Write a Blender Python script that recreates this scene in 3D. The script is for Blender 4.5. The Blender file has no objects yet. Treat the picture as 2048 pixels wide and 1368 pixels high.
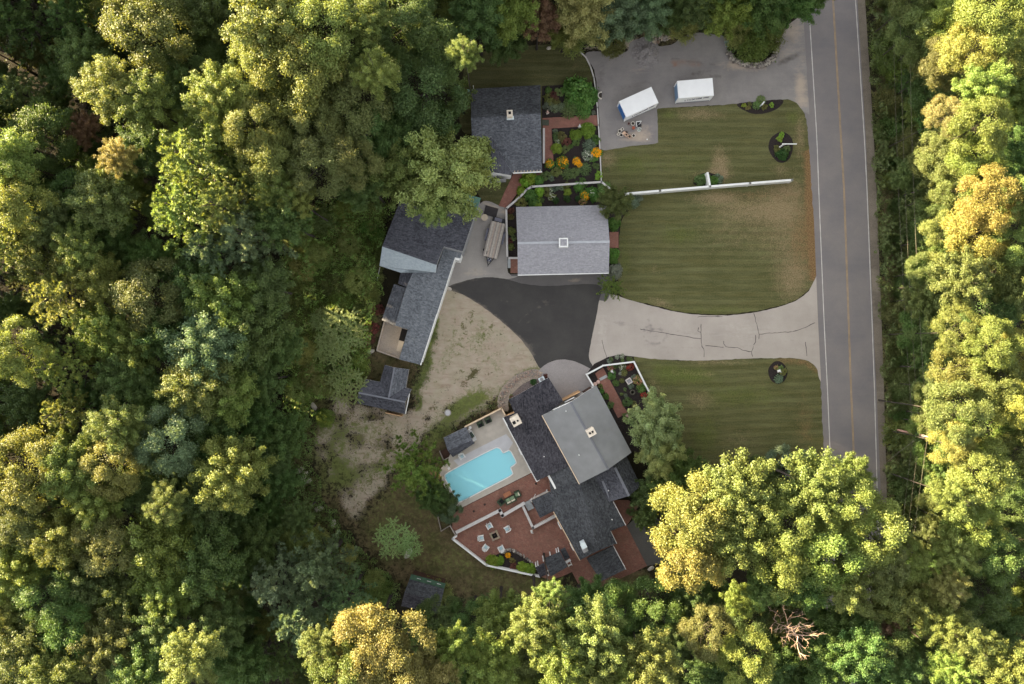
import bpy, bmesh, math, random
import numpy as np
from mathutils import Vector, Matrix, noise
from mathutils.geometry import delaunay_2d_cdt

# ------------------------------------------------------------------ camera, sky, sun, exposure
scene = bpy.context.scene
C = scene.collection
S = 0.0715            # metres of ground per photo pixel
H = 112.0             # height of the drone
cam = bpy.data.cameras.new('drone_camera')
camo = bpy.data.objects.new('drone_camera', cam)
C.objects.link(camo)
camo.location = (0, 0, H)
cam.sensor_width = 36
cam.lens = 36 * H / (2048 * S)
cam.clip_start = 1.0
cam.clip_end = 2000
scene.camera = camo

SUN_ELEV = math.radians(9.0)
SUN_AZ = math.radians(155.0)      # direction TO the sun, measured from +X counter-clockwise (upper left)
to_sun = Vector((math.cos(SUN_AZ) * math.cos(SUN_ELEV), math.sin(SUN_AZ) * math.cos(SUN_ELEV), math.sin(SUN_ELEV)))
world = bpy.data.worlds.new('World')
scene.world = world
world.use_nodes = True
wn = world.node_tree
wn.nodes.clear()
sky = wn.nodes.new('ShaderNodeTexSky')
sky.sky_type = 'NISHITA'
sky.sun_disc = False
sky.sun_elevation = SUN_ELEV
sky.sun_rotation = math.radians(90) - SUN_AZ
sky.air_density = 1.0
sky.dust_density = 2.0
sky.ozone_density = 1.0
hs = wn.nodes.new('ShaderNodeHueSaturation')
hs.inputs['Saturation'].default_value = 0.10
bg = wn.nodes.new('ShaderNodeBackground')
bg.inputs['Strength'].default_value = 0.068
wo = wn.nodes.new('ShaderNodeOutputWorld')
wn.links.new(sky.outputs[0], hs.inputs['Color'])
wn.links.new(hs.outputs[0], bg.inputs['Color'])
wn.links.new(bg.outputs[0], wo.inputs['Surface'])
sun = bpy.data.lights.new('sun', 'SUN')
sun.energy = 5.0
sun.angle = math.radians(0.6)
sun.color = (1.0, 0.77, 0.46)
suno = bpy.data.objects.new('sun', sun)
C.objects.link(suno)
suno.rotation_euler = to_sun.to_track_quat('Z', 'Y').to_euler()
suno.location = to_sun * 150
scene.view_settings.view_transform = 'Standard'
scene.view_settings.look = 'None'
scene.view_settings.exposure = 3.5
scene.view_settings.gamma = 1.0
scene.view_settings.use_curve_mapping = False
scene.render.engine = 'CYCLES'
scene.cycles.max_bounces = 6
scene.cycles.transparent_max_bounces = 6
scene.cycles.diffuse_bounces = 3
scene.cycles.transmission_bounces = 3
scene.cycles.glossy_bounces = 2
scene.cycles.caustics_reflective = False
scene.cycles.caustics_refractive = False

rng = random.Random(7)
nrng = np.random.default_rng(11)


def W(px, py, z=0.0):
    """the point at height z that lies above/below the photo's pixel"""
    f = (H - z) / H
    return Vector(((px - 1024) * S * f, (684 - py) * S * f, z))


# ------------------------------------------------------------------ tags
def tag(o, label, cat, group=None):
    o['label'] = label
    o['category'] = cat
    if group:
        o['group'] = group
    return o


def thing(name, label, cat, loc=(0, 0, 0), rotz=0.0, group=None):
    o = bpy.data.objects.new(name, None)
    C.objects.link(o)
    o.location = loc
    o.rotation_euler = (0, 0, rotz)
    o.empty_display_size = 0.3
    return tag(o, label, cat, group)


def copy_tree(o, parent=None):
    c = o.copy()
    C.objects.link(c)
    c.parent = parent
    for ch in list(o.children):
        copy_tree(ch, c)
    return c


# ------------------------------------------------------------------ mesh builder
class MB:
    def __init__(self):
        self.v, self.f, self.m = [], [], []

    def face(self, pts, mi=0):
        n = len(self.v)
        self.v += [tuple(p) for p in pts]
        self.f.append(tuple(range(n, n + len(pts))))
        self.m.append(mi)

    def add(self, vs, fs, mi=0):
        n = len(self.v)
        self.v += [tuple(p) for p in vs]
        for f in fs:
            self.f.append(tuple(i + n for i in f))
            self.m.append(mi)

    def box(self, c, size, rz=0.0, mi=0, taper=1.0):
        cx, cy, cz = c
        sx, sy, sz = size[0] / 2, size[1] / 2, size[2] / 2
        ca, sa = math.cos(rz), math.sin(rz)
        vs = []
        for k, dz in ((1.0, -sz), (taper, sz)):
            for dx, dy in ((-sx, -sy), (sx, -sy), (sx, sy), (-sx, sy)):
                x, y = dx * k, dy * k
                vs.append((cx + x * ca - y * sa, cy + x * sa + y * ca, cz + dz))
        self.add(vs, [(3, 2, 1, 0), (4, 5, 6, 7), (0, 1, 5, 4), (1, 2, 6, 5), (2, 3, 7, 6), (3, 0, 4, 7)], mi)

    def beam(self, a, b, w, h, mi=0, up=Vector((0, 0, 1))):
        a, b = Vector(a), Vector(b)
        d = (b - a).normalized()
        s = d.cross(up)
        if s.length < 1e-4:
            s = d.cross(Vector((1, 0, 0)))
        s.normalize()
        u = s.cross(d).normalized()
        vs = []
        for p in (a, b):
            for i, j in ((-1, -1), (1, -1), (1, 1), (-1, 1)):
                vs.append(p + s * (w / 2 * i) + u * (h / 2 * j))
        self.add(vs, [(0, 1, 2, 3), (7, 6, 5, 4), (4, 5, 1, 0), (5, 6, 2, 1), (6, 7, 3, 2), (7, 4, 0, 3)], mi)

    def tube(self, pts, radii, n=6, mi=0, cap=True):
        pts = [Vector(p) for p in pts]
        base = len(self.v)
        for i, p in enumerate(pts):
            d = (pts[min(i + 1, len(pts) - 1)] - pts[max(i - 1, 0)]).normalized()
            s = d.cross(Vector((0.31, 0.95, 0.07)))
            if s.length < 1e-3:
                s = d.cross(Vector((1, 0, 0)))
            s.normalize()
            t = d.cross(s)
            r = radii[i] if hasattr(radii, '__len__') else radii
            for k in range(n):
                a = 2 * math.pi * k / n
                self.v.append(tuple(p + (s * math.cos(a) + t * math.sin(a)) * r))
        for i in range(len(pts) - 1):
            for k in range(n):
                k2 = (k + 1) % n
                self.f.append((base + i * n + k, base + i * n + k2, base + (i + 1) * n + k2, base + (i + 1) * n + k))
                self.m.append(mi)
        if cap:
            e = base + (len(pts) - 1) * n
            self.f.append(tuple(base + k for k in range(n))[::-1])
            self.m.append(mi)
            self.f.append(tuple(e + k for k in range(n)))
            self.m.append(mi)

    def lathe(self, c, prof, n=14, mi=0):
        """prof: list of (radius, z) from bottom outside to wherever"""
        cx, cy, cz = c
        base = len(self.v)
        for r, z in prof:
            for k in range(n):
                a = 2 * math.pi * k / n
                self.v.append((cx + r * math.cos(a), cy + r * math.sin(a), cz + z))
        for i in range(len(prof) - 1):
            for k in range(n):
                k2 = (k + 1) % n
                self.f.append((base + i * n + k, base + i * n + k2, base + (i + 1) * n + k2, base + (i + 1) * n + k))
                self.m.append(mi)
        e = base + (len(prof) - 1) * n
        self.f.append(tuple(e + k for k in range(n)))
        self.m.append(mi)

    def prism(self, pts, z0, z1, mi=0, side=None):
        """pts: xy list (counter-clockwise or not)"""
        a = sum(pts[i][0] * pts[(i + 1) % len(pts)][1] - pts[(i + 1) % len(pts)][0] * pts[i][1] for i in range(len(pts)))
        if a < 0:
            pts = pts[::-1]
        n = len(pts)
        vs = [(p[0], p[1], z0) for p in pts] + [(p[0], p[1], z1) for p in pts]
        self.add(vs, [tuple(range(n, 2 * n))], mi)
        self.add(vs, [tuple(range(n))[::-1]] + [(i, (i + 1) % n, n + (i + 1) % n, n + i) for i in range(n)], mi if side is None else side)

    def slab(self, pts, t, mi=0, side=1):
        """a roof plane: top polygon at pts, thickness t downwards"""
        pts = [Vector(p) for p in pts]
        nz = sum((pts[i].x * pts[(i + 1) % len(pts)].y - pts[(i + 1) % len(pts)].x * pts[i].y) for i in range(len(pts)))
        if nz < 0:
            pts = pts[::-1]
        n = len(pts)
        self.face(pts, mi)
        low = [p - Vector((0, 0, t)) for p in pts]
        self.face(low[::-1], side)
        for i in range(n):
            j = (i + 1) % n
            self.face([low[i], low[j], pts[j], pts[i]], side)

    def build(self, name, mats, parent=None, smooth=False, uv=True, origin=None, kind=None):
        me = bpy.data.meshes.new(name)
        if origin is not None:
            ox, oy, oz = origin
            self.v = [(x - ox, y - oy, z - oz) for x, y, z in self.v]
        me.from_pydata(self.v, [], self.f)
        if not isinstance(mats, (list, tuple)):
            mats = [mats]
        for m in mats:
            me.materials.append(m)
        me.polygons.foreach_set('material_index', [min(i, len(mats) - 1) for i in self.m])
        if smooth:
            me.polygons.foreach_set('use_smooth', [True] * len(self.f))
        me.update()
        if uv:
            metre_uv(me)
        o = bpy.data.objects.new(name, me)
        C.objects.link(o)
        if origin is not None:
            o.location = origin
        if parent is not None:
            o.parent = parent
            if origin is not None:
                o.location = Vector(origin)
        if kind:
            o['kind'] = kind
        return o


def metre_uv(me):
    """UVs in metres: u runs level along the face, v up its slope"""
    uvl = me.uv_layers.new(name='UVMap')
    co = [v.co for v in me.vertices]
    data = [0.0] * (2 * len(me.loops))
    for p in me.polygons:
        n = p.normal
        u = Vector((0, 0, 1)).cross(n)
        if u.length < 0.02:
            u = Vector((1, 0, 0))
            v = Vector((0, 1, 0))
        else:
            u.normalize()
            v = n.cross(u)
        for li in p.loop_indices:
            c = co[me.loops[li].vertex_index]
            data[2 * li] = c.dot(u)
            data[2 * li + 1] = c.dot(v)
    uvl.data.foreach_set('uv', data)


# ------------------------------------------------------------------ materials
def lin(r, g, b):
    f = lambda c: (c / 12.92 if c <= 0.04045 else ((c + 0.055) / 1.055) ** 2.4)
    return (f(r / 255), f(g / 255), f(b / 255), 1)


class NT:
    def __init__(self, name):
        self.m = bpy.data.materials.new(name)
        self.m.use_nodes = True
        self.t = self.m.node_tree
        self.p = self.t.nodes['Principled BSDF']
        self.p.inputs['Roughness'].default_value = 0.85
        self.p.inputs['Specular IOR Level'].default_value = 0.25

    def n(self, typ, **kw):
        nd = self.t.nodes.new(typ)
        for k, v in kw.items():
            setattr(nd, k, v)
        return nd

    def l(self, a, b):
        self.t.links.new(a, b)

    def setv(self, sock, v):
        if hasattr(v, 'is_output') or isinstance(v, bpy.types.NodeSocket):
            self.l(v, sock)
        else:
            sock.default_value = v

    def coord(self, kind='Object', scale=(1, 1, 1), rot=0.0):
        tc = self.n('ShaderNodeTexCoord')
        mp = self.n('ShaderNodeMapping')
        mp.inputs['Scale'].default_value = scale
        mp.inputs['Rotation'].default_value = (0, 0, rot)
        self.l(tc.outputs[kind], mp.inputs['Vector'])
        return mp.outputs[0]

    def noise(self, vec, scale, detail=3.0, rough=0.55, dist=0.0):
        nd = self.n('ShaderNodeTexNoise')
        nd.inputs['Scale'].default_value = scale
        nd.inputs['Detail'].default_value = detail
        nd.inputs['Roughness'].default_value = rough
        nd.inputs['Distortion'].default_value = dist
        self.l(vec, nd.inputs['Vector'])
        return nd.outputs['Fac']

    def ramp(self, fac, a, b, ca=0.0, cb=1.0):
        """linear map of fac from [a,b] to [ca,cb], clamped"""
        nd = self.n('ShaderNodeMapRange')
        nd.inputs['From Min'].default_value = a
        nd.inputs['From Max'].default_value = b
        nd.inputs['To Min'].default_value = ca
        nd.inputs['To Max'].default_value = cb
        self.setv(nd.inputs['Value'], fac)
        return nd.outputs[0]

    def mix(self, fac, a, b, mode='MIX'):
        nd = self.n('ShaderNodeMix', data_type='RGBA', blend_type=mode)
        self.setv(nd.inputs[0], fac)
        self.setv(nd.inputs[6], a)
        self.setv(nd.inputs[7], b)
        return nd.outputs[2]

    def math(self, op, a, b=0.0, clamp=False):
        nd = self.n('ShaderNodeMath', operation=op)
        nd.use_clamp = clamp
        self.setv(nd.inputs[0], a)
        self.setv(nd.inputs[1], b)
        return nd.outputs[0]

    def attr(self, name):
        return self.n('ShaderNodeAttribute', attribute_name=name)

    def bump(self, height, strength=0.3, dist=0.05):
        b = self.n('ShaderNodeBump')
        b.inputs['Strength'].default_value = strength
        b.inputs['Distance'].default_value = dist
        self.l(height, b.inputs['Height'])
        self.l(b.outputs[0], self.p.inputs['Normal'])

    def col(self, c):
        self.setv(self.p.inputs['Base Color'], c)
        return self.m


def plain(name, c, rough=0.7, var=0.12, scale=3.0, metal=0.0, spec=0.25):
    t = NT(name)
    v = t.coord()
    nz = t.noise(v, scale, 4)
    f = t.ramp(nz, 0.3, 0.7, 1 - var, 1 + var)
    t.p.inputs['Roughness'].default_value = rough
    t.p.inputs['Metallic'].default_value = metal
    t.p.inputs['Specular IOR Level'].default_value = spec
    cc = t.n('ShaderNodeCombineColor')
    for i in range(3):
        t.l(f, cc.inputs[i])
    return t.col(t.mix(1.0, c, cc.outputs[0], 'MULTIPLY'))


def shingles(name, dark, light, patch=0.25, wear=None):
    t = NT(name)
    uv = t.n('ShaderNodeTexCoord').outputs['UV']
    br = t.n('ShaderNodeTexBrick')
    br.offset = 0.37
    br.inputs['Color1'].default_value = (0, 0, 0, 1)
    br.inputs['Color2'].default_value = (1, 1, 1, 1)
    br.inputs['Mortar'].default_value = (0.15, 0.15, 0.15, 1)
    br.inputs['Scale'].default_value = 1.0
    br.inputs['Mortar Size'].default_value = 0.012
    br.inputs['Brick Width'].default_value = 0.36
    br.inputs['Row Height'].default_value = 0.17
    t.l(uv, br.inputs['Vector'])
    ob = t.coord()
    n1 = t.noise(ob, 4.2, 3, 0.7)
    n2 = t.noise(ob, 0.35, 4, 0.6)
    f = t.math('ADD', t.math('MULTIPLY', br.outputs['Color'], 0.6), t.ramp(n1, 0.36, 0.64, -0.05, 0.45))
    f = t.math('ADD', f, t.ramp(n2, 0.3, 0.7, -patch, patch), True)
    col = t.mix(f, dark, light)
    # streaks running down the slope
    mp = t.n('ShaderNodeMapping')
    mp.inputs['Scale'].default_value = (1.3, 0.12, 1)
    t.l(uv, mp.inputs['Vector'])
    st = t.noise(mp.outputs[0], 1.0, 4, 0.6)
    col = t.mix(t.ramp(st, 0.45, 0.75, 0.0, 0.35), col, dark)
    if wear:
        col = t.mix(t.ramp(n2, 0.55, 0.75, 0.0, 0.8), col, wear)
    t.p.inputs['Roughness'].default_value = 0.9
    t.bump(br.outputs['Color'], 0.5, 0.02)
    return t.col(col)


def bricks(name, rot=0.0, c1=lin(116, 79, 70), c2=lin(154, 115, 101)):
    t = NT(name)
    v = t.coord(rot=rot)
    br = t.n('ShaderNodeTexBrick')
    br.offset = 0.5
    br.inputs['Color1'].default_value = c1
    br.inputs['Color2'].default_value = c2
    br.inputs['Mortar'].default_value = lin(92, 80, 72)
    br.inputs['Scale'].default_value = 1.0
    br.inputs['Mortar Size'].default_value = 0.008
    br.inputs['Brick Width'].default_value = 0.21
    br.inputs['Row Height'].default_value = 0.105
    t.l(v, br.inputs['Vector'])
    n1 = t.noise(v, 0.55, 5, 0.65)
    n2 = t.noise(v, 3.5, 3, 0.6)
    n3 = t.noise(v, 1.3, 4, 0.6)
    col = t.mix(t.ramp(n2, 0.35, 0.65), br.outputs['Color'], lin(137, 93, 81))
    col = t.mix(t.ramp(n1, 0.4, 0.7, 0, 0.6), col, lin(112, 86, 74))
    col = t.mix(t.ramp(n3, 0.55, 0.75, 0, 0.55), col, lin(164, 124, 108))
    t.bump(br.outputs['Fac'], -0.4, 0.01)
    return t.col(col)


M = {}
M['white'] = plain('white_paint', (0.74, 0.74, 0.73, 1), 0.6, 0.05, 1.5)
M['white_worn'] = plain('worn_white_paint', (0.58, 0.57, 0.56, 1), 0.7, 0.2, 2.0)
M['container_white'] = plain('container_white', (0.82, 0.82, 0.83, 1), 0.45, 0.04, 0.8)
M['blue'] = plain('blue_panel', lin(52, 110, 180), 0.5, 0.1, 1.5)
M['grey_letter'] = plain('grey_lettering', lin(105, 100, 118), 0.6, 0.1, 4)
M['siding_grey'] = plain('grey_siding', lin(146, 146, 148), 0.7, 0.1, 1.2)
M['siding_brown'] = plain('brown_siding', lin(92, 84, 80), 0.7, 0.15, 1.5)
M['tan_wood'] = plain('tan_wood', lin(206, 166, 124), 0.6, 0.18, 2.5)
M['pale_wood'] = plain('pale_wood', lin(224, 200, 170), 0.6, 0.12, 2.5)
M['grey_wood'] = plain('weathered_planks', lin(168, 158, 150), 0.8, 0.16, 3.0)
M['brown_wood'] = plain('brown_wood', lin(70, 50, 42), 0.8, 0.25, 3.0)
M['pole_wood'] = plain('pole_wood', lin(150, 118, 104), 0.85, 0.25, 4.0)
M['bark'] = plain('bark', (0.04, 0.033, 0.028, 1), 0.95, 0.35, 6.0)
M['dead_bark'] = plain('dead_bark', (0.40, 0.29, 0.22, 1), 0.9, 0.25, 5.0)
M['sh_black'] = shingles('black_shingle', lin(36, 36, 42), lin(84, 82, 88), 0.22)
M['sh_char'] = shingles('charcoal_shingle', lin(44, 46, 50), lin(88, 90, 94), 0.22)
M['sh_slate'] = shingles('slate_shingle', lin(62, 64, 70), lin(112, 115, 122), 0.16)
M['sh_blue'] = shingles('blue_grey_shingle', lin(78, 82, 88), lin(130, 134, 140), 0.12)
M['sh_dark'] = shingles('dark_slate_shingle', lin(50, 51, 58), lin(96, 97, 105), 0.18)
M['sh_lav'] = shingles('lavender_grey_shingle', lin(134, 133, 139), lin(164, 163, 169), 0.07)
M['sh_pale'] = shingles('pale_grey_shingle', lin(146, 156, 164), lin(172, 182, 188), 0.1)
M['sh_moss'] = shingles('mossy_shingle', lin(40, 40, 42), lin(92, 92, 92), 0.25, lin(44, 66, 52))
M['membrane'] = plain('grey_roof_membrane', lin(124, 125, 126), 0.85, 0.1, 0.7)
M['ridge_line'] = plain('ridge_cap', lin(112, 114, 122), 0.85, 0.1, 2)
M['ridge_pale'] = plain('pale_ridge_cap', lin(164, 166, 172), 0.85, 0.1, 2)
M['chimney'] = plain('cream_masonry', lin(212, 200, 184), 0.85, 0.14, 3)
M['flashing'] = plain('light_flashing', lin(206, 216, 220), 0.45, 0.06, 3)
M['dark'] = plain('dark_opening', (0.012, 0.012, 0.014, 1), 0.9, 0.1)
M['black_metal'] = plain('black_metal', lin(44, 44, 48), 0.5, 0.2, 3)
M['steel'] = plain('bare_steel', lin(150, 152, 156), 0.4, 0.1, 3, 0.6)
M['rubber'] = plain('rubber', (0.02, 0.02, 0.02, 1), 0.9, 0.15)
M['tan_round'] = plain('tan_tabletop', lin(186, 172, 152), 0.7, 0.12, 2)
M['green_wicker'] = plain('green_wicker', lin(62, 74, 58), 0.8, 0.25, 9)
M['green_cushion'] = plain('leaf_print_cushion', lin(120, 140, 112), 0.85, 0.55, 7)
M['cream_cushion'] = plain('cream_cushion', lin(214, 204, 184), 0.85, 0.12, 4)
M['pale_blue'] = plain('pale_blue_cushion', lin(166, 192, 202), 0.8, 0.1, 4)
M['teak'] = plain('teak_top', lin(160, 106, 78), 0.6, 0.2, 4)
M['terracotta'] = plain('terracotta', lin(168, 92, 70), 0.8, 0.15, 4)
M['terra_pale'] = plain('pale_terracotta', lin(214, 180, 156), 0.8, 0.12, 4)
M['stone_pot'] = plain('stone_pot', lin(214, 206, 196), 0.8, 0.12, 4)
M['soil'] = plain('potting_soil', (0.05, 0.042, 0.036, 1), 0.95, 0.3, 6)
M['concrete'] = plain('pale_concrete', lin(178, 170, 160), 0.9, 0.1, 1.2)
M['concrete_old'] = plain('old_concrete', lin(150, 144, 136), 0.9, 0.22, 1.0)
M['slab_light'] = plain('new_concrete', lin(188, 187, 190), 0.85, 0.07, 1.0)
M['stone_cap'] = plain('stone_cap', lin(196, 192, 190), 0.8, 0.09, 2)
M['step_grey'] = plain('grey_step', lin(160, 164, 166), 0.8, 0.1, 2)
M['boulder'] = plain('boulder', lin(176, 168, 158), 0.9, 0.22, 2.5)
M['stone_a'] = plain('fieldstone', lin(140, 132, 126), 0.9, 0.28, 3.5)
M['gravel_pile'] = plain('gravel_heap', lin(130, 125, 124), 0.95, 0.18, 5)
M['teal'] = plain('teal_plastic', lin(126, 146, 146), 0.5, 0.08, 3)
M['bin_green'] = plain('green_bin', lin(96, 132, 118), 0.5, 0.12, 3)
M['pink_stone'] = plain('pink_stone', lin(206, 172, 160), 0.8, 0.12, 4)
M['red_fl'] = plain('red_petals', lin(190, 62, 44), 0.7, 0.25, 9)
M['pink_fl'] = plain('pink_petals', lin(216, 104, 124), 0.7, 0.2, 9)
M['white_fl'] = plain('white_petals', lin(224, 224, 206), 0.7, 0.08, 9)
M['yellow_fl'] = plain('golden_petals', lin(250, 172, 18), 0.7, 0.15, 9)
M['salmon_fl'] = plain('salmon_petals', lin(206, 146, 116), 0.7, 0.2, 9)
M['purple_fl'] = plain('magenta_petals', lin(136, 34, 84), 0.7, 0.2, 9)
M['line_white'] = plain('white_road_paint', lin(192, 187, 183), 0.8, 0.2, 1.2)
M['line_yellow'] = plain('yellow_road_paint', lin(178, 146, 96), 0.8, 0.25, 1.0)
M['tar'] = plain('tar_seal', lin(92, 85, 84), 0.6, 0.3, 1.2)
M['wire'] = plain('wire', lin(112, 105, 94), 0.6, 0.1)
M['glass'] = plain('window_glass', (0.03, 0.035, 0.04, 1), 0.08, 0.1, 1, 0, 0.5)
M['mulch'] = plain('dark_mulch', lin(46, 40, 39), 1.0, 0.4, 7)
M['mat_black'] = plain('rubber_mat', lin(58, 55, 56), 0.9, 0.12, 3)
M['mat_green'] = plain('door_mat', lin(78, 82, 72), 0.95, 0.15, 5)
M['transformer'] = plain('transformer_grey', lin(200, 204, 206), 0.45, 0.06)


def leaf_mat():
    t = NT('foliage')
    oi = t.n('ShaderNodeObjectInfo')
    at = t.attr('tint')
    sep = t.n('ShaderNodeSeparateColor')
    t.l(at.outputs['Color'], sep.inputs[0])
    hsv = t.n('ShaderNodeHueSaturation')
    t.l(oi.outputs['Color'], hsv.inputs['Color'])
    t.l(t.ramp(sep.outputs[0], 0, 1, 0.7, 1.75), hsv.inputs['Value'])
    t.l(t.ramp(sep.outputs[1], 0, 1, 0.520, 0.482), hsv.inputs['Hue'])
    t.l(t.ramp(sep.outputs[0], 0, 1, 1.05, 0.92), hsv.inputs['Saturation'])
    base = hsv.outputs[0]
    t.p.inputs['Roughness'].default_value = 0.55
    t.p.inputs['Specular IOR Level'].default_value = 0.35
    t.l(base, t.p.inputs['Base Color'])
    tr = t.n('ShaderNodeBsdfTranslucent')
    t.l(t.mix(1.0, base, (1.25, 1.1, 0.55, 1), 'MULTIPLY'), tr.inputs['Color'])
    mx = t.n('ShaderNodeMixShader')
    mx.inputs[0].default_value = 0.36
    t.l(t.p.outputs[0], mx.inputs[1])
    t.l(tr.outputs[0], mx.inputs[2])
    t.l(mx.outputs[0], t.t.nodes['Material Output'].inputs['Surface'])
    return t.m


M['leaf'] = leaf_mat()

# ------------------------------------------------------------------ ground, lawns, paving
def smooth_poly(pts, closed=True, step=6.0):
    """Catmull-Rom through photo-pixel points"""
    out = []
    n = len(pts)
    for i in range(n if closed else n - 1):
        p0, p1, p2, p3 = (Vector(pts[(i + k - 1) % n] if closed else pts[min(max(i + k - 1, 0), n - 1)]) for k in range(4))
        k = max(1, int((p2 - p1).length / step))
        for j in range(k):
            t = j / k
            out.append(0.5 * ((2 * p1) + (-p0 + p2) * t + (2 * p0 - 5 * p1 + 4 * p2 - p3) * t * t + (-p0 + 3 * p1 - 3 * p2 + p3) * t ** 3))
    if not closed:
        out.append(Vector(pts[-1]))
    return out


def dense_poly(pts, step=6.0):
    out = []
    n = len(pts)
    for i in range(n):
        a, b = Vector(pts[i]), Vector(pts[(i + 1) % n])
        k = max(1, int((b - a).length / step))
        out += [a.lerp(b, j / k) for j in range(k)]
    return out


def inside(px, py, poly):
    """px,py numpy arrays"""
    r = np.zeros(px.shape, bool)
    n = len(poly)
    for i in range(n):
        x1, y1 = poly[i][0], poly[i][1]
        x2, y2 = poly[(i + 1) % n][0], poly[(i + 1) % n][1]
        if y1 == y2:
            continue
        c = ((y1 > py) != (y2 > py)) & (px < (x2 - x1) * (py - y1) / (y2 - y1) + x1)
        r ^= c
    return r


def vnoise(px, py, cell, seed=0):
    """smooth value noise on numpy arrays"""
    r = np.random.default_rng(seed)
    tab = r.random((257, 257))
    x, y = px / cell + 1000, py / cell + 1000
    xi, yi = np.floor(x).astype(int), np.floor(y).astype(int)
    fx, fy = x - xi, y - yi
    fx, fy = fx * fx * (3 - 2 * fx), fy * fy * (3 - 2 * fy)
    g = lambda a, b: tab[a % 257, b % 257]
    return (g(xi, yi) * (1 - fx) + g(xi + 1, yi) * fx) * (1 - fy) + (g(xi, yi + 1) * (1 - fx) + g(xi + 1, yi + 1) * fx) * fy


def blob(px, py, cx, cy, rx, ry, ang=0):
    a = math.radians(ang)
    dx, dy = px - cx, py - cy
    u = (dx * math.cos(a) + dy * math.sin(a)) / rx
    v = (-dx * math.sin(a) + dy * math.cos(a)) / ry
    return np.exp(-(u * u + v * v) * 1.2)


def stroke(px, py, pts, w):
    d = np.full(px.shape, 1e9)
    for (x1, y1), (x2, y2) in zip(pts[:-1], pts[1:]):
        l2 = (x2 - x1) ** 2 + (y2 - y1) ** 2
        t = np.clip(((px - x1) * (x2 - x1) + (py - y1) * (y2 - y1)) / l2, 0, 1)
        d = np.minimum(d, np.hypot(px - x1 - t * (x2 - x1), py - y1 - t * (y2 - y1)))
    return np.exp(-(d / w) ** 2)


def patch(name, poly, z, mat, paint=None, cell=8.0, hole=None, kind='structure', parent=None, wob=0.0, thick=0.0):
    """a level sheet over a photo-pixel polygon, triangulated with inner points; paint(px,py)->rgb weights"""
    pts = [Vector(p) for p in poly]
    if wob:
        q = []
        for p in pts:
            nv = noise.noise_vector(Vector((p.x * 0.13, p.y * 0.13, len(pts) * 0.7)))
            q.append(p + Vector((nv.x, nv.y)) * wob)
        pts = q
    nb = len(pts)
    edges = [(i, (i + 1) % nb) for i in range(nb)]
    allp = list(pts)
    if hole:
        h = [Vector(p) for p in hole]
        edges += [(nb + i, nb + (i + 1) % len(h)) for i in range(len(h))]
        allp += h
    xs = [p.x for p in pts]
    ys = [p.y for p in pts]
    if paint is not None or cell < 900:
        gx, gy = np.meshgrid(np.arange(min(xs), max(xs), cell), np.arange(min(ys), max(ys), cell))
        gx = gx.ravel() + nrng.uniform(-.2, .2, gx.size) * cell
        gy = gy.ravel() + nrng.uniform(-.2, .2, gy.size) * cell
        ok = inside(gx, gy, pts)
        allp += [Vector((a, b)) for a, b in zip(gx[ok], gy[ok])]
    vs, _, fs, *_ = delaunay_2d_cdt(allp, edges, [], 1, 1e-4)
    vx = np.array([v.x for v in vs])
    vy = np.array([v.y for v in vs])
    cx = np.array([sum(vx[i] for i in f) / len(f) for f in fs])
    cy = np.array([sum(vy[i] for i in f) / len(f) for f in fs])
    ok = inside(cx, cy, pts)
    if hole:
        ok &= ~inside(cx, cy, hole)
    fs = [tuple(f)[::-1] for f, k in zip(fs, ok) if k]
    mb = MB()
    mb.v = [tuple(W(a, b, z)) for a, b in zip(vx, vy)]
    mb.f = fs
    mb.m = [0] * len(fs)
    if thick:
        for ring in ([pts] + ([hole] if hole else [])):
            n = len(ring)
            for i in range(n):
                a, b = ring[i], ring[(i + 1) % n]
                A, B = W(a[0], a[1], z), W(b[0], b[1], z)
                d = Vector((0, 0, thick))
                mb.face([A - d, B - d, B, A], 0)
    o = mb.build(name, mat, parent, uv=False, kind=kind)
    me = o.data
    if fs:
        a = me.polygons[0]
        if a.normal.z < 0:
            me.flip_normals()
    if paint is not None:
        npx = np.array([v[0] for v in mb.v]) / (S * (H - z) / H) + 1024
        npy = 684 - np.array([v[1] for v in mb.v]) / (S * (H - z) / H)
        set_cover(me, paint(npx, npy))
    return o


def set_cover(me, rgb):
    ca = me.attributes.new('cover', 'FLOAT_COLOR', 'POINT')
    n = len(me.vertices)
    arr = np.ones((n, 4), np.float32)
    for i in range(3):
        arr[:, i] = np.clip(rgb[i], 0, 1)
    ca.data.foreach_set('color', arr.ravel())


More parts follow.
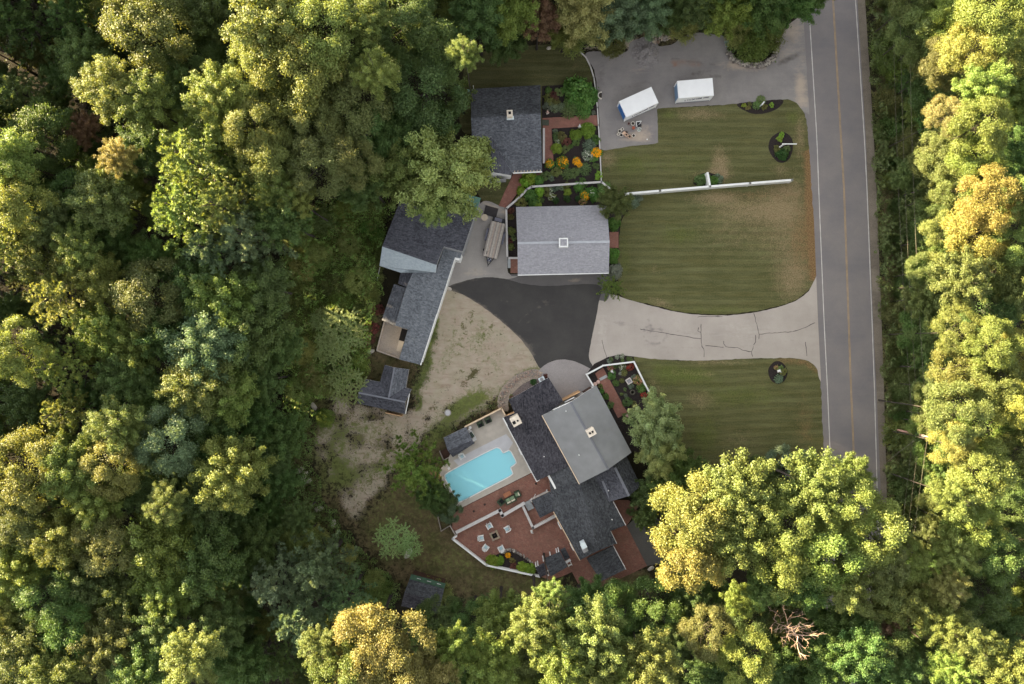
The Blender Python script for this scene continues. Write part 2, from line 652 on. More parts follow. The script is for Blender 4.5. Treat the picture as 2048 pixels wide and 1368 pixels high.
def ground_mat():
    t = NT('ground_cover')
    sep = t.n('ShaderNodeSeparateColor')
    t.l(t.attr('cover').outputs['Color'], sep.inputs[0])
    v = t.coord()
    n1 = t.noise(v, 0.5, 6, 0.65)
    n2 = t.noise(v, 1.5, 6, 0.72, 0.6)
    n3 = t.noise(v, 4.0, 5, 0.8)
    vs = t.coord(scale=(0.8, 1.5, 1), rot=0.7)
    n4 = t.noise(vs, 1.0, 5, 0.65)
    floor = t.mix(t.ramp(n1, 0.35, 0.65), lin(26, 24, 17), lin(40, 40, 24))
    floor = t.mix(t.ramp(n3, 0.4, 0.7), floor, lin(48, 40, 28))
    dirt = t.mix(t.ramp(n4, 0.3, 0.7), lin(154, 138, 122), lin(173, 160, 145))
    dirt = t.mix(t.ramp(n1, 0.4, 0.65, 0, 0.6), dirt, lin(152, 148, 124))
    n5 = t.noise(t.coord(scale=(0.5, 2.2, 1), rot=-1.0), 0.8, 5, 0.7, 0.5)
    dirt = t.mix(t.ramp(n5, 0.52, 0.72, 0, 0.7), dirt, lin(136, 116, 98))
    dirt = t.mix(t.ramp(n3, 0.6, 0.75, 0, 0.3), dirt, lin(112, 100, 84))
    grass = t.mix(t.ramp(n2, 0.35, 0.65), lin(72, 80, 40), lin(104, 112, 62))
    grass = t.mix(t.ramp(n3, 0.45, 0.7, 0, 0.6), grass, lin(120, 122, 72))
    dry = t.mix(t.ramp(n2, 0.35, 0.65), lin(78, 68, 46), lin(112, 98, 74))
    dry = t.mix(t.ramp(n1, 0.42, 0.62, 0, 0.75), dry, lin(70, 72, 40))
    dry = t.mix(t.ramp(n3, 0.45, 0.7, 0, 0.55), dry, lin(58, 56, 34))
    wob = t.math('MULTIPLY', t.math('SUBTRACT', t.math('ADD', t.math('MULTIPLY', n2, 0.6), t.math('MULTIPLY', n3, 0.4)), 0.5), 3.0)
    edge = lambda s, lo=0.38, hi=0.62: t.ramp(t.math('ADD', s, wob), lo, hi)
    col = t.mix(edge(sep.outputs[0]), floor, dirt)
    col = t.mix(edge(sep.outputs[2]), col, dry)
    col = t.mix(edge(sep.outputs[1], 0.3, 0.85), col, grass)
    t.p.inputs['Roughness'].default_value = 0.95
    t.bump(n3, 0.6, 0.06)
    return t.col(col)


def lawn_mat(name, rot=0.0, dark=1.0, per=1.15):
    t = NT(name)
    sep = t.n('ShaderNodeSeparateColor')
    t.l(t.attr('cover').outputs['Color'], sep.inputs[0])
    v = t.coord(rot=rot)
    n1 = t.noise(v, 0.16, 5, 0.6)
    n2 = t.noise(v, 1.1, 5, 0.7)
    n3 = t.noise(v, 6.0, 4, 0.75)
    vst = t.coord(scale=(0.10, 1.0, 1), rot=rot)
    streak = t.noise(vst, 1.25, 5, 0.65, 0.2)
    streak2 = t.noise(vst, 4.0, 3, 0.65, 0.1)
    wv = t.n('ShaderNodeTexWave', wave_type='BANDS', bands_direction='Y')
    wv.inputs['Scale'].default_value = 0.314 / per
    wv.inputs['Distortion'].default_value = 1.2
    wv.inputs['Detail'].default_value = 2
    wv.inputs['Detail Scale'].default_value = 0.35
    t.l(v, wv.inputs['Vector'])
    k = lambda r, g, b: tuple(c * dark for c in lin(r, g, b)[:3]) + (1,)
    col = t.mix(t.ramp(n1, 0.35, 0.65), k(76, 76, 42), k(101, 98, 62))
    col = t.mix(t.ramp(streak, 0.38, 0.66, 0, 0.75), col, k(108, 110, 76))
    col = t.mix(t.ramp(streak2, 0.4, 0.7, 0, 0.5), col, k(60, 63, 36))
    col = t.mix(t.ramp(wv.outputs['Fac'], 0.25, 0.75, 0.0, 0.36), col, k(60, 63, 36))
    col = t.mix(t.ramp(n3, 0.45, 0.72, 0, 0.5), col, k(112, 106, 66))
    col = t.mix(t.ramp(n3, 0.28, 0.48, 0.5, 0), col, k(48, 52, 22))
    wob = t.math('MULTIPLY', t.math('SUBTRACT', t.math('ADD', t.math('MULTIPLY', n2, 0.6), t.math('MULTIPLY', n3, 0.4)), 0.5), 1.5)
    lush = t.mix(t.ramp(n3, 0.35, 0.65), k(70, 84, 34), k(104, 112, 54))
    drygr = t.mix(t.ramp(n3, 0.35, 0.65), k(110, 92, 66), k(158, 140, 110))
    rust = t.mix(t.ramp(n3, 0.35, 0.65), k(96, 70, 44), k(146, 118, 84))
    e = lambda s, hi: t.ramp(t.math('ADD', s, wob), 0.2, 0.8, 0, hi)
    col = t.mix(e(sep.outputs[1], 0.8), col, lush)
    col = t.mix(e(sep.outputs[0], 0.85), col, drygr)
    col = t.mix(e(sep.outputs[2], 0.9), col, rust)
    t.p.inputs['Roughness'].default_value = 0.95
    t.bump(n3, 0.6, 0.05)
    return t.col(col)


def asphalt_mat(name, a, b, stain, dust, speck=0.5):
    """cover r = dark stains, g = pale dust, b = rust"""
    t = NT(name)
    sep = t.n('ShaderNodeSeparateColor')
    t.l(t.attr('cover').outputs['Color'], sep.inputs[0])
    v = t.coord()
    n1 = t.noise(v, 0.22, 6, 0.6)
    n2 = t.noise(v, 2.0, 5, 0.7)
    n3 = t.noise(v, 14.0, 2, 0.6)
    n4 = t.noise(t.coord(scale=(0.25, 1.6, 1), rot=0.1), 1.0, 5, 0.7, 0.4)
    col = t.mix(t.ramp(n1, 0.35, 0.65), a, b)
    col = t.mix(t.ramp(n4, 0.45, 0.75, 0, 0.4), col, b)
    col = t.mix(t.ramp(n3, 0.4, 0.7, 0, speck), col, stain)
    wob = t.math('MULTIPLY', t.math('SUBTRACT', t.math('ADD', t.math('MULTIPLY', n2, 0.5), t.math('MULTIPLY', n4, 0.5)), 0.5), 1.6)
    e = lambda s: t.ramp(t.math('ADD', s, wob), 0.3, 0.9, 0, 0.85)
    col = t.mix(e(sep.outputs[1]), col, dust)
    col = t.mix(e(sep.outputs[0]), col, stain)
    col = t.mix(t.math('MULTIPLY', sep.outputs[2], 0.8), col, lin(150, 96, 60))
    t.bump(n3, 0.25, 0.02)
    return t.col(col)


GM = ground_mat()
LAWN = lawn_mat('front_lawn_grass')
LAWN_S = lawn_mat('south_lawn_grass', rot=-0.05)
LAWN_D = lawn_mat('shaded_lawn_grass', dark=0.75)  # darker copy of the grass, shade put into its colour
A_ROAD = asphalt_mat('road_asphalt', lin(118, 114, 116), lin(132, 126, 124), lin(96, 92, 94), lin(140, 132, 126), 0.25)
A_PARK = asphalt_mat('worn_asphalt', lin(126, 121, 121), lin(146, 141, 138), lin(86, 80, 78), lin(178, 162, 146), 0.22)
A_OLD = asphalt_mat('old_asphalt', lin(92, 89, 89), lin(106, 102, 101), lin(70, 68, 68), lin(140, 128, 116), 0.3)
A_BLACK = asphalt_mat('fresh_asphalt', lin(60, 58, 58), lin(72, 70, 68), lin(50, 48, 48), lin(112, 104, 96), 0.3)
A_PALE = asphalt_mat('pale_driveway', lin(162, 153, 145), lin(176, 167, 159), lin(122, 116, 114), lin(192, 184, 176), 0.15)
A_YARD = asphalt_mat('yard_concrete', lin(138, 133, 130), lin(158, 153, 148), lin(104, 100, 98), lin(176, 164, 150), 0.25)
A_APRON = asphalt_mat('apron_gravel', lin(146, 140, 138), lin(160, 154, 152), lin(112, 106, 106), lin(170, 164, 160), 0.55)
A_GRAVEL = asphalt_mat('roadside_gravel', lin(112, 104, 94), lin(140, 130, 118), lin(70, 62, 52), lin(150, 140, 126), 0.7)

DIRT = smooth_poly([(880, 575), (930, 575), (985, 600), (1030, 640), (1065, 680), (1088, 715), (1096, 745), (1060, 765), (1040, 752), (1010, 775),
                    (990, 800), (940, 826), (884, 858), (850, 868), (828, 900), (800, 950), (745, 1010), (715, 1042), (688, 1010),
                    (650, 950), (632, 890), (628, 830), (650, 805), (720, 800), (820, 810), (836, 760), (850, 700), (870, 630)])


THICK = [(560, 470), (640, 400), (770, 395), (790, 420), (762, 500), (752, 560), (768, 580), (748, 640), (736, 700), (712, 760), (640, 800), (600, 860), (560, 840), (570, 650)]


def ground_cover(px, py):
    wx = (vnoise(px, py, 26, 1) - .5) * 22
    wy = (vnoise(px, py, 26, 2) - .5) * 22
    qx, qy = px + wx, py + wy
    soft = lambda poly, w: sum(inside(qx + a, qy + c, poly).astype(float) for a, c in ((0, 0), (w, 0), (-w, 0), (0, w), (0, -w), (w * .7, w * .7), (-w * .7, w * .7), (w * .7, -w * .7), (-w * .7, -w * .7), (w * .45, w * .2), (-w * .2, w * .45), (w * .2, -w * .45), (-w * .45, -w * .2))) / 13
    d = (soft(DIRT, 17) * 0.55 + soft(DIRT, 34) * 0.5) * np.clip(1.12 - 0.75 * (py > 800) * vnoise(px, py, 19, 44), 0, 1)
    g = np.zeros_like(d)
    b = np.zeros_like(d)
    # worn yard west of the house: pale hard dirt, grass strips, dry grass
    g += 0.9 * stroke(qx, qy, [(873, 640), (858, 690), (845, 730), (838, 780), (836, 815)], 9)
    g += 0.8 * blob(px, py, 905, 830, 60, 20, -35) + 0.8 * blob(px, py, 950, 800, 46, 22, -20) + .7 * blob(px, py, 870, 880, 40, 16, -30)
    g += (0.25 * blob(px, py, 690, 870, 40, 55) + 0.3 * blob(px, py, 650, 880, 26, 60) + 0.4 * blob(px, py, 660, 960, 30, 50, 20)) * (0.4 + vnoise(px, py, 14, 20))
    g += 0.25 * blob(px, py, 740, 860, 60, 40) + 0.5 * blob(px, py, 700, 950, 40, 30) + .5 * blob(px, py, 770, 930, 45, 20, -30)
    g += 0.45 * blob(px, py, 985, 725, 30, 12, 50) + 0.35 * blob(px, py, 900, 700, 16, 60, 25) + .4 * blob(px, py, 960, 670, 24, 40, 40)
    g += 0.7 * stroke(px, py, [(1000, 800), (1010, 775), (1040, 750), (1078, 738)], 8)
    grass2 = soft([(720, 1045), (800, 955), (880, 870), (905, 1050), (960, 1130), (1080, 1165), (1190, 1185), (1300, 1140),
                             (1320, 1190), (1180, 1215), (950, 1190), (840, 1150), (760, 1100)], 18)
    g = np.maximum(g, 0.42 * grass2 * (0.4 + 1.0 * vnoise(px, py, 34, 5)))
    b = np.maximum(b, grass2 * (0.75 + 0.4 * vnoise(px, py, 55, 6)))
    b += 0.7 * stroke(px, py, [(800, 960), (850, 1060), (900, 1110), (980, 1150), (1100, 1180)], 18)
    b += 0.6 * stroke(px, py, [(830, 980), (880, 1030), (905, 1080)], 14)
    d += 0.35 * stroke(px, py, [(1095, 1140), (980, 1160), (910, 1105)], 12)
    for tr in ([(836, 862), (862, 822), (900, 772), (962, 736)], [(848, 870), (876, 828), (914, 784), (980, 748)], [(905, 760), (950, 700), (985, 650)], [(925, 770), (968, 712), (1005, 664)], [(830, 872), (780, 900), (740, 960)]):
        b += 0.24 * stroke(px + wx * .2, py + wy * .2, tr, 7) * (0.4 + 1.2 * vnoise(px, py, 12, 36))
    b += 0.5 * blob(px, py, 935, 795, 34, 14, -30) * vnoise(px, py, 9, 34) + 0.3 * blob(px, py, 930, 660, 14, 70, 25) * vnoise(px, py, 8, 35) * 1.8
    # south-east corner between the patio and the wood
    b += 0.7 * blob(px, py, 1240, 1165, 70, 30, -25)
    # lawn west of the barn wall, rough grass
    g += 0.5 * inside(px, py, [(570, 430), (770, 400), (770, 540), (740, 700), (640, 800), (590, 780), (560, 600)])
    b += 0.8 * blob(px, py, 752, 655, 18, 50) + 0.7 * blob(px, py, 795, 727, 50, 14, 15) + 0.5 * blob(px, py, 795, 585, 14, 40, 20)
    spk = vnoise(px, py, 13, 18)
    g += d * (0.22 * spk + 0.06 * (px < 800) + 0.10 * (py > 840))
    b += d * 0.25 * vnoise(px, py, 17, 19)
    g += 0.5 * blob(px, py, 1110, 1160, 50, 14)
    # wooded top edge with sandy bank
    d += 0.8 * blob(px, py, 1262, 84, 22, 16) + 0.55 * blob(px, py, 1335, 70, 34, 26) + 0.5 * blob(px, py, 1400, 45, 30, 18) + .6 * blob(px, py, 1200, 95, 60, 10)
    b += 0.6 * blob(px, py, 1330, 70, 90, 40)
    b += 0.75 * soft([(1745, -60), (1850, -60), (1870, 700), (1880, 1400), (1790, 1400), (1775, 900), (1765, 500)], 10)
    g += 0.5 * soft(THICK, 20)
    b += 0.6 * soft([(560, 840), (620, 800), (640, 870), (626, 920), (650, 990), (690, 1060), (740, 1110), (800, 1170), (800, 1220), (700, 1220), (600, 1120), (540, 1000)], 24)
    b = np.maximum(b, 0.7 * soft([(600, 790), (850, 600), (1090, 740), (1000, 830), (930, 870), (890, 1060), (960, 1150), (1190, 1190), (1300, 1200), (1100, 1230), (800, 1200), (640, 1010)], 26) * (1 - 0.85 * np.clip(d, 0, 1)))
    b += 0.28 * d * (px < 800) * vnoise(px, py, 11, 37)
    g += 0.32 * vnoise(px, py, 12, 33) * soft([(600, 800), (680, 840), (700, 960), (660, 1000), (690, 1060), (780, 1090), (800, 1180), (740, 1130), (640, 1040), (600, 900)], 20)
    # road verges
    b += 0.8 * np.exp(-((px - (1733 + (py - 300) * 0.045)) / 14) ** 2)
    g += 0.45 * np.exp(-((px - (1748 + (py - 300) * 0.045)) / 12) ** 2)
    # between the two small buildings and the bank behind them
    g += 0.5 * blob(px, py, 990, 385, 34, 34)
    return d, g, b


def build_ground():
    xs = np.concatenate([np.arange(-2400, -400, 160), np.arange(-400, 2500, 6.5), np.arange(2500, 4600, 160)])
    ys = np.concatenate([np.arange(-2000, -300, 160), np.arange(-300, 1700, 6.5), np.arange(1700, 3500, 160)])
    gx, gy = np.meshgrid(xs, ys)
    nx, ny = len(xs), len(ys)
    px, py = gx.ravel(), gy.ravel()
    hz = (vnoise(px, py, 60, 31) - 0.5) * 0.0
    co = np.zeros((nx * ny, 3), np.float32)
    co[:, 0] = (px - 1024) * S
    co[:, 1] = (684 - py) * S
    co[:, 2] = hz
    idx = np.arange(nx * ny).reshape(ny, nx)
    q = np.stack([idx[1:, :-1], idx[1:, 1:], idx[:-1, 1:], idx[:-1, :-1]], -1).reshape(-1, 4)
    me = bpy.data.meshes.new('ground')
    me.vertices.add(nx * ny)
    me.vertices.foreach_set('co', co.ravel())
    me.loops.add(q.size)
    me.loops.foreach_set('vertex_index', q.ravel().astype(np.int32))
    me.polygons.add(len(q))
    me.polygons.foreach_set('loop_start', np.arange(0, q.size, 4, dtype=np.int32))
    me.update(calc_edges=True)
    me.materials.append(GM)
    set_cover(me, ground_cover(px, py))
    o = bpy.data.objects.new('ground', me)
    C.objects.link(o)
    o['kind'] = 'structure'


build_ground()

# road: centre line and edges measured on the photo
def road_x(py, which):
    tab = {'l': [(0, 1617), (280, 1634), (380, 1637.5), (640, 1648), (780, 1655), (946, 1662), (1190, 1671), (1368, 1678)],
           'y': [(0, 1666), (280, 1682), (380, 1688), (640, 1697), (780, 1702), (946, 1709), (1190, 1717), (1368, 1724)],
           'r': [(0, 1711), (280, 1729), (380, 1734), (640, 1744), (780, 1749), (1005, 1755), (1190, 1761), (1368, 1767)]}[which]
    for (a, xa), (b, xb) in zip(tab[:-1], tab[1:]):
        if py <= b or (b, xb) == tab[-1]:
            return xa + (xb - xa) * (py - a) / (b - a)


def ribbon(name, fx, w, z, mat, y0=-300, y1=1700, step=40, paint=None):
    ys = list(range(y0, y1 + 1, step))
    left = [(fx(y) - w[0], y) for y in ys]
    right = [(fx(y) + w[1], y) for y in ys]
    return patch(name, left + right[::-1], z, mat, paint, cell=16 if paint else 999)


def road_paint(px, py):
    lx = np.array([road_x(y, 'l') for y in py])
    r = 0.22 * np.exp(-((px - lx - 22) / 7) ** 2) + 0.2 * np.exp(-((px - lx - 72) / 7) ** 2)
    r += 0.5 * blob(px, py, 1742, 790, 6, 10)
    g = 0.25 * np.exp(-((px - lx + 6) / 8) ** 2)
    return r, g, np.zeros_like(px)


ribbon('roadside_gravel', lambda y: road_x(y, 'r'), (0, 19), 0.010, A_GRAVEL, paint=lambda px, py: (0.5 * vnoise(px, py, 20, 9), 0.6 * vnoise(px, py, 25, 8), 0 * px))
ribbon('road_shoulder', lambda y: road_x(y, 'l'), (26, 90), 0.0125, A_ROAD, paint=lambda px, py: (0.35 * vnoise(px, py, 20, 22), 0.2 * vnoise(px, py, 25, 23), 0 * px))
ribbon('road', lambda y: road_x(y, 'l'), (12, 98), 0.0435, A_ROAD, paint=road_paint)
ribbon('road_edge_line', lambda y: road_x(y, 'l'), (0.85, 0.85), 0.0475, M['line_white'])
ribbon('road_edge_line', lambda y: road_x(y, 'r'), (0.85, 0.85), 0.0475, M['line_white'])
ribbon('road_centre_line', lambda y: road_x(y, 'y'), (1.3, -0.5), 0.0475, M['line_yellow'])
ribbon('road_centre_line', lambda y: road_x(y, 'y'), (-0.8, 1.6), 0.0475, M['line_yellow'])

LAWN_A = smooth_poly([(1203, 296), (1255, 292), (1311, 287), (1315, 285), (1314, 250), (1313, 222), (1316, 216), (1390, 213), (1478, 207), (1556, 199), (1588, 202), (1606, 222),
                      (1615, 255), (1619, 310), (1625, 400), (1631, 480), (1634, 545), (1612, 585), (1570, 608), (1500, 624), (1430, 629),
                      (1360, 623), (1300, 609), (1246, 594), (1236, 560), (1238, 480), (1244, 440), (1262, 412), (1246, 396), (1222, 378), (1206, 362), (1203, 330)])
LAWN_B = smooth_poly([(1268, 713), (1310, 718), (1400, 721), (1500, 717), (1570, 716), (1610, 720), (1632, 734), (1641, 765), (1644, 830),
                      (1647, 905), (1640, 965), (1500, 985), (1380, 970), (1345, 880), (1312, 815), (1290, 765)])
LAWN_C = smooth_poly([(925, 262), (926, 150), (955, 108), (1040, 93), (1130, 89), (1163, 104), (1183, 135), (1189, 165), (1190, 300), (1080, 300), (1000, 260)])
LAWN_E = smooth_poly([(950, 372), (968, 362), (1020, 358), (1006, 392), (997, 413), (968, 404)])


def lawn_paint_a(px, py):
    r = 0.75 * blob(px, py, 1440, 330, 22, 40) + 0.6 * blob(px, py, 1400, 228, 60, 16) + 0.5 * blob(px, py, 1570, 380, 60, 22) + 0.65 * blob(px, py, 1430, 395, 60, 14)
    r += 0.6 * blob(px, py, 1215, 318, 22, 22) + 0.6 * blob(px, py, 1320, 605, 36, 9, 15) + 0.55 * blob(px, py, 1600, 270, 14, 60) + .45 * blob(px, py, 1420, 350, 50, 12)
    r += 0.4 * blob(px, py, 1580, 470, 50, 120) + 0.3 * blob(px, py, 1480, 470, 120, 60) + 0.55 * blob(px, py, 1520, 420, 100, 26) + 0.5 * blob(px, py, 1590, 560, 40, 50, 40) + .4 * blob(px, py, 1560, 340, 20, 12) + .3 * blob(px, py, 1310, 540, 20, 14)
    g = 0.6 * blob(px, py, 1340, 230, 24, 10) + 0.6 * blob(px, py, 1590, 235, 24, 20) + 0.5 * blob(px, py, 1260, 330, 50, 30) + 0.5 * blob(px, py, 1440, 620, 120, 8)
    g += 0.45 * blob(px, py, 1250, 520, 14, 60) + 0.5 * blob(px, py, 1360, 470, 60, 24) + 0.4 * blob(px, py, 1490, 405, 30, 14) + .35 * blob(px, py, 1380, 330, 80, 40)
    b = 1.1 * np.exp(-((px - (1616 + (py - 250) * 0.053)) / 12) ** 2) * (py > 300) * (py < 560)
    b += 0.5 * blob(px, py, 1600, 480, 30, 80) + .4 * blob(px, py, 1520, 390, 90, 10)
    return r, g, b


def lawn_paint_b(px, py):
    g = 0.75 * blob(px, py, 1390, 750, 50, 16) + 0.55 * blob(px, py, 1330, 745, 40, 30) + 0.5 * blob(px, py, 1480, 790, 110, 30) + 0.5 * blob(px, py, 1410, 870, 40, 50)
    r = 0.5 * blob(px, py, 1440, 724, 90, 7) + 0.5 * blob(px, py, 1400, 800, 36, 24) + 0.45 * stroke(px, py, [(1345, 745), (1430, 748)], 5) + 0.3 * blob(px, py, 1480, 880, 60, 30)
    r += 0.35 * blob(px, py, 1310, 770, 14, 40, -25)
    b = 0.6 * stroke(px, py, [(1560, 720), (1610, 724), (1635, 740)], 8) + 0.35 * blob(px, py, 1610, 850, 26, 80)
    return r, g, b


z0 = lambda px, py: (0.25 * vnoise(px, py, 40, 3), 0.2 * vnoise(px, py, 50, 4), 0 * px)
patch('front_lawn', LAWN_A, 0.018, LAWN, lawn_paint_a, wob=2.0)
patch('south_lawn', LAWN_B, 0.018, LAWN_S, lawn_paint_b, wob=2.0)
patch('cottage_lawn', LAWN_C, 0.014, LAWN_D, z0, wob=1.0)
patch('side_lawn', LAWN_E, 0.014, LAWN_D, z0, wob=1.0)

PARK = smooth_poly([(1171, 108), (1205, 103), (1252, 103), (1262, 84), (1290, 78), (1310, 92), (1345, 88), (1362, 76), (1392, 66), (1446, 72), (1455, 92),
                    (1461, 112), (1482, 128), (1522, 134), (1552, 118), (1557, 92), (1558, 62), (1590, 40), (1624, 10), (1632, 60), (1640, 130), (1640, 225),
                    (1612, 226), (1588, 203), (1556, 199), (1478, 207), (1420, 211), (1317, 216.5), (1314, 219), (1315.5, 250), (1316, 283), (1316, 285), (1312, 287.5), (1260, 292), (1201, 297), (1199, 240), (1194, 180), (1188, 140)], step=5)


def park_paint(px, py):
    r = 0.6 * stroke(px, py, [(1345, 118), (1420, 128), (1428, 130)], 4) + 0.7 * stroke(px, py, [(1385, 148), (1440, 153)], 4) + 0.5 * stroke(px, py, [(1395, 140), (1425, 143)], 3)
    r += 0.45 * blob(px, py, 1200, 160, 14, 26) + 0.5 * blob(px, py, 1575, 78, 22, 14) + 0.6 * blob(px, py, 1576, 118, 26, 8, -20) + 0.4 * stroke(px, py, [(1555, 130), (1620, 95)], 5)
    r += 0.35 * stroke(px, py, [(1230, 178), (1290, 165), (1350, 172)], 8) + .35 * blob(px, py, 1205, 130, 8, 24)
    g = 0.35 * (px > 1560) * vnoise(px, py, 24, 26) + 0.75 * blob(px, py, 1350, 60, 30, 14) + 0.7 * stroke(px, py, [(1462, 130), (1500, 138), (1530, 136)], 7) + 0.75 * blob(px, py, 1600, 170, 12, 34) + 0.6 * blob(px, py, 1585, 60, 26, 30)
    g += 0.6 * blob(px, py, 1285, 262, 26, 20) + 0.7 * blob(px, py, 1270, 276, 36, 10) + 0.4 * blob(px, py, 1440, 130, 40, 14) + 0.45 * blob(px, py, 1275, 140, 50, 8) + .55 * blob(px, py, 1608, 205, 14, 10)
    g += .35 * blob(px, py, 1575, 105, 30, 18)
    b = 0.9 * blob(px, py, 1352, 130, 4, 3) + 0.45 * stroke(px, py, [(1345, 124), (1400, 128)], 3)
    return r, g, b


patch('parking_area', PARK, 0.024, A_PARK, park_paint, cell=6, wob=1.4)
DRIVE = smooth_poly([(1216, 588), (1250, 597), (1300, 611), (1360, 625), (1430, 631), (1500, 626), (1570, 610), (1612, 587), (1636, 548), (1654, 546),
                     (1658, 650), (1662, 762), (1641, 762), (1632, 734), (1610, 720), (1570, 716), (1500, 717), (1400, 721), (1310, 718), (1268, 713),
                     (1235, 712), (1216, 722), (1204, 742), (1186, 748), (1176, 720), (1180, 690), (1186, 650), (1196, 605)])


def drive_paint(px, py):
    r = 0.5 * blob(px, py, 1310, 668, 24, 20) * (vnoise(px, py, 7, 12) > 0.5) + 0.35 * blob(px, py, 1245, 668, 14, 8) + .35 * blob(px, py, 1242, 646, 8, 6) + .3 * blob(px, py, 1310, 636, 34, 16) * (vnoise(px, py, 9, 13) > .6)
    r += 0.25 * stroke(px, py, [(1300, 705), (1420, 712), (1560, 706)], 7)
    arc = [(1310 + 24 * math.cos(a * .5), 668 + 20 * math.sin(a * .5)) for a in range(0, 11)]
    r += 0.45 * stroke(px, py, arc, 2.2) + 0.35 * stroke(px, py, [(1215, 640), (1260, 650), (1330, 662), (1420, 668), (1560, 655)], 5) + 0.3 * stroke(px, py, [(1212, 680), (1270, 688), (1350, 696), (1480, 694), (1600, 680)], 5) + .35 * stroke(px, py, [(1296, 640), (1302, 650)], 3) + .35 * stroke(px, py, [(1258, 660), (1262, 670)], 3)
    g = 0.5 * blob(px, py, 1205, 660, 16, 50) + 0.4 * blob(px, py, 1480, 660, 80, 30)
    return r, g, 0 * px


patch('driveway', DRIVE, 0.036, A_PALE, drive_paint, cell=4.5, wob=1.2)
BLACK = smooth_poly([(894, 576), (925, 563), (962, 555), (1000, 556), (1022, 561), (1050, 568), (1100, 572), (1160, 568), (1196, 570), (1204, 580), (1200, 592), (1191, 640),
                     (1181, 690), (1178, 715), (1186, 738), (1150, 724), (1120, 719), (1095, 726), (1080, 736), (1062, 706), (1037, 674), (1002, 642), (962, 611), (925, 589)], step=5)


def black_paint(px, py):
    g = 0.85 * stroke(px, py, [(905, 582), (962, 612), (1002, 644), (1037, 676), (1064, 710)], 5) + 0.4 * stroke(px, py, [(1000, 600), (1050, 610), (1100, 600)], 3)
    g += 0.5 * stroke(px, py, [(900, 572), (930, 562), (965, 556)], 4) + 0.25 * blob(px, py, 1100, 580, 30, 6, 20) + 0.3 * stroke(px, py, [(1060, 560), (1150, 575)], 3) + 0.45 * stroke(px, py, [(1030, 650), (1060, 622), (1095, 608), (1130, 606)], 2.5) + 0.35 * stroke(px, py, [(1040, 662), (1070, 632), (1110, 616)], 2.5) + .4 * blob(px, py, 1060, 690, 14, 30, -30)
    return 0.3 * vnoise(px, py, 30, 14), g, 0 * px


patch('turning_area', BLACK, 0.046, A_BLACK, black_paint, cell=6, wob=1.0)
OLDA = smooth_poly([(1000, 553), (1036, 548), (1090, 546), (1218, 545), (1222, 575), (1214, 600), (1196, 600), (1100, 580), (1040, 580)])
patch('old_apron', OLDA, 0.0385, A_OLD, lambda px, py: (0.3 * vnoise(px, py, 20, 24), 0.7 * blob(px, py, 1150, 560, 22, 4, -8) + .2 * vnoise(px, py, 14, 25), 0 * px), cell=6, wob=0.8)
YARD = smooth_poly([(965, 403), (1000, 412), (1012, 416), (1016, 470), (1016, 545), (1036, 552), (1008, 559), (962, 557), (926, 565), (896, 578), (884, 590), (880, 540), (915, 500), (945, 450)])


def yard_paint(px, py):
    r = 0.5 * blob(px, py, 990, 540, 26, 14) * (vnoise(px, py, 6, 15) > .45) + 0.35 * blob(px, py, 950, 540, 10, 8) + .4 * stroke(px, py, [(965, 400), (940, 470), (925, 520)], 6)
    return r, 0.6 * blob(px, py, 950, 545, 40, 12) + .4 * blob(px, py, 950, 440, 12, 40), 0 * px


patch('workshop_yard', YARD, 0.041, A_YARD, yard_paint, cell=6, wob=0.8)
APRON = smooth_poly([(1076, 744), (1095, 727), (1120, 719), (1150, 723), (1180, 737), (1192, 748), (1200, 775), (1190, 800), (1125, 840), (1090, 800), (1080, 765)])
patch('garage_apron', APRON, 0.051, A_APRON, lambda px, py: (0.3 * vnoise(px, py, 20, 16), 0.3 * vnoise(px, py, 30, 17), 0 * px), wob=0.6)
GPAD = [(1253, 1051), (1291, 1020), (1345, 1060), (1345, 1122), (1294, 1132)]
patch('gravel_pad', dense_poly(GPAD), 0.024, asphalt_mat('pad_gravel', lin(88, 86, 84), lin(102, 99, 96), lin(66, 64, 62), lin(112, 108, 104), 0.5), z0, wob=1.0)

# mulch beds and brick walks
B_N = bricks('walk_brick', 0.0, lin(128, 82, 74), lin(152, 108, 98))
B_P = bricks('patio_brick', 0.47)
BEDS = {
    'cottage_bed': [(1084, 172), (1189, 166), (1196, 232), (1203, 366), (1062, 375), (1036, 360), (1052, 344), (1084, 344)],
    'carriage_bed': [(1013, 418), (1040, 398), (1062, 376), (1203, 366), (1236, 390), (1262, 408), (1240, 440), (1238, 480), (1236, 520), (1235, 560), (1216, 545), (1214, 415), (1034, 416), (1034, 516), (1014, 516)],
    'front_bed': [(1172, 749), (1188, 728), (1216, 714), (1240, 709), (1266, 714), (1290, 765), (1314, 816), (1345, 880), (1300, 905), (1262, 905), (1190, 772)],
    'kidney_bed': [(1474, 208), (1520, 203), (1562, 199), (1566, 206), (1550, 220), (1520, 228), (1495, 224)],
    'sign_bed': [(1560, 264), (1576, 268), (1585, 282), (1584, 306), (1574, 322), (1558, 325), (1544, 312), (1537, 294), (1542, 276)],
    'round_bed': [(1554, 722), (1568, 728), (1575, 744), (1570, 760), (1556, 768), (1542, 760), (1536, 742), (1543, 728)],
    'fence_bed': [(1388, 368), (1396, 352), (1412, 345), (1432, 350), (1444, 366), (1420, 374)],
    'patio_bed': [(1004, 1104), (1016, 1100), (1032, 1104), (1058, 1122), (1077, 1136), (1082, 1153), (1030, 1141), (972, 1129), (985, 1114)],
    'shrub_bed': [(1470, 925), (1500, 915), (1530, 914), (1640, 940), (1640, 990), (1470, 970)],
}
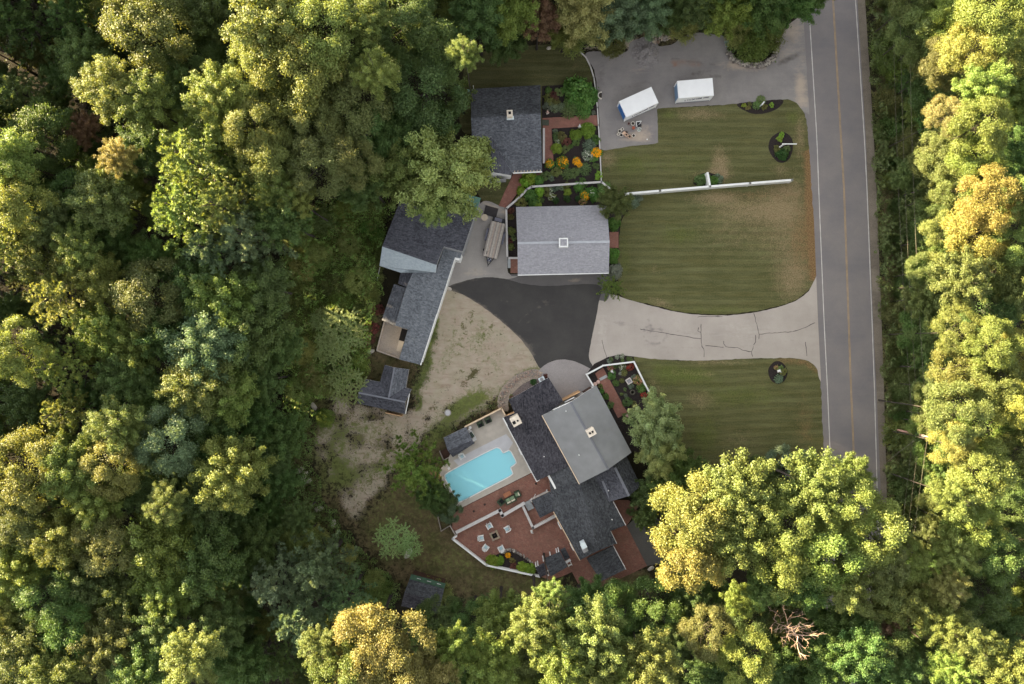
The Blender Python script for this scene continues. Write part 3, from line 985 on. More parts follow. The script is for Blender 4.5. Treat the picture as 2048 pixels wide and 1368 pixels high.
for k, pl in BEDS.items():
    poly = dense_poly(pl, 5) if k in ('cottage_bed', 'carriage_bed', 'front_bed') else smooth_poly(pl, step=4)
    patch('mulch_bed', poly, 0.056 if k in ('front_bed', 'patio_bed') else 0.030, M['mulch'], None, cell=999, wob=0.6)
WALKS = [[(1085, 236), (1196, 230), (1198, 251), (1103, 257), (1107, 322), (1100, 326), (1085, 326)],
         [(1026, 348), (1085, 344), (1085, 352), (1052, 352), (1040, 378), (1014, 416), (997, 412), (1010, 382), (1022, 358)],
         [(1190, 747), (1206, 735), (1255, 826), (1236, 836)],
         [(1219, 464), (1237, 464), (1237, 496), (1219, 496)],
         [(1021, 518), (1037, 518), (1037, 546), (1021, 546)]]
for i, wp in enumerate(WALKS):
    patch('brick_walk', dense_poly(wp), 0.064, B_N if i != 4 else B_P, None, cell=999, thick=0.05)

# ------------------------------------------------------------------ buildings
ZT = 0.6                # height of the pool terrace


def centroid(pts):
    c = Vector((0, 0, 0))
    for p in pts:
        c += p
    return c / len(pts)


def planar(pl):
    """photo points with the nearest flat plane's heights, so that every roof plane is flat"""
    if len(pl) < 4:
        return pl
    w = np.array([W(*p) for p in pl])
    A = np.c_[w[:, 0], w[:, 1], np.ones(len(pl))]
    c, *_ = np.linalg.lstsq(A, w[:, 2], rcond=None)
    out = []
    for px, py, z in pl:
        for _ in range(4):
            q = W(px, py, z)
            z = float(c[0] * q.x + c[1] * q.y + c[2])
        out.append((px, py, z))
    return out


def building(name, label, cat, sections, z0=0.0):
    """sections: list of dicts(planes=[(points (px,py,z), roof material)], wall=material or None)"""
    for s in sections:
        s['planes'] = [(planar(pl), mk) for pl, mk in s['planes']]
    allp = [W(*p) for s in sections for pl, _ in s['planes'] for p in pl]
    c = centroid(allp)
    base = Vector((c.x, c.y, 0))
    root = thing(name, label, cat, base)
    for s in sections:
        secp = [W(*p) for pl, _ in s['planes'] for p in pl]
        sc = centroid(secp)
        mats, keys = [], []
        mb, wb = MB(), MB()
        for pl, mk in s['planes']:
            if mk not in keys:
                keys.append(mk)
        trim = M[s.get('trim', 'white')]
        for pl, mk in s['planes']:
            pts = [W(*p) for p in pl]
            mb.slab([p - base for p in pts], s.get('t', 0.16), keys.index(mk), len(keys))
            if s.get('wall'):
                q = []
                for p in pts:
                    d = Vector((sc.x - p.x, sc.y - p.y, 0))
                    q.append(p + d.normalized() * min(s.get('inset', 0.38), d.length * 0.6) - base - Vector((0, 0, s.get('t', 0.16) + 0.12)))
                nz = sum((q[i].x * q[(i + 1) % len(q)].y - q[(i + 1) % len(q)].x * q[i].y) for i in range(len(q)))
                if nz < 0:
                    q = q[::-1]
                low = [Vector((p.x, p.y, z0)) for p in q]
                wb.face(q)
                for i in range(len(q)):
                    j = (i + 1) % len(q)
                    wb.face([low[i], low[j], q[j], q[i]])
        mb.build('roof', [M[k] for k in keys] + [trim], root)
        if s.get('wall'):
            wb.build('wall', M[s['wall']], root)
    return root


def strip(root, name, a, b, w, h, mat, dz=0.0):
    """a beam part between two photo points (px,py,z), child of root"""
    A, B = W(*a), W(*b)
    mb = MB()
    o = root.location if root is not None else Vector((0, 0, 0))
    mb.beam(A - o + Vector((0, 0, dz)), B - o + Vector((0, 0, dz)), w, h)
    return mb.build(name, mat, root)


def chimney(root, px, py, zt, w, l, rz, mat, flues=(), depth=1.8, cap=0.12):
    o = root.location
    p = W(px, py, zt) - o
    mb = MB()
    mb.box((p.x, p.y, p.z - depth / 2 - cap), (w - 0.1, l - 0.1, depth), rz)
    mb.box((p.x, p.y, p.z - cap / 2), (w, l, cap), rz)
    ch = mb.build('chimney', mat, root)
    for fx, fy, fs in flues:
        f = MB()
        x, y = fx * math.cos(rz) - fy * math.sin(rz), fx * math.sin(rz) + fy * math.cos(rz)
        f.box((p.x + x, p.y + y, p.z + 0.035), (fs, fs, 0.07), rz)
        f.build('flue', M['dark'], ch)
    return ch


def vent(root, px, py, z, mat='white'):
    o = root.location
    p = W(px, py, z) - o
    mb = MB()
    mb.lathe((p.x, p.y, p.z - 0.25), [(0.07, 0), (0.07, 0.45), (0.05, 0.47)], 8)
    return mb.build('vent_pipe', M[mat], root)


def wall_panel(root, name, a, b, z0, z1, off, mat, t=0.06):
    """a flat panel standing on the line a-b (plan points), shifted by off along its left-hand normal"""
    o = root.location
    A, B = Vector((a.x, a.y, 0)) - o, Vector((b.x, b.y, 0)) - o
    d = (B - A).normalized()
    n = Vector((-d.y, d.x, 0)) * off
    c = (A + B) / 2 + n
    mb = MB()
    mb.box((c.x, c.y, (z0 + z1) / 2), ((B - A).length, t, z1 - z0), math.atan2(d.y, d.x))
    return mb.build(name, mat, root)


R_HOUSE = math.radians(28.5)

# --- cottage at the top
cot = building('cottage', 'low slate-roofed cottage beside the flower garden, cream chimney on its ridge', 'house', [
    dict(planes=[([(943, 178, 3.0), (1081, 170, 3.0), (1081.5, 224, 5.2), (942, 233, 5.2)], 'sh_char'),
                 ([(942, 233, 5.2), (1081.5, 224, 5.2), (1084, 342.5, 2.9), (1024, 345.5, 2.9), (982, 272, 4.15), (946, 316, 3.4)], 'sh_slate')], wall='siding_brown'),
    dict(planes=[([(982, 272, 4.2), (986, 344.5, 4.2), (954, 356, 2.9), (947, 318, 2.9)], 'sh_dark'),
                 ([(982, 272, 4.2), (1024, 346, 2.9), (1021.5, 350.5, 2.9), (986, 344.5, 4.2)], 'sh_dark')], wall='white', inset=0.12)])
chimney(cot, 1019.5, 226.5, 6.3, 0.8, 0.9, 0.06, M['chimney'], [(0, 0.05, 0.36)])
o_ = cot.location
fl = MB()
p = W(1020.5, 236, 5.25) - o_
fl.box((p.x, p.y, p.z), (0.98, 0.5, 0.06), 0.06)
fl.build('flashing', M['flashing'], cot)
strip(cot, 'ridge_cap', (942, 233, 5.22), (1081.5, 224, 5.22), 0.3, 0.06, M['sh_char'])
strip(cot, 'gutter', (1026, 346.2, 2.85), (1084, 343.6, 2.85), 0.16, 0.12, M['white'])
for k in range(9):
    strip(cot, 'snow_guard', (1029 + k * 6.4, 345.2 - k * 0.27, 2.98), (1029.6 + k * 6.4, 341.6 - k * 0.27, 3.05), 0.07, 0.07, M['pale_wood'])
pa, pb = W(960, 362), W(1018, 360)
wall_panel(cot, 'garage_door', W(972, 366), W(1012, 362.5), 0.05, 2.2, -0.10, M['siding_grey'])
gv = MB()
p = W(988.5, 352, 3.1) - o_
gv.box((p.x, p.y, p.z), (0.5, 0.14, 0.35), 0.06)
gv.build('gable_vent', M['siding_grey'], cot)
for k, (x, y) in enumerate(((1083, 250), (1083, 292))):
    w_ = MB()
    p = W(x, y, 0) - o_
    w_.box((p.x - 0.28, p.y, 1.5), (0.12, 1.3, 1.2), 0)
    wi = w_.build('window', M['white'], cot)
    g_ = MB()
    g_.box((p.x - 0.22, p.y, 1.5), (0.04, 1.1, 1.0), 0)
    g_.build('pane', M['glass'], wi)
sh = MB()
p = W(1089, 292) - o_
sh.box((p.x - 0.1, p.y, 0.16), (0.30, 5.0, 0.2), 0)
sh.build('sill_step', M['stone_cap'], cot)

# --- carriage house
car = building('carriage_house', 'wide pale lavender-grey roofed carriage house with white cupola', 'outbuilding', [
    dict(planes=[([(1032, 414, 3.0), (1213.5, 410, 3.0), (1219.3, 483.5, 5.6), (1035, 486.5, 5.6)], 'sh_lav'),
                 ([(1035, 486.5, 5.6), (1219.3, 483.5, 5.6), (1217.5, 545.5, 3.2), (1035.6, 549.5, 3.2)], 'sh_lav')], wall='white', inset=0.3)])
strip(car, 'ridge_cap', (1035, 486.3, 5.62), (1219.3, 483.3, 5.62), 0.34, 0.07, M['ridge_pale'])
strip(car, 'gutter', (1035.6, 550.2, 3.1), (1217.5, 546.2, 3.1), 0.14, 0.16, M['white'])
o_ = car.location
cu = MB()
p = W(1127.2, 485, 6.3) - o_
cu.box((p.x, p.y, p.z - 0.7), (1.22, 1.22, 1.5), 0.02)
cup = cu.build('cupola', M['white'], car)
cr = MB()
b4 = [(p.x - .52, p.y - .52), (p.x + .52, p.y - .52), (p.x + .52, p.y + .52), (p.x - .52, p.y + .52)]
top = (p.x, p.y, p.z + 0.25)
for i in range(4):
    a, b = b4[i], b4[(i + 1) % 4]
    cr.face([(a[0], a[1], p.z + 0.02), (b[0], b[1], p.z + 0.02), top])
cr.build('cupola_roof', M['sh_lav'], cup)
S0, S1 = W(1040, 540), W(1212, 536)
for k in range(3):
    a = S0.lerp(S1, 0.06 + k * 0.32)
    b = S0.lerp(S1, 0.06 + k * 0.32 + 0.25)
    wall_panel(car, 'garage_door', a, b, 0.06, 2.4, -0.30, M['white_worn'], 0.08)

# --- barn with the L-shaped wing
barn = building('barn_workshop', 'dark grey roofed barn half hidden under a big green tree', 'barn', [
    dict(planes=[([(765, 491, 6.4), (874, 528, 6.4), (888, 493, 6.0), (925.5, 503, 5.4), (961, 396, 4.0), (800, 402, 4.2)], 'sh_dark'),
                 ([(765, 491, 6.4), (759, 531.5, 4.2), (871.5, 545, 5.2), (874, 528, 6.4)], 'sh_pale'),
                 ([(759, 531.5, 4.2), (802.5, 545.5, 3.9), (833, 533, 4.3), (871.5, 545, 5.2)], 'sh_pale')], wall='siding_grey', inset=0.25),
])
o_ = barn.location
strip(barn, 'ridge_cap', (765, 491, 6.43), (874, 528, 6.43), 0.28, 0.06, M['sh_dark'])
mo = MB()
mo.slab([W(935, 389, 4.08) - o_, W(962, 396, 4.06) - o_, W(952, 424, 4.43) - o_, W(925, 415, 4.5) - o_], 0.03)
mo.build('green_sheen', plain('green_sheen_sheet', lin(84, 116, 104), 0.8, 0.3, 1.2), barn)  # pale green sheen of the roof corner, put into the sheet's colour
strip(barn, 'drain_pole', (760, 534, 0.6), (754, 561, 0.6), 0.07, 0.07, M['white_worn'])

wing = building('stable_wing', 'long narrow slate roofed wing running down from the barn with white eave', 'outbuilding', [
    dict(planes=[([(831, 533, 4.2), (871, 546, 4.3), (888, 494, 4.6), (925, 503.5, 4.2), (920.5, 517, 3.9), (910, 514.5, 3.9), (841, 729.5, 3.4), (798, 718.7, 3.4), (815.7, 659, 3.5), (790, 651, 3.3), (812, 576, 3.5)], 'sh_blue')],
         wall='white', inset=0.3),
    dict(planes=[([(788, 568, 2.5), (811.5, 575.5, 3.1), (789.5, 651, 3.1), (763.5, 640, 2.5)], 'sh_slate')], wall='siding_grey', inset=0.2, trim='siding_grey'),
    dict(planes=[([(801, 545.5, 3.0), (831, 533.5, 3.6), (815, 576, 3.3), (796, 567, 2.8)], 'sh_dark')], wall='siding_grey', inset=0.2, trim='siding_grey'),
])
strip(wing, 'fascia', (910.4, 515, 3.8), (841.4, 730, 3.3), 0.12, 0.34, M['white'])
strip(wing, 'fascia', (910.4, 514.2, 3.82), (921, 518, 3.82), 0.12, 0.3, M['white'])
yl = thing('yard_enclosure', 'small old concrete yard enclosed behind the slate roofed wing', 'enclosure', W(790, 685))
o_ = yl.location
fl = MB()
fl.prism([(W(*q) - o_)[:2] for q in ((771, 642), (815, 657), (799, 715), (756, 701))], 0.0, 0.12)
fl.build('floor', asphalt_mat('stained_concrete', lin(150, 142, 134), lin(166, 158, 150), lin(92, 82, 74), lin(186, 180, 170), 0.5), yl, uv=False)
for a, b in (((770.5, 641.5), (755, 701)), ((755, 701), (799, 716.5))):
    mb = MB()
    A, B = W(*a) - o_, W(*b) - o_
    mb.beam((A.x, A.y, .35), (B.x, B.y, .35), 0.16, 0.6)
    mb.build('low_wall', M['grey_wood'], yl)
mb = MB()
mb.prism([(W(*q) - o_)[:2] for q in ((804, 657), (815.5, 660), (808.5, 683), (798, 680))], 0.13, 0.18)
mb.build('hatch', M['dark'], yl)
mb = MB()
mb.prism([(W(*q) - o_)[:2] for q in ((798, 681), (808, 684), (802, 704), (793, 701))], 0.13, 0.19)
mb.build('pale_panel', M['concrete'], yl)

# --- T-shaped shed
tsh = building('garden_shed', 'T-shaped dark slate shed at the end of the wing, white gable', 'shed', [
    dict(planes=[([(717, 785.5, 3.6), (810.5, 804, 3.6), (823, 778.5, 2.6), (767, 765, 2.7), (731, 758.5, 2.5)], 'sh_dark'),
                 ([(717, 785.5, 3.6), (715, 806.5, 2.5), (810, 828, 2.5), (810.5, 804, 3.6)], 'sh_dark')], wall='siding_brown', inset=0.25),
    dict(planes=[([(789, 735, 3.5), (777.5, 795, 3.5), (758, 770, 2.6), (769.5, 730, 2.5)], 'sh_dark'),
                 ([(789, 735, 3.5), (817.7, 738.5, 2.5), (811, 780, 2.6), (777.5, 795, 3.5)], 'sh_slate')], wall='siding_brown', inset=0.25)])
strip(tsh, 'ridge_cap', (717, 785.5, 3.64), (810.5, 804, 3.64), 0.22, 0.06, M['ridge_line'])
strip(tsh, 'ridge_cap', (789, 735, 3.54), (777.5, 795, 3.54), 0.22, 0.06, M['ridge_line'])
strip(tsh, 'gable_trim', (819, 788, 2.7), (815.5, 806, 3.5), 0.1, 0.2, M['white'])
strip(tsh, 'gable_trim', (815.5, 806, 3.5), (811, 827, 2.6), 0.1, 0.2, M['white'])
wall_panel(tsh, 'wood_door', W(776, 819), W(808, 826), 0.05, 2.1, -0.28, M['tan_wood'], 0.08)

# --- main house
house = building('main_house', 'large main house of joined black and grey roofs by the swimming pool', 'house', [
    # west wing with garage doors facing the apron
    dict(planes=[([(1017, 799, 3.0), (1026, 795, 3.1), (1097, 755, 3.3), (1126, 801, 4.0), (1106, 819, 4.2), (1086, 832, 4.4), (1140, 931, 4.4), (1073.7, 962, 3.0), (1006, 835, 2.8), (1029, 826, 3.0)], 'sh_black')],
         wall='white', inset=0.3),
    # tall grey gable
    dict(planes=[([(1084, 831, 5.0), (1141, 804, 6.6), (1216.5, 938.5, 6.6), (1158.6, 968, 5.0)], 'membrane'),
                 ([(1141, 804, 6.6), (1192.5, 770.6, 5.0), (1263, 905, 5.0), (1216.5, 938.5, 6.6)], 'membrane')], wall='white', inset=0.35),
    # south wing
    dict(planes=[([(1097, 948, 3.2), (1150, 926, 4.3), (1197, 1101, 4.3), (1160, 1120.5, 3.0), (1106.5, 1020, 3.1)], 'sh_char'),
                 ([(1150, 926, 4.3), (1200, 958, 3.5), (1251, 1050.5, 3.1), (1221, 1062, 3.4), (1233, 1087, 3.2), (1197, 1101, 4.3)], 'sh_char')], wall='white', inset=0.3),
    # east wing behind the grey gable
    dict(planes=[([(1222, 925, 4.6), (1258, 992, 4.5), (1218, 1004, 3.6), (1190, 955, 3.7)], 'sh_dark'),
                 ([(1222, 925, 4.6), (1253, 912, 3.3), (1281.5, 972, 3.3), (1258, 992, 4.5)], 'sh_char')], wall='siding_brown', inset=0.3, trim='siding_grey'),
    # south flat roof
    dict(planes=[([(1173, 1117, 2.7), (1226, 1091, 2.7), (1251.5, 1138.5, 2.5), (1202, 1163, 2.5)], 'sh_char')], wall=None, trim='sh_char'),
])
o_ = house.location
for q in ((1203, 1158), (1247, 1136), (1226, 1095)):
    p = W(*q, 2.4) - o_
    mb = MB()
    mb.box((p.x, p.y, 1.2), (0.14, 0.14, 2.4), R_HOUSE)
    mb.build('porch_post', M['white'], house)
strip(house, 'gutter', (1006, 835.5, 2.75), (1073.7, 963, 2.95), 0.16, 0.2, M['white'])
strip(house, 'gutter', (1073.4, 962.6, 2.95), (1079.5, 958.5, 2.95), 0.16, 0.2, M['white'])
strip(house, 'rake_trim', (1084, 831.2, 5.0), (1158.6, 968.3, 5.0), 0.09, 0.14, M['pale_wood'])
strip(house, 'rake_trim', (1106, 819.5, 5.6), (1141, 803.5, 6.6), 0.09, 0.14, M['white'])
strip(house, 'gutter', (1107, 1024, 3.0), (1160, 1121, 2.95), 0.09, 0.13, M['pale_wood'])
strip(house, 'gutter', (1251.6, 1050.5, 3.05), (1226.4, 1003, 3.3), 0.09, 0.13, M['white_worn'])
strip(house, 'gutter', (1221, 1062, 3.35), (1233.5, 1087, 3.15), 0.1, 0.14, M['white_worn'])
strip(house, 'gutter', (1226.3, 1091, 2.65), (1251.8, 1138.5, 2.45), 0.1, 0.13, M['white_worn'])
strip(house, 'corner_trim', (1096, 949.5, 3.2), (1111, 977, 3.2), 0.3, 0.25, M['white'])
for dx in (-1.5, 1.5):
    strip(house, 'ridge_strip', (1141 + dx, 804, 6.63), (1216.5 + dx, 938.5, 6.63), 0.11, 0.03, M['ridge_line'])
strip(house, 'ridge_cap', (1230, 935, 4.66), (1258, 992, 4.54), 0.34, 0.06, M['ridge_line'])
strip(house, 'valley_flashing', (1205, 962, 4.0), (1222, 1002, 3.62), 0.3, 0.05, M['ridge_line'])
chimney(house, 1182.5, 865, 8.0, 1.15, 1.0, R_HOUSE, M['chimney'], [(-0.2, 0, 0.26), (0.2, 0, 0.26)])
chimney(house, 1031.5, 842, 6.4, 1.25, 1.3, R_HOUSE, M['chimney'], [(-0.3, -0.1, 0.42), (0.25, -0.1, 0.24)], depth=3.0)
chimney(house, 1167.5, 1092, 5.9, 0.75, 0.75, R_HOUSE, M['flashing'], [], depth=1.8)
p = W(1170, 1100, 5.2) - o_
mb = MB()
mb.box((p.x, p.y, p.z - .45), (0.72, 0.66, 0.8), R_HOUSE)
mb.build('chimney_base', M['siding_grey'], house)
for q in ((1132, 822, 6.2), (1158, 910, 6.1), (1088, 913, 3.6), (1224, 1039, 3.5), (1217, 981, 4.0)):
    vent(house, *q)
for fa, fb, nm, mk in ((0.04, 0.26, 'garage_door', 'tan_wood'), (0.30, 0.50, 'entry_door', 'white'), (0.54, 0.76, 'garage_door', 'tan_wood')):
    A, B = W(1027, 797, 0.0), W(1099, 757, 0.0)
    k = (H - 1.5) / H
    A, B = W(1028, 797, 3.0), W(1097, 757, 3.0)
    A.z = B.z = 0
    wall_panel(house, nm, A.lerp(B, fa), A.lerp(B, fb), 0.06, 2.7, -0.10, M[mk], 0.1)
A, B = W(1124, 803.5, 3.3), W(1164, 783, 3.3)
A.z = B.z = 0
wall_panel(house, 'garage_door', A.lerp(B, 0.05), A.lerp(B, 0.92), 0.06, 3.0, 0.06, M['tan_wood'], 0.12)
A, B = W(1163, 783, 4.6), W(1189, 769, 4.6)
for (x0, y0), (x1, y1), nm, mk, zz0, zz1 in ((((1130, 806)), ((1150, 796)), 'balcony_rail', 'white', 3.4, 3.7), ((1168, 787), (1184, 777), 'brown_panel', 'brown_wood', 0.1, 2.4)):
    a, b = W(x0, y0, zz1), W(x1, y1, zz1)
    wall_panel(house, nm, a, b, zz0, zz1, 0.12, M[mk], 0.12)
# small windows on the walls that face the lawns
for (x, y, z, rz) in ((1229, 852, 5, R_HOUSE - math.pi / 2), (1247, 886, 5, R_HOUSE - math.pi / 2), (1040, 905, 2.8, R_HOUSE + math.pi / 2), (1060, 940, 2.8, R_HOUSE + math.pi / 2), (1120, 1055, 3, R_HOUSE + math.pi / 2), (1145, 1098, 3, R_HOUSE + math.pi / 2)):
    p = W(x, y, z) - o_
    mb = MB()
    d = Vector((math.cos(rz), math.sin(rz), 0))
    inn = Vector((house.location.x, house.location.y, 0))
    mb.box((p.x, p.y, 1.7), (0.9, 0.14, 1.2), rz)
    wi = mb.build('window', M['white'], house)
    mb = MB()
    mb.box((p.x, p.y, 1.7), (0.74, 0.2, 1.02), rz)
    mb.build('pane', M['glass'], wi)

porch = building('side_porch', 'small dark ribbed porch roof over steps beside the brick patio', 'porch', [
    dict(planes=[([(1062.5, 1000, 2.6), (1101, 982, 3.0), (1110, 1021, 3.0), (1080, 1036, 2.6)], 'sh_char')], wall=None, trim='pale_wood')])
o_ = porch.location
for q in ((1064, 1002), (1081, 1033)):
    p = W(*q, 2.5) - o_
    mb = MB()
    mb.box((p.x, p.y, 1.25), (0.13, 0.13, 2.5), R_HOUSE)
    mb.build('post', M['white'], porch)
for k in range(11):
    t = (k + 0.5) / 11
    a = W(1062.5, 1000, 2.62).lerp(W(1080, 1036, 2.62), t) - o_
    b = W(1101, 982, 3.02).lerp(W(1110, 1021, 3.02), t) - o_
    mb = MB()
    mb.beam(a, b, 0.05, 0.04)
    mb.build('roof_rib', M['sh_dark'], porch)

# --- pool house
ph = building('pool_house', 'little dark shingled pool house beside the swimming pool', 'shed', [
    dict(planes=[([(887, 875.5, 2.5), (932, 854, 2.5), (945, 880, 3.2), (895.5, 901.5, 3.2)], 'sh_slate'),
                 ([(895.5, 901.5, 3.2), (945, 880, 3.2), (948.5, 887, 2.7), (905.5, 914.5, 2.5)], 'sh_dark')], wall='siding_brown', inset=0.2)], )
o_ = ph.location
# --- mossy shed in the wood
ms = building('mossy_shed', 'dark lone shed with a green mossy strip at the wood edge', 'shed', [
    dict(planes=[([(822.5, 1148.5, 2.5), (891, 1167.5, 2.5), (882, 1205, 3.4), (809, 1185, 3.4)], 'sh_char'),
                 ([(809, 1185, 3.4), (882, 1205, 3.4), (876, 1228, 2.5), (802, 1212, 2.5)], 'sh_black')], wall='brown_wood', inset=0.2, trim='sh_char')])
o_ = ms.location
mb = MB()
mb.slab([W(822.7, 1148, 2.56) - o_, W(891.5, 1167, 2.56) - o_, W(888.5, 1177, 2.83) - o_, W(820, 1158, 2.83) - o_], 0.03)
mb.build('moss_strip', M['sh_moss'] if False else plain('moss_green', lin(58, 82, 66), 0.9, 0.3, 2.0), ms)
for k in range(5):
    a, b = W(834 + k * 10, 1156.5 + k * 2.6 + (k % 2) * 3, 2.72), W(842 + k * 10, 1158.7 + k * 2.6 + (k % 2) * 3, 2.72)
    mb = MB()
    mb.beam(a - o_, b - o_, 0.06, 0.04)
    mb.build('loose_lath', M['white_worn'], ms)

# --- patio bar shelter
bar = building('patio_shelter', 'small dark roofed patio shelter on white posts above the brick', 'shelter', [
    dict(planes=[([(1087.6, 1117.5, 2.7), (1120, 1103.5, 2.7), (1135.5, 1133.5, 2.6), (1101.5, 1153, 2.6)], 'sh_char')], wall=None, trim='sh_char'),
    dict(planes=[([(1071, 1135, 2.3), (1087.6, 1126, 2.3), (1097, 1147.5, 2.2), (1080, 1155, 2.2)], 'sh_black')], wall=None, trim='sh_char'),
    dict(planes=[([(1120, 1100, 1.1), (1130, 1095, 1.1), (1140, 1115, 1.1), (1130, 1121, 1.1)], 'sh_char')], wall=None, trim='sh_char'),
])
o_ = bar.location
for i, (q, z) in enumerate((((1072, 1133), 2.2), ((1076, 1131), 2.2), ((1087, 1122), 2.6), ((1101, 1113.5), 2.6), ((1114, 1107), 2.6), ((1118, 1105), 2.6), ((1133, 1133), 2.5), ((1097, 1151), 2.5))):
    p = W(*q, z) - o_
    mb = MB()
    mb.box((p.x, p.y, z / 2), (0.14, 0.14, z), R_HOUSE)
    mb.build('post', M['white'], bar)
mb = MB()
a, b = W(1132, 1124.5, 1.0) - o_, W(1141, 1119.5, 1.0) - o_
mb.beam(a, b, 0.34, 0.1)
mb.build('counter', M['white'], bar)

# ------------------------------------------------------------------ pool terrace
POOL = smooth_poly([(889.5, 951), (896, 944.8), (940, 921), (985, 898.3), (995, 895.3), (1001, 898), (1005, 904.5)], closed=False, step=3) + \
    [Vector(q) for q in ((1007, 905.8), (1018, 900.3))] + smooth_poly([(1022, 903), (1031, 920), (1032.8, 925.6)], closed=False, step=3) + \
    [Vector(q) for q in ((1029, 929.5), (1021.6, 934.5))] + smooth_poly([(1022, 938), (1025, 945), (1020.5, 952), (970, 978.5), (922, 1003.3), (914.5, 1002.2), (910.5, 996), (899, 973), (889.7, 957)], closed=False, step=3)
DECK = [(930, 853), (1003, 816.5), (1012, 834), (1067, 943.5), (920.5, 1017), (904, 1004), (884, 962), (879, 945), (884, 932), (897, 926), (897, 915)]
patch('pool_deck', dense_poly(DECK), ZT, M['concrete'], None, cell=999, hole=POOL, thick=0.6)
NEWSLAB = [(907, 921), (965, 891.5), (1012.5, 868), (1026, 885), (1018, 899), (1007, 905.3), (1004.5, 903), (1000.5, 897), (994, 894.4), (985, 897.5), (940, 920), (918, 932)]
patch('deck_slab', dense_poly(NEWSLAB), ZT + 0.005, M['slab_light'], None, cell=999)
pool = thing('swimming_pool', 'blue swimming pool with white coping and corner steps', 'pool', W(955, 950, ZT))
o_ = pool.location
# liner: walls and floor
mb = MB()
PW = [W(p[0], p[1], ZT) for p in POOL]
cen = centroid(PW)
zb = 0.41
mb.face([Vector((p.x, p.y, zb)) - o_ for p in PW][::-1])
for i in range(len(PW)):
    j = (i + 1) % len(PW)
    a, b = PW[i], PW[j]
    mb.face([Vector((b.x, b.y, zb)) - o_, Vector((a.x, a.y, zb)) - o_, a - o_, b - o_])
t = NT('pool_liner')
v = t.coord()
gx = t.n('ShaderNodeSeparateXYZ')
t.l(v, gx.inputs[0])
ca, sa = math.cos(R_HOUSE), math.sin(R_HOUSE)
along = t.math('ADD', t.math('MULTIPLY', gx.outputs[0], ca), t.math('MULTIPLY', gx.outputs[1], sa))
nz = t.noise(v, 0.5, 3)
along = t.math('ADD', along, t.ramp(nz, 0.3, 0.7, -0.8, 0.8))
t.col(t.mix(t.ramp(along, -4.0, 4.5), (0.26, 0.82, 0.98, 1), (0.46, 0.90, 0.98, 1)))
liner = mb.build('liner', t.m, pool)
if liner.data.polygons[0].normal.z < 0:
    liner.data.flip_normals()
# deep-end drain square edge
mb = MB()
sq = [(905, 945), (936, 944), (945, 968), (914, 972)]
for i in range(4):
    a, b = W(*sq[i], zb + 0.01) - o_, W(*sq[(i + 1) % 4], zb + 0.01) - o_
    mb.beam(a, b, 0.05, 0.01)
mb.build('hopper_edge', plain('hopper_edge', (0.20, 0.62, 0.78, 1), 0.6, 0.05), pool)
mb = MB()
for i in range(len(PW)):
    a, b = PW[i] - o_, PW[(i + 1) % len(PW)] - o_
    mb.beam(a + Vector((0, 0, 0.02)), b + Vector((0, 0, 0.02)), 0.14, 0.07)
mb.build('coping', M['white'], pool)
for k, w in enumerate((0.0, 0.38, 0.74)):
    mb = MB()
    A0, A1, B0, B1 = (W(*q, zb) - o_ for q in ((1010.5, 904.6), (1019.8, 928.5 + 4), (1018.5, 901.5), (1031.5, 925.5)))
    a, b = A0.lerp(B0, w), A1.lerp(B1, w)
    zt_ = zb + 0.03 + 0.025 * k
    mb.prism([a[:2], B0[:2], B1[:2], b[:2]], zb + 0.02 - ZT, zt_ - ZT)
    mb.build('step', plain('pool_step', (0.62 + .06 * k, 0.74 + .02 * k, 0.78, 1), 0.6, 0.04) if k < 2 else M['white'], pool)
t = NT('pool_water')
for nd in list(t.t.nodes):
    if nd.type != 'OUTPUT_MATERIAL':
        t.t.nodes.remove(nd)
tb = t.n('ShaderNodeBsdfTransparent')
tb.inputs['Color'].default_value = (0.95, 0.985, 1.0, 1)
gl = t.n('ShaderNodeBsdfGlossy')
gl.inputs['Roughness'].default_value = 0.04
fr = t.n('ShaderNodeFresnel')
fr.inputs['IOR'].default_value = 1.33
bp = t.n('ShaderNodeBump')
bp.inputs['Strength'].default_value = 0.12
t.l(t.noise(t.coord(), 1.4, 3), bp.inputs['Height'])
t.l(bp.outputs[0], gl.inputs['Normal'])
df = t.n('ShaderNodeBsdfDiffuse')          # light scattered back by the water itself
df.inputs['Color'].default_value = (0.38, 0.88, 1.0, 1)
m0 = t.n('ShaderNodeMixShader')
m0.inputs[0].default_value = 0.72
t.l(tb.outputs[0], m0.inputs[1])
t.l(df.outputs[0], m0.inputs[2])
mx = t.n('ShaderNodeMixShader')
t.l(fr.outputs[0], mx.inputs[0])
t.l(m0.outputs[0], mx.inputs[1])
t.l(gl.outputs[0], mx.inputs[2])
t.l(mx.outputs[0], t.t.nodes['Material Output'].inputs['Surface'])
mb = MB()
mb.face([Vector((p.x, p.y, ZT - 0.08)) - o_ for p in PW])
wtr = mb.build('water', t.m, pool)
if wtr.data.polygons[0].normal.z < 0:
    wtr.data.flip_normals()
# hand rails and skimmer lid
for (x, y, dx, dy) in ((889, 953, 4, 1.5), (934, 996, 4.5, -2.2), (926, 1000, 4.5, -2.2)):
    a, b = W(x, y, ZT) - o_, W(x + dx, y + dy, ZT) - o_
    mb = MB()
    mb.tube([a, a + Vector((0, 0, 0.8)), a.lerp(b, 0.5) + Vector((0, 0, .95)), b + Vector((0, 0, 0.75)), b + Vector((0, 0, -0.2))], 0.03, 6)
    mb.build('hand_rail', M['steel'], pool)
mb = MB()
p = W(898, 937, ZT) - o_
mb.box((p.x, p.y, 0.03), (0.36, 0.36, 0.05), R_HOUSE)
mb.build('skimmer_lid', M['white'], pool)

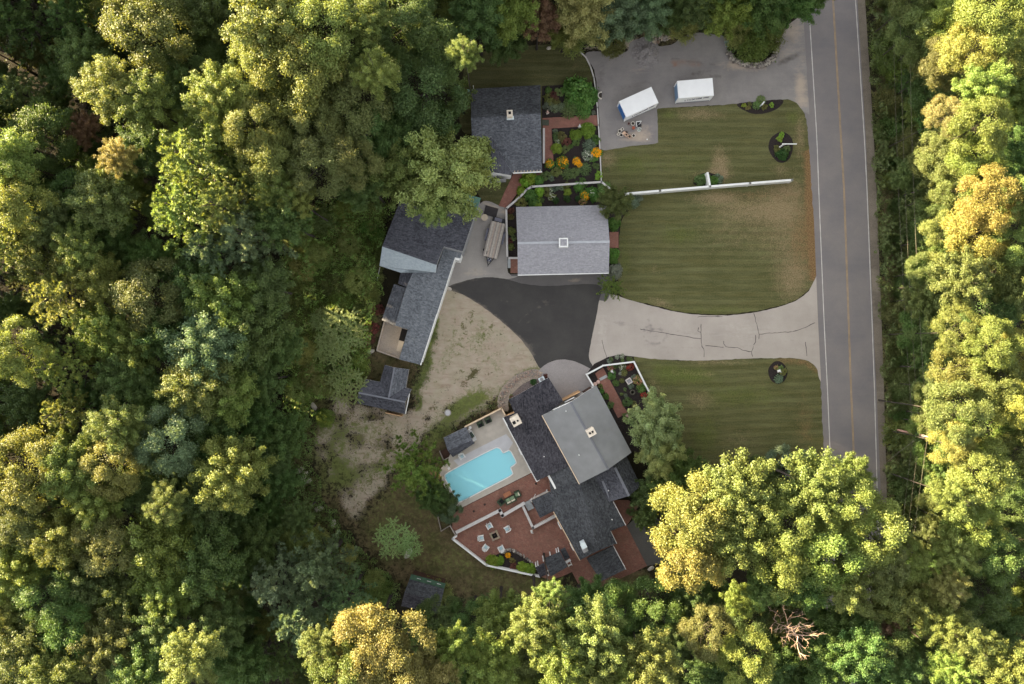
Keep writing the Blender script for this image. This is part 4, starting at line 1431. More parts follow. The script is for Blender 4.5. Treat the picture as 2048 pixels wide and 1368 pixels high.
UPPER = [(920.5, 1018), (1067.5, 944.5), (1099, 948), (1112, 978), (1066, 1000), (1042, 1009), (1005, 1033), (1000, 1019), (913, 1064), (904, 1058), (906, 1030)]
patch('upper_patio', dense_poly(UPPER), ZT + 0.002, B_P, None, cell=999, thick=0.6)
LOWER = [(904, 1077), (913, 1066), (1000, 1020), (1005, 1034), (1044, 1010), (1064, 1000), (1112, 978), (1170, 1050), (1228, 1000), (1253, 1051), (1294, 1132),
         (1190, 1182), (1164, 1182), (1144, 1144), (1124, 1153), (1100, 1160), (1080, 1153), (972, 1129)]
patch('lower_patio', dense_poly(LOWER), 0.042, B_P, None, cell=999, thick=0.04)
SLOPE = [(1228, 1000), (1255, 1000), (1278, 1010), (1258, 1045), (1253, 1051)]
patch('side_walk', dense_poly(SLOPE), 0.044, B_P, None, cell=999)
BOXBED = [(879, 903), (896, 896), (905, 913), (887, 922)]
patch('mulch_bed', dense_poly(BOXBED), 0.33, M['brown_wood'], None, cell=999, thick=0.3)


def wall_run(name, label, cat, pts, h, w, mat, cap=None, z0=0.0, group=None, posts=None, part='wall_section', capw=0.08):
    """a low wall or fence along photo points given at its top"""
    P = [W(px, py, z0 + h) for px, py in pts]
    base = Vector((P[0].x, P[0].y, z0))
    root = thing(name, label, cat, base, group=group)
    for a, b in zip(P[:-1], P[1:]):
        mb = MB()
        d = (b - a).normalized()
        a2, b2 = a - base, b - base
        ext = d * (w / 2)
        mb.beam(Vector((a2.x, a2.y, h / 2)) - ext, Vector((b2.x, b2.y, h / 2)) + ext * 0.97, w, h)
        mb.build(part, mat, root)
        if cap is not None:
            mb = MB()
            mb.beam(Vector((a2.x, a2.y, h + 0.03)) - ext, Vector((b2.x, b2.y, h + 0.03)) + ext * 0.93, w + capw, 0.06)
            mb.build('cap', cap, root)
    if posts:
        for a in P:
            mb = MB()
            q = a - base
            mb.box((q.x, q.y, (h + posts[1]) / 2), (posts[0], posts[0], h + posts[1]), 0)
            mb.build('post', mat, root)
    return root


wall_run('patio_wall', 'broad pale capped wall stepping between upper and lower patio', 'wall', [(914, 1064), (1000, 1020.5), (1005, 1031.5), (1047, 1007)], ZT + 0.35, 0.36, M['white'], M['stone_cap'])
wall_run('landing_wall', 'pale L-shaped wall round the landing below the porch steps', 'wall', [(1045, 1011), (1066, 1056), (1111, 1032)], 0.7, 0.26, M['white'], M['stone_cap'])
wall_run('patio_fence', 'low white rail fence curving along the lower patio edge', 'fence', [(913, 1072), (905, 1078), (972.5, 1130.5), (1079.5, 1153.5)], 0.85, 0.16, M['white'], M['white'])
wall_run('gate_fence', 'short grey gate between tree and the patio corner', 'gate', [(900, 1052), (911, 1071)], 0.9, 0.12, M['grey_wood'], None, posts=(0.14, 0.1))
wall_run('gate_fence', 'thin wire fence angle left of the patio corner', 'fence', [(874, 1029), (882, 1063), (900, 1052)], 0.7, 0.05, M['grey_wood'], None)
wall_run('deck_fence', 'tan board fence along the top edge of pool deck', 'fence', [(930, 853.5), (1003, 816.5), (1011.5, 832.5)], ZT + 0.9, 0.1, M['tan_wood'], M['pale_wood'])
wall_run('deck_fence', 'short tan board fence joining the house wall', 'fence', [(1010, 833), (1028, 824.5)], ZT + 0.9, 0.1, M['tan_wood'], M['tan_wood'])
wall_run('bin_enclosure', 'dark board bin enclosure left of the pool house', 'enclosure', [(879, 903), (887, 921), (896, 916)], 0.9, 0.08, M['grey_wood'], None)
gf = wall_run('garden_fence', 'low white fence enclosing the front flower bed', 'fence', [(1186, 770.5), (1173, 749), (1207, 731), (1268, 723.5), (1290, 768), (1313, 809)], 0.8, 0.14, M['white'], M['white'], posts=(0.2, 0.08))
wall_run('bed_wall', 'low white wall bending round the carriage house flower bed', 'wall', [(1036, 516), (1014.5, 516), (1012.5, 417), (1040, 394), (1054, 379), (1063, 373.5), (1203, 364), (1222, 379), (1234, 391)], 0.45, 0.2, M['white_worn'], M['stone_cap'])
wall_run('kerb_wall', 'thin grey kerb curving between cottage garden and parking area', 'kerb', [(1161, 104), (1172, 114), (1181, 132), (1188, 155), (1191, 180), (1195, 215), (1197, 250), (1200, 300), (1203, 366)], 0.22, 0.16, M['stone_cap'], None)
lf = wall_run('long_fence', 'long white board fence crossing the front lawn', 'fence', [(1236, 389), (1320, 381.5), (1420, 373), (1500, 366.5), (1584, 360)], 1.6, 0.2, M['white'], M['white'], posts=(0.26, 0.06), part='board_section')
wall_run('fence_spur', 'short white fence arm standing square to the long fence', 'fence', [(1420, 371), (1415.5, 346)], 1.65, 0.26, M['white'], None)
st = thing('porch_steps', 'grey stone steps rising from landing to upper patio', 'steps', W(1056, 1006))
o_ = st.location
for k in range(4):
    a, b = W(1047.5 + k * 2.2, 1004 + k * 4.3, 0), W(1059.5 + k * 2.2, 998.2 + k * 4.3, 0)
    d = Vector((2.2, -4.3)).normalized()
    dv = Vector((d.x, d.y, 0)) * 0.34
    mb = MB()
    zz = ZT * (1 - k / 4.5) + 0.03
    mb.prism([(a - o_)[:2], (b - o_)[:2], (b - o_ + dv)[:2], (a - o_ + dv)[:2]], 0.02, zz)
    mb.build('step', M['step_grey'], st)
ld = thing('stone_landing', 'pale stone landing with handrail in front of the porch', 'steps', W(1080, 989))
o_ = ld.location
mb = MB()
mb.prism([(W(*q) - o_)[:2] for q in ((1059, 997), (1093, 979.5), (1096.5, 986), (1063, 1003))], 0.1, ZT + 0.16)
mb.build('slab', M['stone_cap'], ld)
mb = MB()
mb.tube([W(1066.5, 1000, .76) - o_, W(1068, 994, 1.5) - o_, W(1071, 988, 1.4) - o_], 0.05, 6)
mb.build('hand_rail', M['white'], ld)
mb = MB()
mb.box(tuple(W(1094, 981.5, 1.1) - o_), (0.2, 0.2, 0.8), R_HOUSE)
mb.build('post', M['white'], ld)
ls = thing('entry_step', 'pale landing slab by the carriage house corner', 'steps', W(1018, 530))
mb = MB()
mb.prism([(W(*q) - ls.location)[:2] for q in ((1015.5, 518), (1021, 518), (1021, 536), (1015.5, 536))], 0, 0.2)
mb.build('slab', M['step_grey'], ls)
gs = thing('walk_step', 'grey stone step crossing the front brick walk', 'steps', W(1208, 754))
mb = MB()
mb.prism([(W(*q) - gs.location)[:2] for q in ((1198, 757), (1212, 749.5), (1215, 754), (1201, 761.5))], 0, 0.12)
mb.build('tread', M['step_grey'], gs)

# ------------------------------------------------------------------ foliage meshes
def unit(a):
    return a / np.maximum(np.linalg.norm(a, axis=-1, keepdims=True), 1e-6)


def rdir(r, n):
    return unit(r.normal(size=(n, 3)))


def leaf_mesh(name, c, nrm, l, w, r, t=None, tint=None, fold=0.0):
    """one rhombus per row of c; nrm its facing, t its long axis"""
    n = len(c)
    nrm = unit(nrm)
    if t is None:
        t = r.normal(size=(n, 3))
    t = unit(t - nrm * np.sum(t * nrm, 1, keepdims=True))
    b = np.cross(nrm, t)
    L = (np.asarray(l) * r.uniform(0.7, 1.3, n))[:, None] / 2
    Wd = (np.asarray(w) * r.uniform(0.75, 1.25, n))[:, None] / 2
    v = np.empty((n, 4, 3), np.float32)
    v[:, 0] = c - t * L
    v[:, 1] = c + b * Wd
    v[:, 2] = c + t * L
    v[:, 3] = c - b * Wd
    if fold:
        v[:, 1] += nrm * Wd * fold
        v[:, 3] += nrm * Wd * fold
    me = bpy.data.meshes.new(name)
    me.vertices.add(4 * n)
    me.vertices.foreach_set('co', v.ravel())
    me.loops.add(4 * n)
    me.loops.foreach_set('vertex_index', np.arange(4 * n, dtype=np.int32))
    me.polygons.add(n)
    me.polygons.foreach_set('loop_start', np.arange(0, 4 * n, 4, dtype=np.int32))
    me.update(calc_edges=True)
    ca = me.attributes.new('tint', 'FLOAT_COLOR', 'FACE')
    arr = np.ones((n, 4), np.float32)
    if tint is None:
        tint = r.random((n, 2))
    arr[:, :2] = np.clip(tint, 0, 1)
    ca.data.foreach_set('color', arr.ravel())
    me.materials.append(M['leaf'])
    return me


def clump_leaves(r, centers, outs, radii, per, flat=1.0, up=0.35):
    """leaves on the outer shells of many small clumps"""
    k = len(centers)
    c = np.repeat(centers, per, 0)
    o = np.repeat(outs, per, 0)
    rad = np.repeat(radii, per)[:, None]
    d = unit(rdir(r, k * per) + 0.55 * o)
    off = d * rad * r.uniform(0.25, 1.15, (k * per, 1))
    off[:, 2] *= flat
    pos = c + off + r.normal(size=off.shape) * rad * 0.32
    nr = unit(d * 0.8 + np.array([0, 0, up]) + r.normal(size=(k * per, 3)) * 0.75)
    base = np.repeat(r.random((k, 2)), per, 0)
    tint = 0.45 * base + 0.55 * r.random((k * per, 2))
    return pos, nr, tint


def oak_crown(seed, R=4.0):
    r = np.random.default_rng(seed)
    cs, os_, rs = [], [], []
    lobes = []
    n = 12
    for i in range(n):
        th = math.radians(r.uniform(0, 22) if i == 0 else (r.uniform(32, 62) if i < 5 else r.uniform(66, 108)))
        ph = i * 2.39996 + r.uniform(-.35, .35)
        d = np.array([math.sin(th) * math.cos(ph), math.sin(th) * math.sin(ph), math.cos(th)])
        lr = r.uniform(1.0, 1.7)
        c = d * (R - lr * 0.7) * r.uniform(0.84, 1.14)
        c[2] *= 0.85
        lobes.append((c, lr, d))
    for c, lr, d in lobes:
        m = 15
        dd = unit(rdir(r, m) + 0.95 * d + np.array([0, 0, 0.3]))
        for e in dd:
            cs.append(c + e * lr * r.uniform(0.72, 1.02))
            os_.append(e)
            rs.append(r.uniform(0.38, 0.72))
    p, nr, ti = clump_leaves(r, np.array(cs), np.array(os_), np.array(rs) * 1.12, 185)
    # loose leaves that break the outline and fill the inside
    q = rdir(r, 1600) * R * r.uniform(0.3, 0.8, (1600, 1))
    q[:, 2] = q[:, 2] * 0.8
    q = q[q[:, 2] > -1.2]
    p = np.vstack([p, q])
    nr = np.vstack([nr, unit(q + r.normal(size=q.shape))])
    ti = np.vstack([ti, 0.6 * r.random((len(q), 2))])
    return leaf_mesh('crown', p, nr, 0.19, 0.125, r, tint=ti), [l[0] for l in lobes]


def maple_crown(seed, R=4.0):
    r = np.random.default_rng(seed)
    cs, os_, rs, tips = [], [], [], []
    n = 40
    for i in range(n):
        th = math.acos(1 - (i + 0.5) / n * 1.22)
        ph = i * 2.39996 + r.uniform(-.3, .3)
        d = np.array([math.sin(th) * math.cos(ph), math.sin(th) * math.sin(ph), math.cos(th) * 0.95 + 0.1])
        ln = R * r.uniform(0.72, 1.12)
        tips.append(d * ln * 0.8)
        side = unit(np.cross(d, r.normal(size=3)))
        for k in range(6):
            f = 0.42 + 0.6 * k / 5
            cs.append(d * ln * f + side * r.uniform(-.55, .55) * (1.15 - f) + r.normal(size=3) * 0.14)
            os_.append(unit(d + np.array([0, 0, 0.5])))
            rs.append(r.uniform(0.3, 0.62) * (1.15 - 0.45 * f))
    p, nr, ti = clump_leaves(r, np.array(cs), np.array(os_), np.array(rs) * 1.35, 165, flat=0.7, up=0.6)
    return leaf_mesh('crown', p, nr, 0.185, 0.13, r, tint=ti), tips[::3]


def pine_crown(seed, R=4.0, hgt=8.5, lift=0.35):
    r = np.random.default_rng(seed)
    ps, ds, tint, tips = [], [], [], []
    n = 48
    for i in range(n):
        f = (i + 0.5) / n                       # 0 at the bottom, 1 at the top
        z0 = -hgt * 0.45 + hgt * f * 0.95
        ln = R * (1.05 - 0.82 * f ** 1.25) * r.uniform(0.75, 1.12)
        ph = i * 2.39996 + r.uniform(-.3, .3)
        d = np.array([math.cos(ph), math.sin(ph), 0.0])
        s = np.array([-math.sin(ph), math.cos(ph), 0.0])
        bt = r.random(2)
        tips.append(d * ln * 0.8 + np.array([0, 0, z0 + lift * ln * 0.5]))
        for k in range(20):
            g = r.uniform(0.22, 1.05)
            lat = r.uniform(-1, 1) * 0.20 * ln * (1.12 - g)
            pos = d * ln * g + s * lat + np.array([0, 0, z0 + lift * ln * g * g + r.uniform(-.08, .08)])
            dr = unit(d * 1.0 + s * np.sign(lat) * 0.55 + np.array([0, 0, 0.45]))
            ps.append(pos)
            ds.append(dr)
            tint.append(0.5 * bt + 0.5 * r.random(2))
    ps, ds, tint = np.array(ps), np.array(ds), np.array(tint)
    per = 15
    d = unit(np.repeat(ds, per, 0) + 0.75 * rdir(r, len(ps) * per))
    c = np.repeat(ps, per, 0) + d * 0.17
    nr = unit(np.cross(d, r.normal(size=d.shape)) + np.array([0, 0, 0.5]))
    tt = np.clip(np.repeat(tint, per, 0) + r.normal(size=(len(c), 2)) * 0.15, 0, 1)
    return leaf_mesh('crown', c, nr, 0.40, 0.085, r, t=d, tint=tt), tips[::5]


def sumac_crown(seed, R=3.0, ros=15):
    r = np.random.default_rng(seed)
    P, N, T, L = [], [], [], []
    for i in range(ros):
        rr = R * math.sqrt((i + 0.5) / ros) * r.uniform(0.85, 1.05)
        a = i * 2.39996
        c0 = np.array([rr * math.cos(a), rr * math.sin(a), 0.9 * (1 - (rr / R) ** 2) + r.uniform(-.25, .25)])
        nf = 8
        tn = r.random(2)
        for k in range(nf):
            b = 2 * math.pi * k / nf + r.uniform(-.25, .25)
            fd = np.array([math.cos(b), math.sin(b), 0.0])
            sd = np.array([-math.sin(b), math.cos(b), 0.0])
            ln = r.uniform(0.85, 1.3)
            for j in range(9):
                g = (j + 1) / 9
                ctr = c0 + fd * ln * g + np.array([0, 0, 0.28 * g - 0.5 * g * g])
                for sg in (-1, 1):
                    td = unit(fd * 0.55 + sd * sg)
                    P.append(ctr + td * 0.10 * (1.2 - 0.6 * g))
                    T.append(td)
                    N.append(np.array([0, 0, 1.0]) + r.normal(size=3) * 0.25)
                    L.append(0.5 * tn + 0.5 * r.random(2))
    return leaf_mesh('crown', np.array(P), np.array(N), 0.19, 0.12, r, t=np.array(T), tint=np.array(L)), []


def bush_crown(seed, R=1.0, clumps=70, per=60, leaf=0.15, rr=(0.14, 0.30)):
    r = np.random.default_rng(seed)
    d = rdir(r, clumps)
    d[:, 2] = np.abs(d[:, 2]) * 0.9
    d = unit(d)
    c = d * R * r.uniform(0.55, 0.92, (clumps, 1))
    c[:, 2] *= 0.85
    p, nr, ti = clump_leaves(r, c, d, r.uniform(rr[0], rr[1], clumps) * R, per, up=0.5)
    return leaf_mesh('crown', p, nr, leaf, leaf * 0.6, r, tint=ti), []


def spray_crown(seed, R=1.0, n=260, leaf=0.42, width=0.07):
    """arching narrow leaves from one root (daylilies, hostas, grasses)"""
    r = np.random.default_rng(seed)
    a = r.uniform(0, 2 * math.pi, n)
    g = np.sqrt(r.random(n))
    d = np.stack([np.cos(a), np.sin(a), 0.9 - 1.0 * g], 1)
    p = np.stack([np.cos(a) * g * R * 0.8, np.sin(a) * g * R * 0.8, 0.55 * R * (1 - g * g) + r.uniform(0, .15, n)], 1)
    nr = unit(np.stack([-np.cos(a) * 0.3, -np.sin(a) * 0.3, np.ones(n)], 1) + r.normal(size=(n, 3)) * 0.35)
    return leaf_mesh('crown', p, nr, leaf * R, width * R, r, t=unit(d)), []


def trunk_mesh(seed, zc, tips, r0=0.24, pine=False):
    r = random.Random(seed)
    mb = MB()
    top = zc * (1.28 if pine else 0.98)
    pts, rad = [], []
    for k in range(7):
        f = k / 6
        pts.append((r.uniform(-.12, .12) * (k > 0), r.uniform(-.12, .12) * (k > 0), top * f))
        rad.append(r0 * (1.0 - 0.78 * f) + (0.09 if k == 0 else 0))
    mb.tube(pts, rad, 7)
    for t in tips:
        z = min(max(zc + float(t[2]) - 0.45 * math.hypot(t[0], t[1]) - 1.0, zc * 0.55), top * 0.97)
        a = Vector((0, 0, z))
        b = Vector((float(t[0]), float(t[1]), zc + float(t[2])))
        m = a.lerp(b, 0.5) + Vector((0, 0, 0.25))
        mb.tube([a, m, b], [0.09, 0.06, 0.025], 5)
    me_o = mb.build('trunk', M['bark'], uv=False)
    me = me_o.data
    bpy.data.objects.remove(me_o)
    return me


ZC0 = 15.0
PROTO = {}
for kind, fn, n in (('oak', oak_crown, 4), ('maple', maple_crown, 4), ('pine', pine_crown, 3)):
    PROTO[kind] = []
    for i in range(n):
        me, tips = fn(100 + 17 * i + len(kind) * 1000)
        PROTO[kind].append((me, trunk_mesh(i, ZC0, tips, pine=(kind == 'pine'))))
PROTO['bush'] = [(bush_crown(40 + i, 4.0, 95, 80, 0.34, (.13, .27))[0], trunk_mesh(20 + i, ZC0, [], 0.2)) for i in range(3)]
sm, _ = sumac_crown(5)
PROTO['sumac'] = [(sm, trunk_mesh(9, ZC0, [(0.9, 0.2, 0), (-.9, .5, 0), (.2, -1.1, 0.2)], 0.3))]

TONE = {'g': ((0.122, 0.154, 0.035), 'yellow-green'), 'o': ((0.098, 0.120, 0.034), 'olive'), 'd': ((0.066, 0.110, 0.027), 'dark green'),
        'b': ((0.105, 0.160, 0.080), 'blue-green'), 't': ((0.160, 0.155, 0.046), 'tan-tinged'), 'm': ((0.118, 0.158, 0.032), 'bright green'),
        'p': ((0.22, 0.29, 0.12), 'pale green'), 's': ((0.17, 0.24, 0.075), 'fresh green'), 'y': ((0.185, 0.185, 0.045), 'golden'), 'l': ((0.225, 0.255, 0.075), 'light green'), 'r': ((0.13, 0.075, 0.045), 'browning')}

# (px, py, radius px, kind, tone, height m): crowns as seen, apart from those added against sun leaks
TREES = [
    # upper left wood
    (40, 50, 72, 'pine', 'd', 20), (150, 45, 60, 'pine', 'd', 18), (300, 55, 80, 'oak', 'o', 22), (415, 40, 55, 'maple', 'd', 18), (392, 118, 48, 'oak', 'd', 17),
    (540, 55, 82, 'oak', 'g', 25), (645, 60, 80, 'oak', 'g', 25), (600, 150, 78, 'oak', 'g', 24), (515, 150, 60, 'oak', 'g', 23), (730, 45, 52, 'maple', 'g', 23),
    (800, 45, 62, 'oak', 'd', 20), (865, 100, 62, 'oak', 'd', 20), (752, 150, 48, 'maple', 'g', 23), (850, 185, 78, 'oak', 'd', 19), (700, 225, 72, 'oak', 'o', 20),
    (930, 110, 34, 'maple', 'g', 23), (955, 40, 60, 'maple', 'd', 15), (1025, 28, 58, 'maple', 'm', 13.5), (1078, 42, 42, 'maple', 'r', 12), (1010, 88, 40, 'maple', 'd', 9),
    (1165, 30, 66, 'maple', 'l', 13), (1240, 28, 66, 'maple', 'b', 12.5), (1290, 22, 48, 'maple', 'b', 11.5), (1130, 66, 44, 'maple', 'm', 9), (1390, 10, 44, 'maple', 'd', 10),
    (1450, 20, 58, 'maple', 'm', 10), (1520, 18, 56, 'maple', 'd', 10), (1580, 6, 50, 'maple', 'd', 10), (1620, -10, 40, 'maple', 'd', 10), (1335, 30, 40, 'maple', 'd', 9),
    (60, 195, 66, 'pine', 'd', 17), (170, 115, 52, 'maple', 'd', 17), (222, 180, 58, 'maple', 'g', 23), (292, 205, 56, 'maple', 'g', 23), (362, 180, 48, 'maple', 'd', 18),
    (438, 195, 56, 'maple', 'g', 23), (240, 318, 36, 'maple', 'y', 22), (170, 262, 34, 'maple', 'r', 15), (95, 265, 58, 'oak', 'd', 18), (22, 320, 62, 'oak', 'g', 23),
    (505, 255, 56, 'oak', 'g', 23), (560, 225, 48, 'maple', 'd', 17), (540, 320, 60, 'oak', 'g', 22), (620, 250, 62, 'oak', 'o', 21.5), (640, 330, 62, 'oak', 'o', 21.5),
    (700, 320, 56, 'oak', 'o', 21), (745, 270, 58, 'oak', 'd', 18), (800, 285, 58, 'maple', 'd', 17), (735, 370, 52, 'maple', 'd', 16), (800, 345, 60, 'maple', 'm', 17),
    (885, 350, 96, 'maple', 'l', 18), (930, 340, 48, 'maple', 'l', 17), (872, 412, 42, 'maple', 'l', 15), (960, 300, 26, 'maple', 'm', 12),
    # the big white pine and its neighbours
    (395, 330, 92, 'pine', 'g', 27), (375, 425, 84, 'pine', 'g', 26), (455, 420, 80, 'pine', 'g', 25), (500, 470, 82, 'pine', 'b', 22), (430, 500, 70, 'pine', 'b', 21), (565, 440, 56, 'oak', 'd', 20),
    # left edge downwards
    (40, 410, 66, 'oak', 'g', 23), (105, 440, 52, 'oak', 'o', 20), (160, 400, 54, 'oak', 'd', 17), (215, 400, 64, 'oak', 'o', 21), (290, 300, 52, 'maple', 'd', 17), (30, 500, 62, 'pine', 'g', 22),
    (95, 520, 56, 'oak', 'o', 19), (165, 500, 50, 'maple', 'm', 20), (240, 500, 54, 'maple', 'd', 15), (310, 520, 48, 'oak', 'd', 16), (130, 600, 74, 'pine', 'g', 23),
    (205, 560, 54, 'maple', 'm', 19), (300, 590, 66, 'oak', 'o', 20), (390, 575, 60, 'maple', 'd', 18), (455, 600, 66, 'maple', 'm', 19), (530, 575, 60, 'maple', 'd', 17),
    (35, 705, 60, 'oak', 'g', 23), (20, 620, 34, 'maple', 'd', 12), (125, 735, 56, 'pine', 'g', 23), (205, 665, 58, 'maple', 'm', 19), (270, 690, 60, 'maple', 'm', 18), (340, 665, 60, 'maple', 'd', 18),
    (420, 690, 78, 'maple', 'b', 20), (500, 660, 76, 'maple', 'd', 18), (560, 690, 46, 'maple', 'd', 13), (130, 825, 52, 'pine', 'g', 21), (60, 800, 50, 'maple', 'd', 15), (255, 750, 54, 'oak', 'd', 18),
    (320, 790, 56, 'maple', 'd', 16), (240, 850, 54, 'maple', 'g', 22), (345, 880, 66, 'oak', 'b', 21), (400, 770, 68, 'maple', 'm', 20), (460, 790, 60, 'maple', 'm', 18), (430, 850, 58, 'maple', 'd', 17),
    (60, 940, 72, 'oak', 'g', 23), (145, 935, 60, 'oak', 'g', 22), (225, 930, 56, 'oak', 't', 22), (470, 945, 76, 'maple', 'm', 21), (420, 990, 60, 'maple', 'd', 18), (525, 760, 46, 'maple', 'd', 14),
    (520, 840, 48, 'maple', 'd', 13), (565, 870, 52, 'maple', 'd', 12), (335, 1005, 38, 'maple', 'g', 22), (285, 970, 54, 'maple', 'd', 17), (195, 1000, 56, 'maple', 'm', 20), (560, 960, 44, 'maple', 'd', 10),
    (50, 1040, 56, 'oak', 'o', 20), (125, 1075, 66, 'maple', 'm', 20), (220, 1085, 58, 'oak', 'o', 20), (330, 1090, 76, 'maple', 'm', 19), (420, 1120, 74, 'maple', 'd', 18), (35, 1150, 56, 'maple', 'm', 19),
    (100, 1190, 56, 'oak', 'd', 19), (175, 1160, 56, 'maple', 'd', 17), (255, 1190, 56, 'maple', 'd', 17), (335, 1180, 56, 'maple', 'm', 18), (330, 1250, 56, 'maple', 'd', 18), (220, 1280, 64, 'oak', 'o', 19),
    (140, 1265, 56, 'oak', 'd', 19), (60, 1300, 62, 'oak', 'o', 20), (385, 1310, 58, 'maple', 'g', 24), (450, 1250, 50, 'maple', 'd', 17), (110, 1350, 56, 'maple', 'g', 21), (280, 1350, 58, 'oak', 'd', 20), (10, 1240, 46, 'maple', 'm', 19),
    (555, 1160, 68, 'pine', 'b', 18), (640, 1130, 74, 'pine', 'b', 18), (610, 1220, 86, 'pine', 'b', 19), (690, 1200, 60, 'pine', 'b', 16), (470, 1040, 50, 'maple', 'd', 13), (500, 1330, 60, 'maple', 'd', 14), (570, 1320, 50, 'pine', 'd', 14),
    # bottom edge
    (640, 1290, 40, 'maple', 'g', 22), (735, 1290, 72, 'oak', 't', 23), (800, 1310, 66, 'oak', 't', 23), (690, 1345, 60, 'oak', 'g', 23), (850, 1350, 60, 'maple', 't', 22), (900, 1300, 50, 'maple', 'm', 20),
    (880, 1245, 50, 'oak', 'd', 11), (945, 1240, 50, 'oak', 'd', 12), (1000, 1230, 52, 'maple', 'm', 14), (985, 1320, 56, 'maple', 'm', 19), (1075, 1245, 62, 'maple', 'g', 22), (1100, 1190, 34, 'maple', 'g', 20),
    (1120, 1310, 60, 'maple', 'g', 22), (1185, 1270, 66, 'maple', 'g', 22), (1190, 1345, 56, 'maple', 'g', 21), (1175, 1195, 48, 'maple', 'd', 10), (1230, 1215, 52, 'oak', 'd', 12), (1290, 1320, 66, 'maple', 'g', 22), (1250, 1350, 46, 'maple', 'g', 21),
    (1310, 1215, 56, 'oak', 'd', 12), (1370, 1190, 46, 'maple', 'd', 10), (1345, 1270, 44, 'maple', 'd', 12), (1412, 1265, 52, 'oak', 'o', 18), (1490, 1325, 56, 'oak', 'g', 19), (1420, 1340, 50, 'maple', 'd', 15),
    (1545, 1330, 46, 'maple', 'd', 13), (1500, 1240, 46, 'oak', 'd', 12), (1610, 1220, 40, 'oak', 'd', 12), (1650, 1320, 56, 'maple', 'd', 16), (1720, 1300, 62, 'maple', 'd', 18), (1770, 1230, 46, 'maple', 'r', 15), (1790, 1340, 50, 'maple', 'd', 17), (1600, 1360, 50, 'maple', 'd', 13),
    (465, 262, 56, 'maple', 'm', 20), (580, 300, 50, 'maple', 'd', 19), (1795, 1190, 60, 'maple', 'm', 18), (1750, 1180, 54, 'oak', 'o', 18), (1765, 1290, 54, 'oak', 'd', 17), (1740, 1355, 54, 'maple', 'd', 16), (1815, 1120, 40, 'oak', 'g', 18), (1690, 1235, 50, 'maple', 'd', 15), (1700, 945, 40, 'maple', 'm', 17),  # leading pair of crowns added to block sun reaching the road
    (441, 300, 58, 'oak', 'd', 18.5), (482, 977, 46, 'maple', 'd', 9), (492, 962, 62, 'bush', 'd', 9), (520, 985, 50, 'bush', 'o', 9), (560, 378, 46, 'maple', 'm', 21), (594, 402, 38, 'maple', 'm', 20),  # crowns and bushes added to close gaps where low sun leaked through
    # golden crowns by the road
    (1392, 1030, 84, 'oak', 'y', 20), (1382, 1105, 72, 'oak', 'y', 19), (1480, 985, 78, 'maple', 'g', 21), (1470, 1065, 72, 'maple', 'g', 20), (1625, 975, 72, 'maple', 'g', 21), (1580, 1040, 66, 'oak', 'g', 21),
    (1690, 1010, 62, 'oak', 'g', 21), (1740, 1060, 70, 'oak', 'g', 21), (1650, 1090, 74, 'oak', 'g', 21), (1560, 1120, 64, 'oak', 'g', 20), (1680, 1160, 56, 'maple', 'm', 19), (1770, 1120, 48, 'maple', 'o', 19), (1610, 1160, 52, 'maple', 'd', 18), (1525, 1170, 42, 'maple', 'd', 17),
    # right-hand wood
    (1985, 30, 62, 'oak', 'g', 21), (1890, 50, 54, 'oak', 'g', 19), (1940, 110, 58, 'oak', 'g', 21), (1830, 60, 50, 'oak', 'o', 14), (1820, 5, 46, 'oak', 'o', 14), (1885, 130, 44, 'oak', 'o', 16), (2025, 120, 50, 'oak', 'g', 21),
    (1960, 180, 52, 'maple', 'g', 21), (2030, 210, 46, 'maple', 'm', 18), (1890, 235, 44, 'oak', 't', 18), (1955, 255, 54, 'oak', 'g', 21), (2020, 300, 46, 'oak', 'd', 15), (1880, 310, 46, 'oak', 'o', 15), (1950, 330, 50, 'oak', 'g', 19),
    (1975, 400, 56, 'oak', 'g', 21), (2035, 400, 46, 'maple', 'g', 21), (1905, 380, 44, 'oak', 'o', 16), (1955, 465, 56, 'oak', 'g', 21), (2025, 480, 50, 'oak', 'g', 20), (1890, 470, 44, 'oak', 'o', 15), (1920, 560, 54, 'maple', 'g', 20), (1990, 545, 56, 'oak', 'g', 21),
    (2035, 580, 46, 'maple', 'o', 19), (1985, 620, 52, 'oak', 'd', 17), (1915, 665, 48, 'oak', 'g', 20), (1980, 690, 58, 'oak', 'g', 21), (2035, 700, 50, 'oak', 'g', 21), (1925, 740, 54, 'oak', 'g', 21), (1985, 770, 60, 'oak', 'g', 21), (2035, 810, 56, 'oak', 'g', 21),
    (1915, 825, 56, 'oak', 'g', 21), (1975, 860, 60, 'oak', 'g', 21), (1905, 890, 50, 'oak', 'g', 21), (2030, 900, 56, 'oak', 'o', 19), (1960, 940, 58, 'oak', 'g', 20), (1905, 990, 50, 'maple', 'g', 20), (2025, 1000, 56, 'oak', 'd', 18), (1940, 1060, 56, 'oak', 'g', 20),
    (1905, 1100, 44, 'maple', 'g', 19), (1990, 1110, 58, 'oak', 'd', 18), (2035, 1080, 46, 'oak', 'd', 16), (1890, 1170, 40, 'maple', 't', 19), (1955, 1190, 54, 'oak', 'd', 15), (1885, 1250, 44, 'maple', 'g', 19), (1940, 1285, 54, 'maple', 'g', 20), (2005, 1330, 58, 'maple', 'g', 21), (1900, 1335, 48, 'maple', 'm', 19), (2030, 1250, 46, 'oak', 'd', 14),
    # low trees under the power lines
    (1812, 40, 30, 'maple', 'd', 6.0),
    (1850, 102, 37, 'oak', 'o', 9.0),
    (1842, 164, 35, 'maple', 'd', 8.0),
    (1834, 226, 33, 'maple', 'm', 7.0),
    (1826, 288, 31, 'oak', 'o', 6.0),
    (1819, 350, 38, 'maple', 'd', 9.0),
    (1857, 412, 36, 'maple', 'o', 8.0),
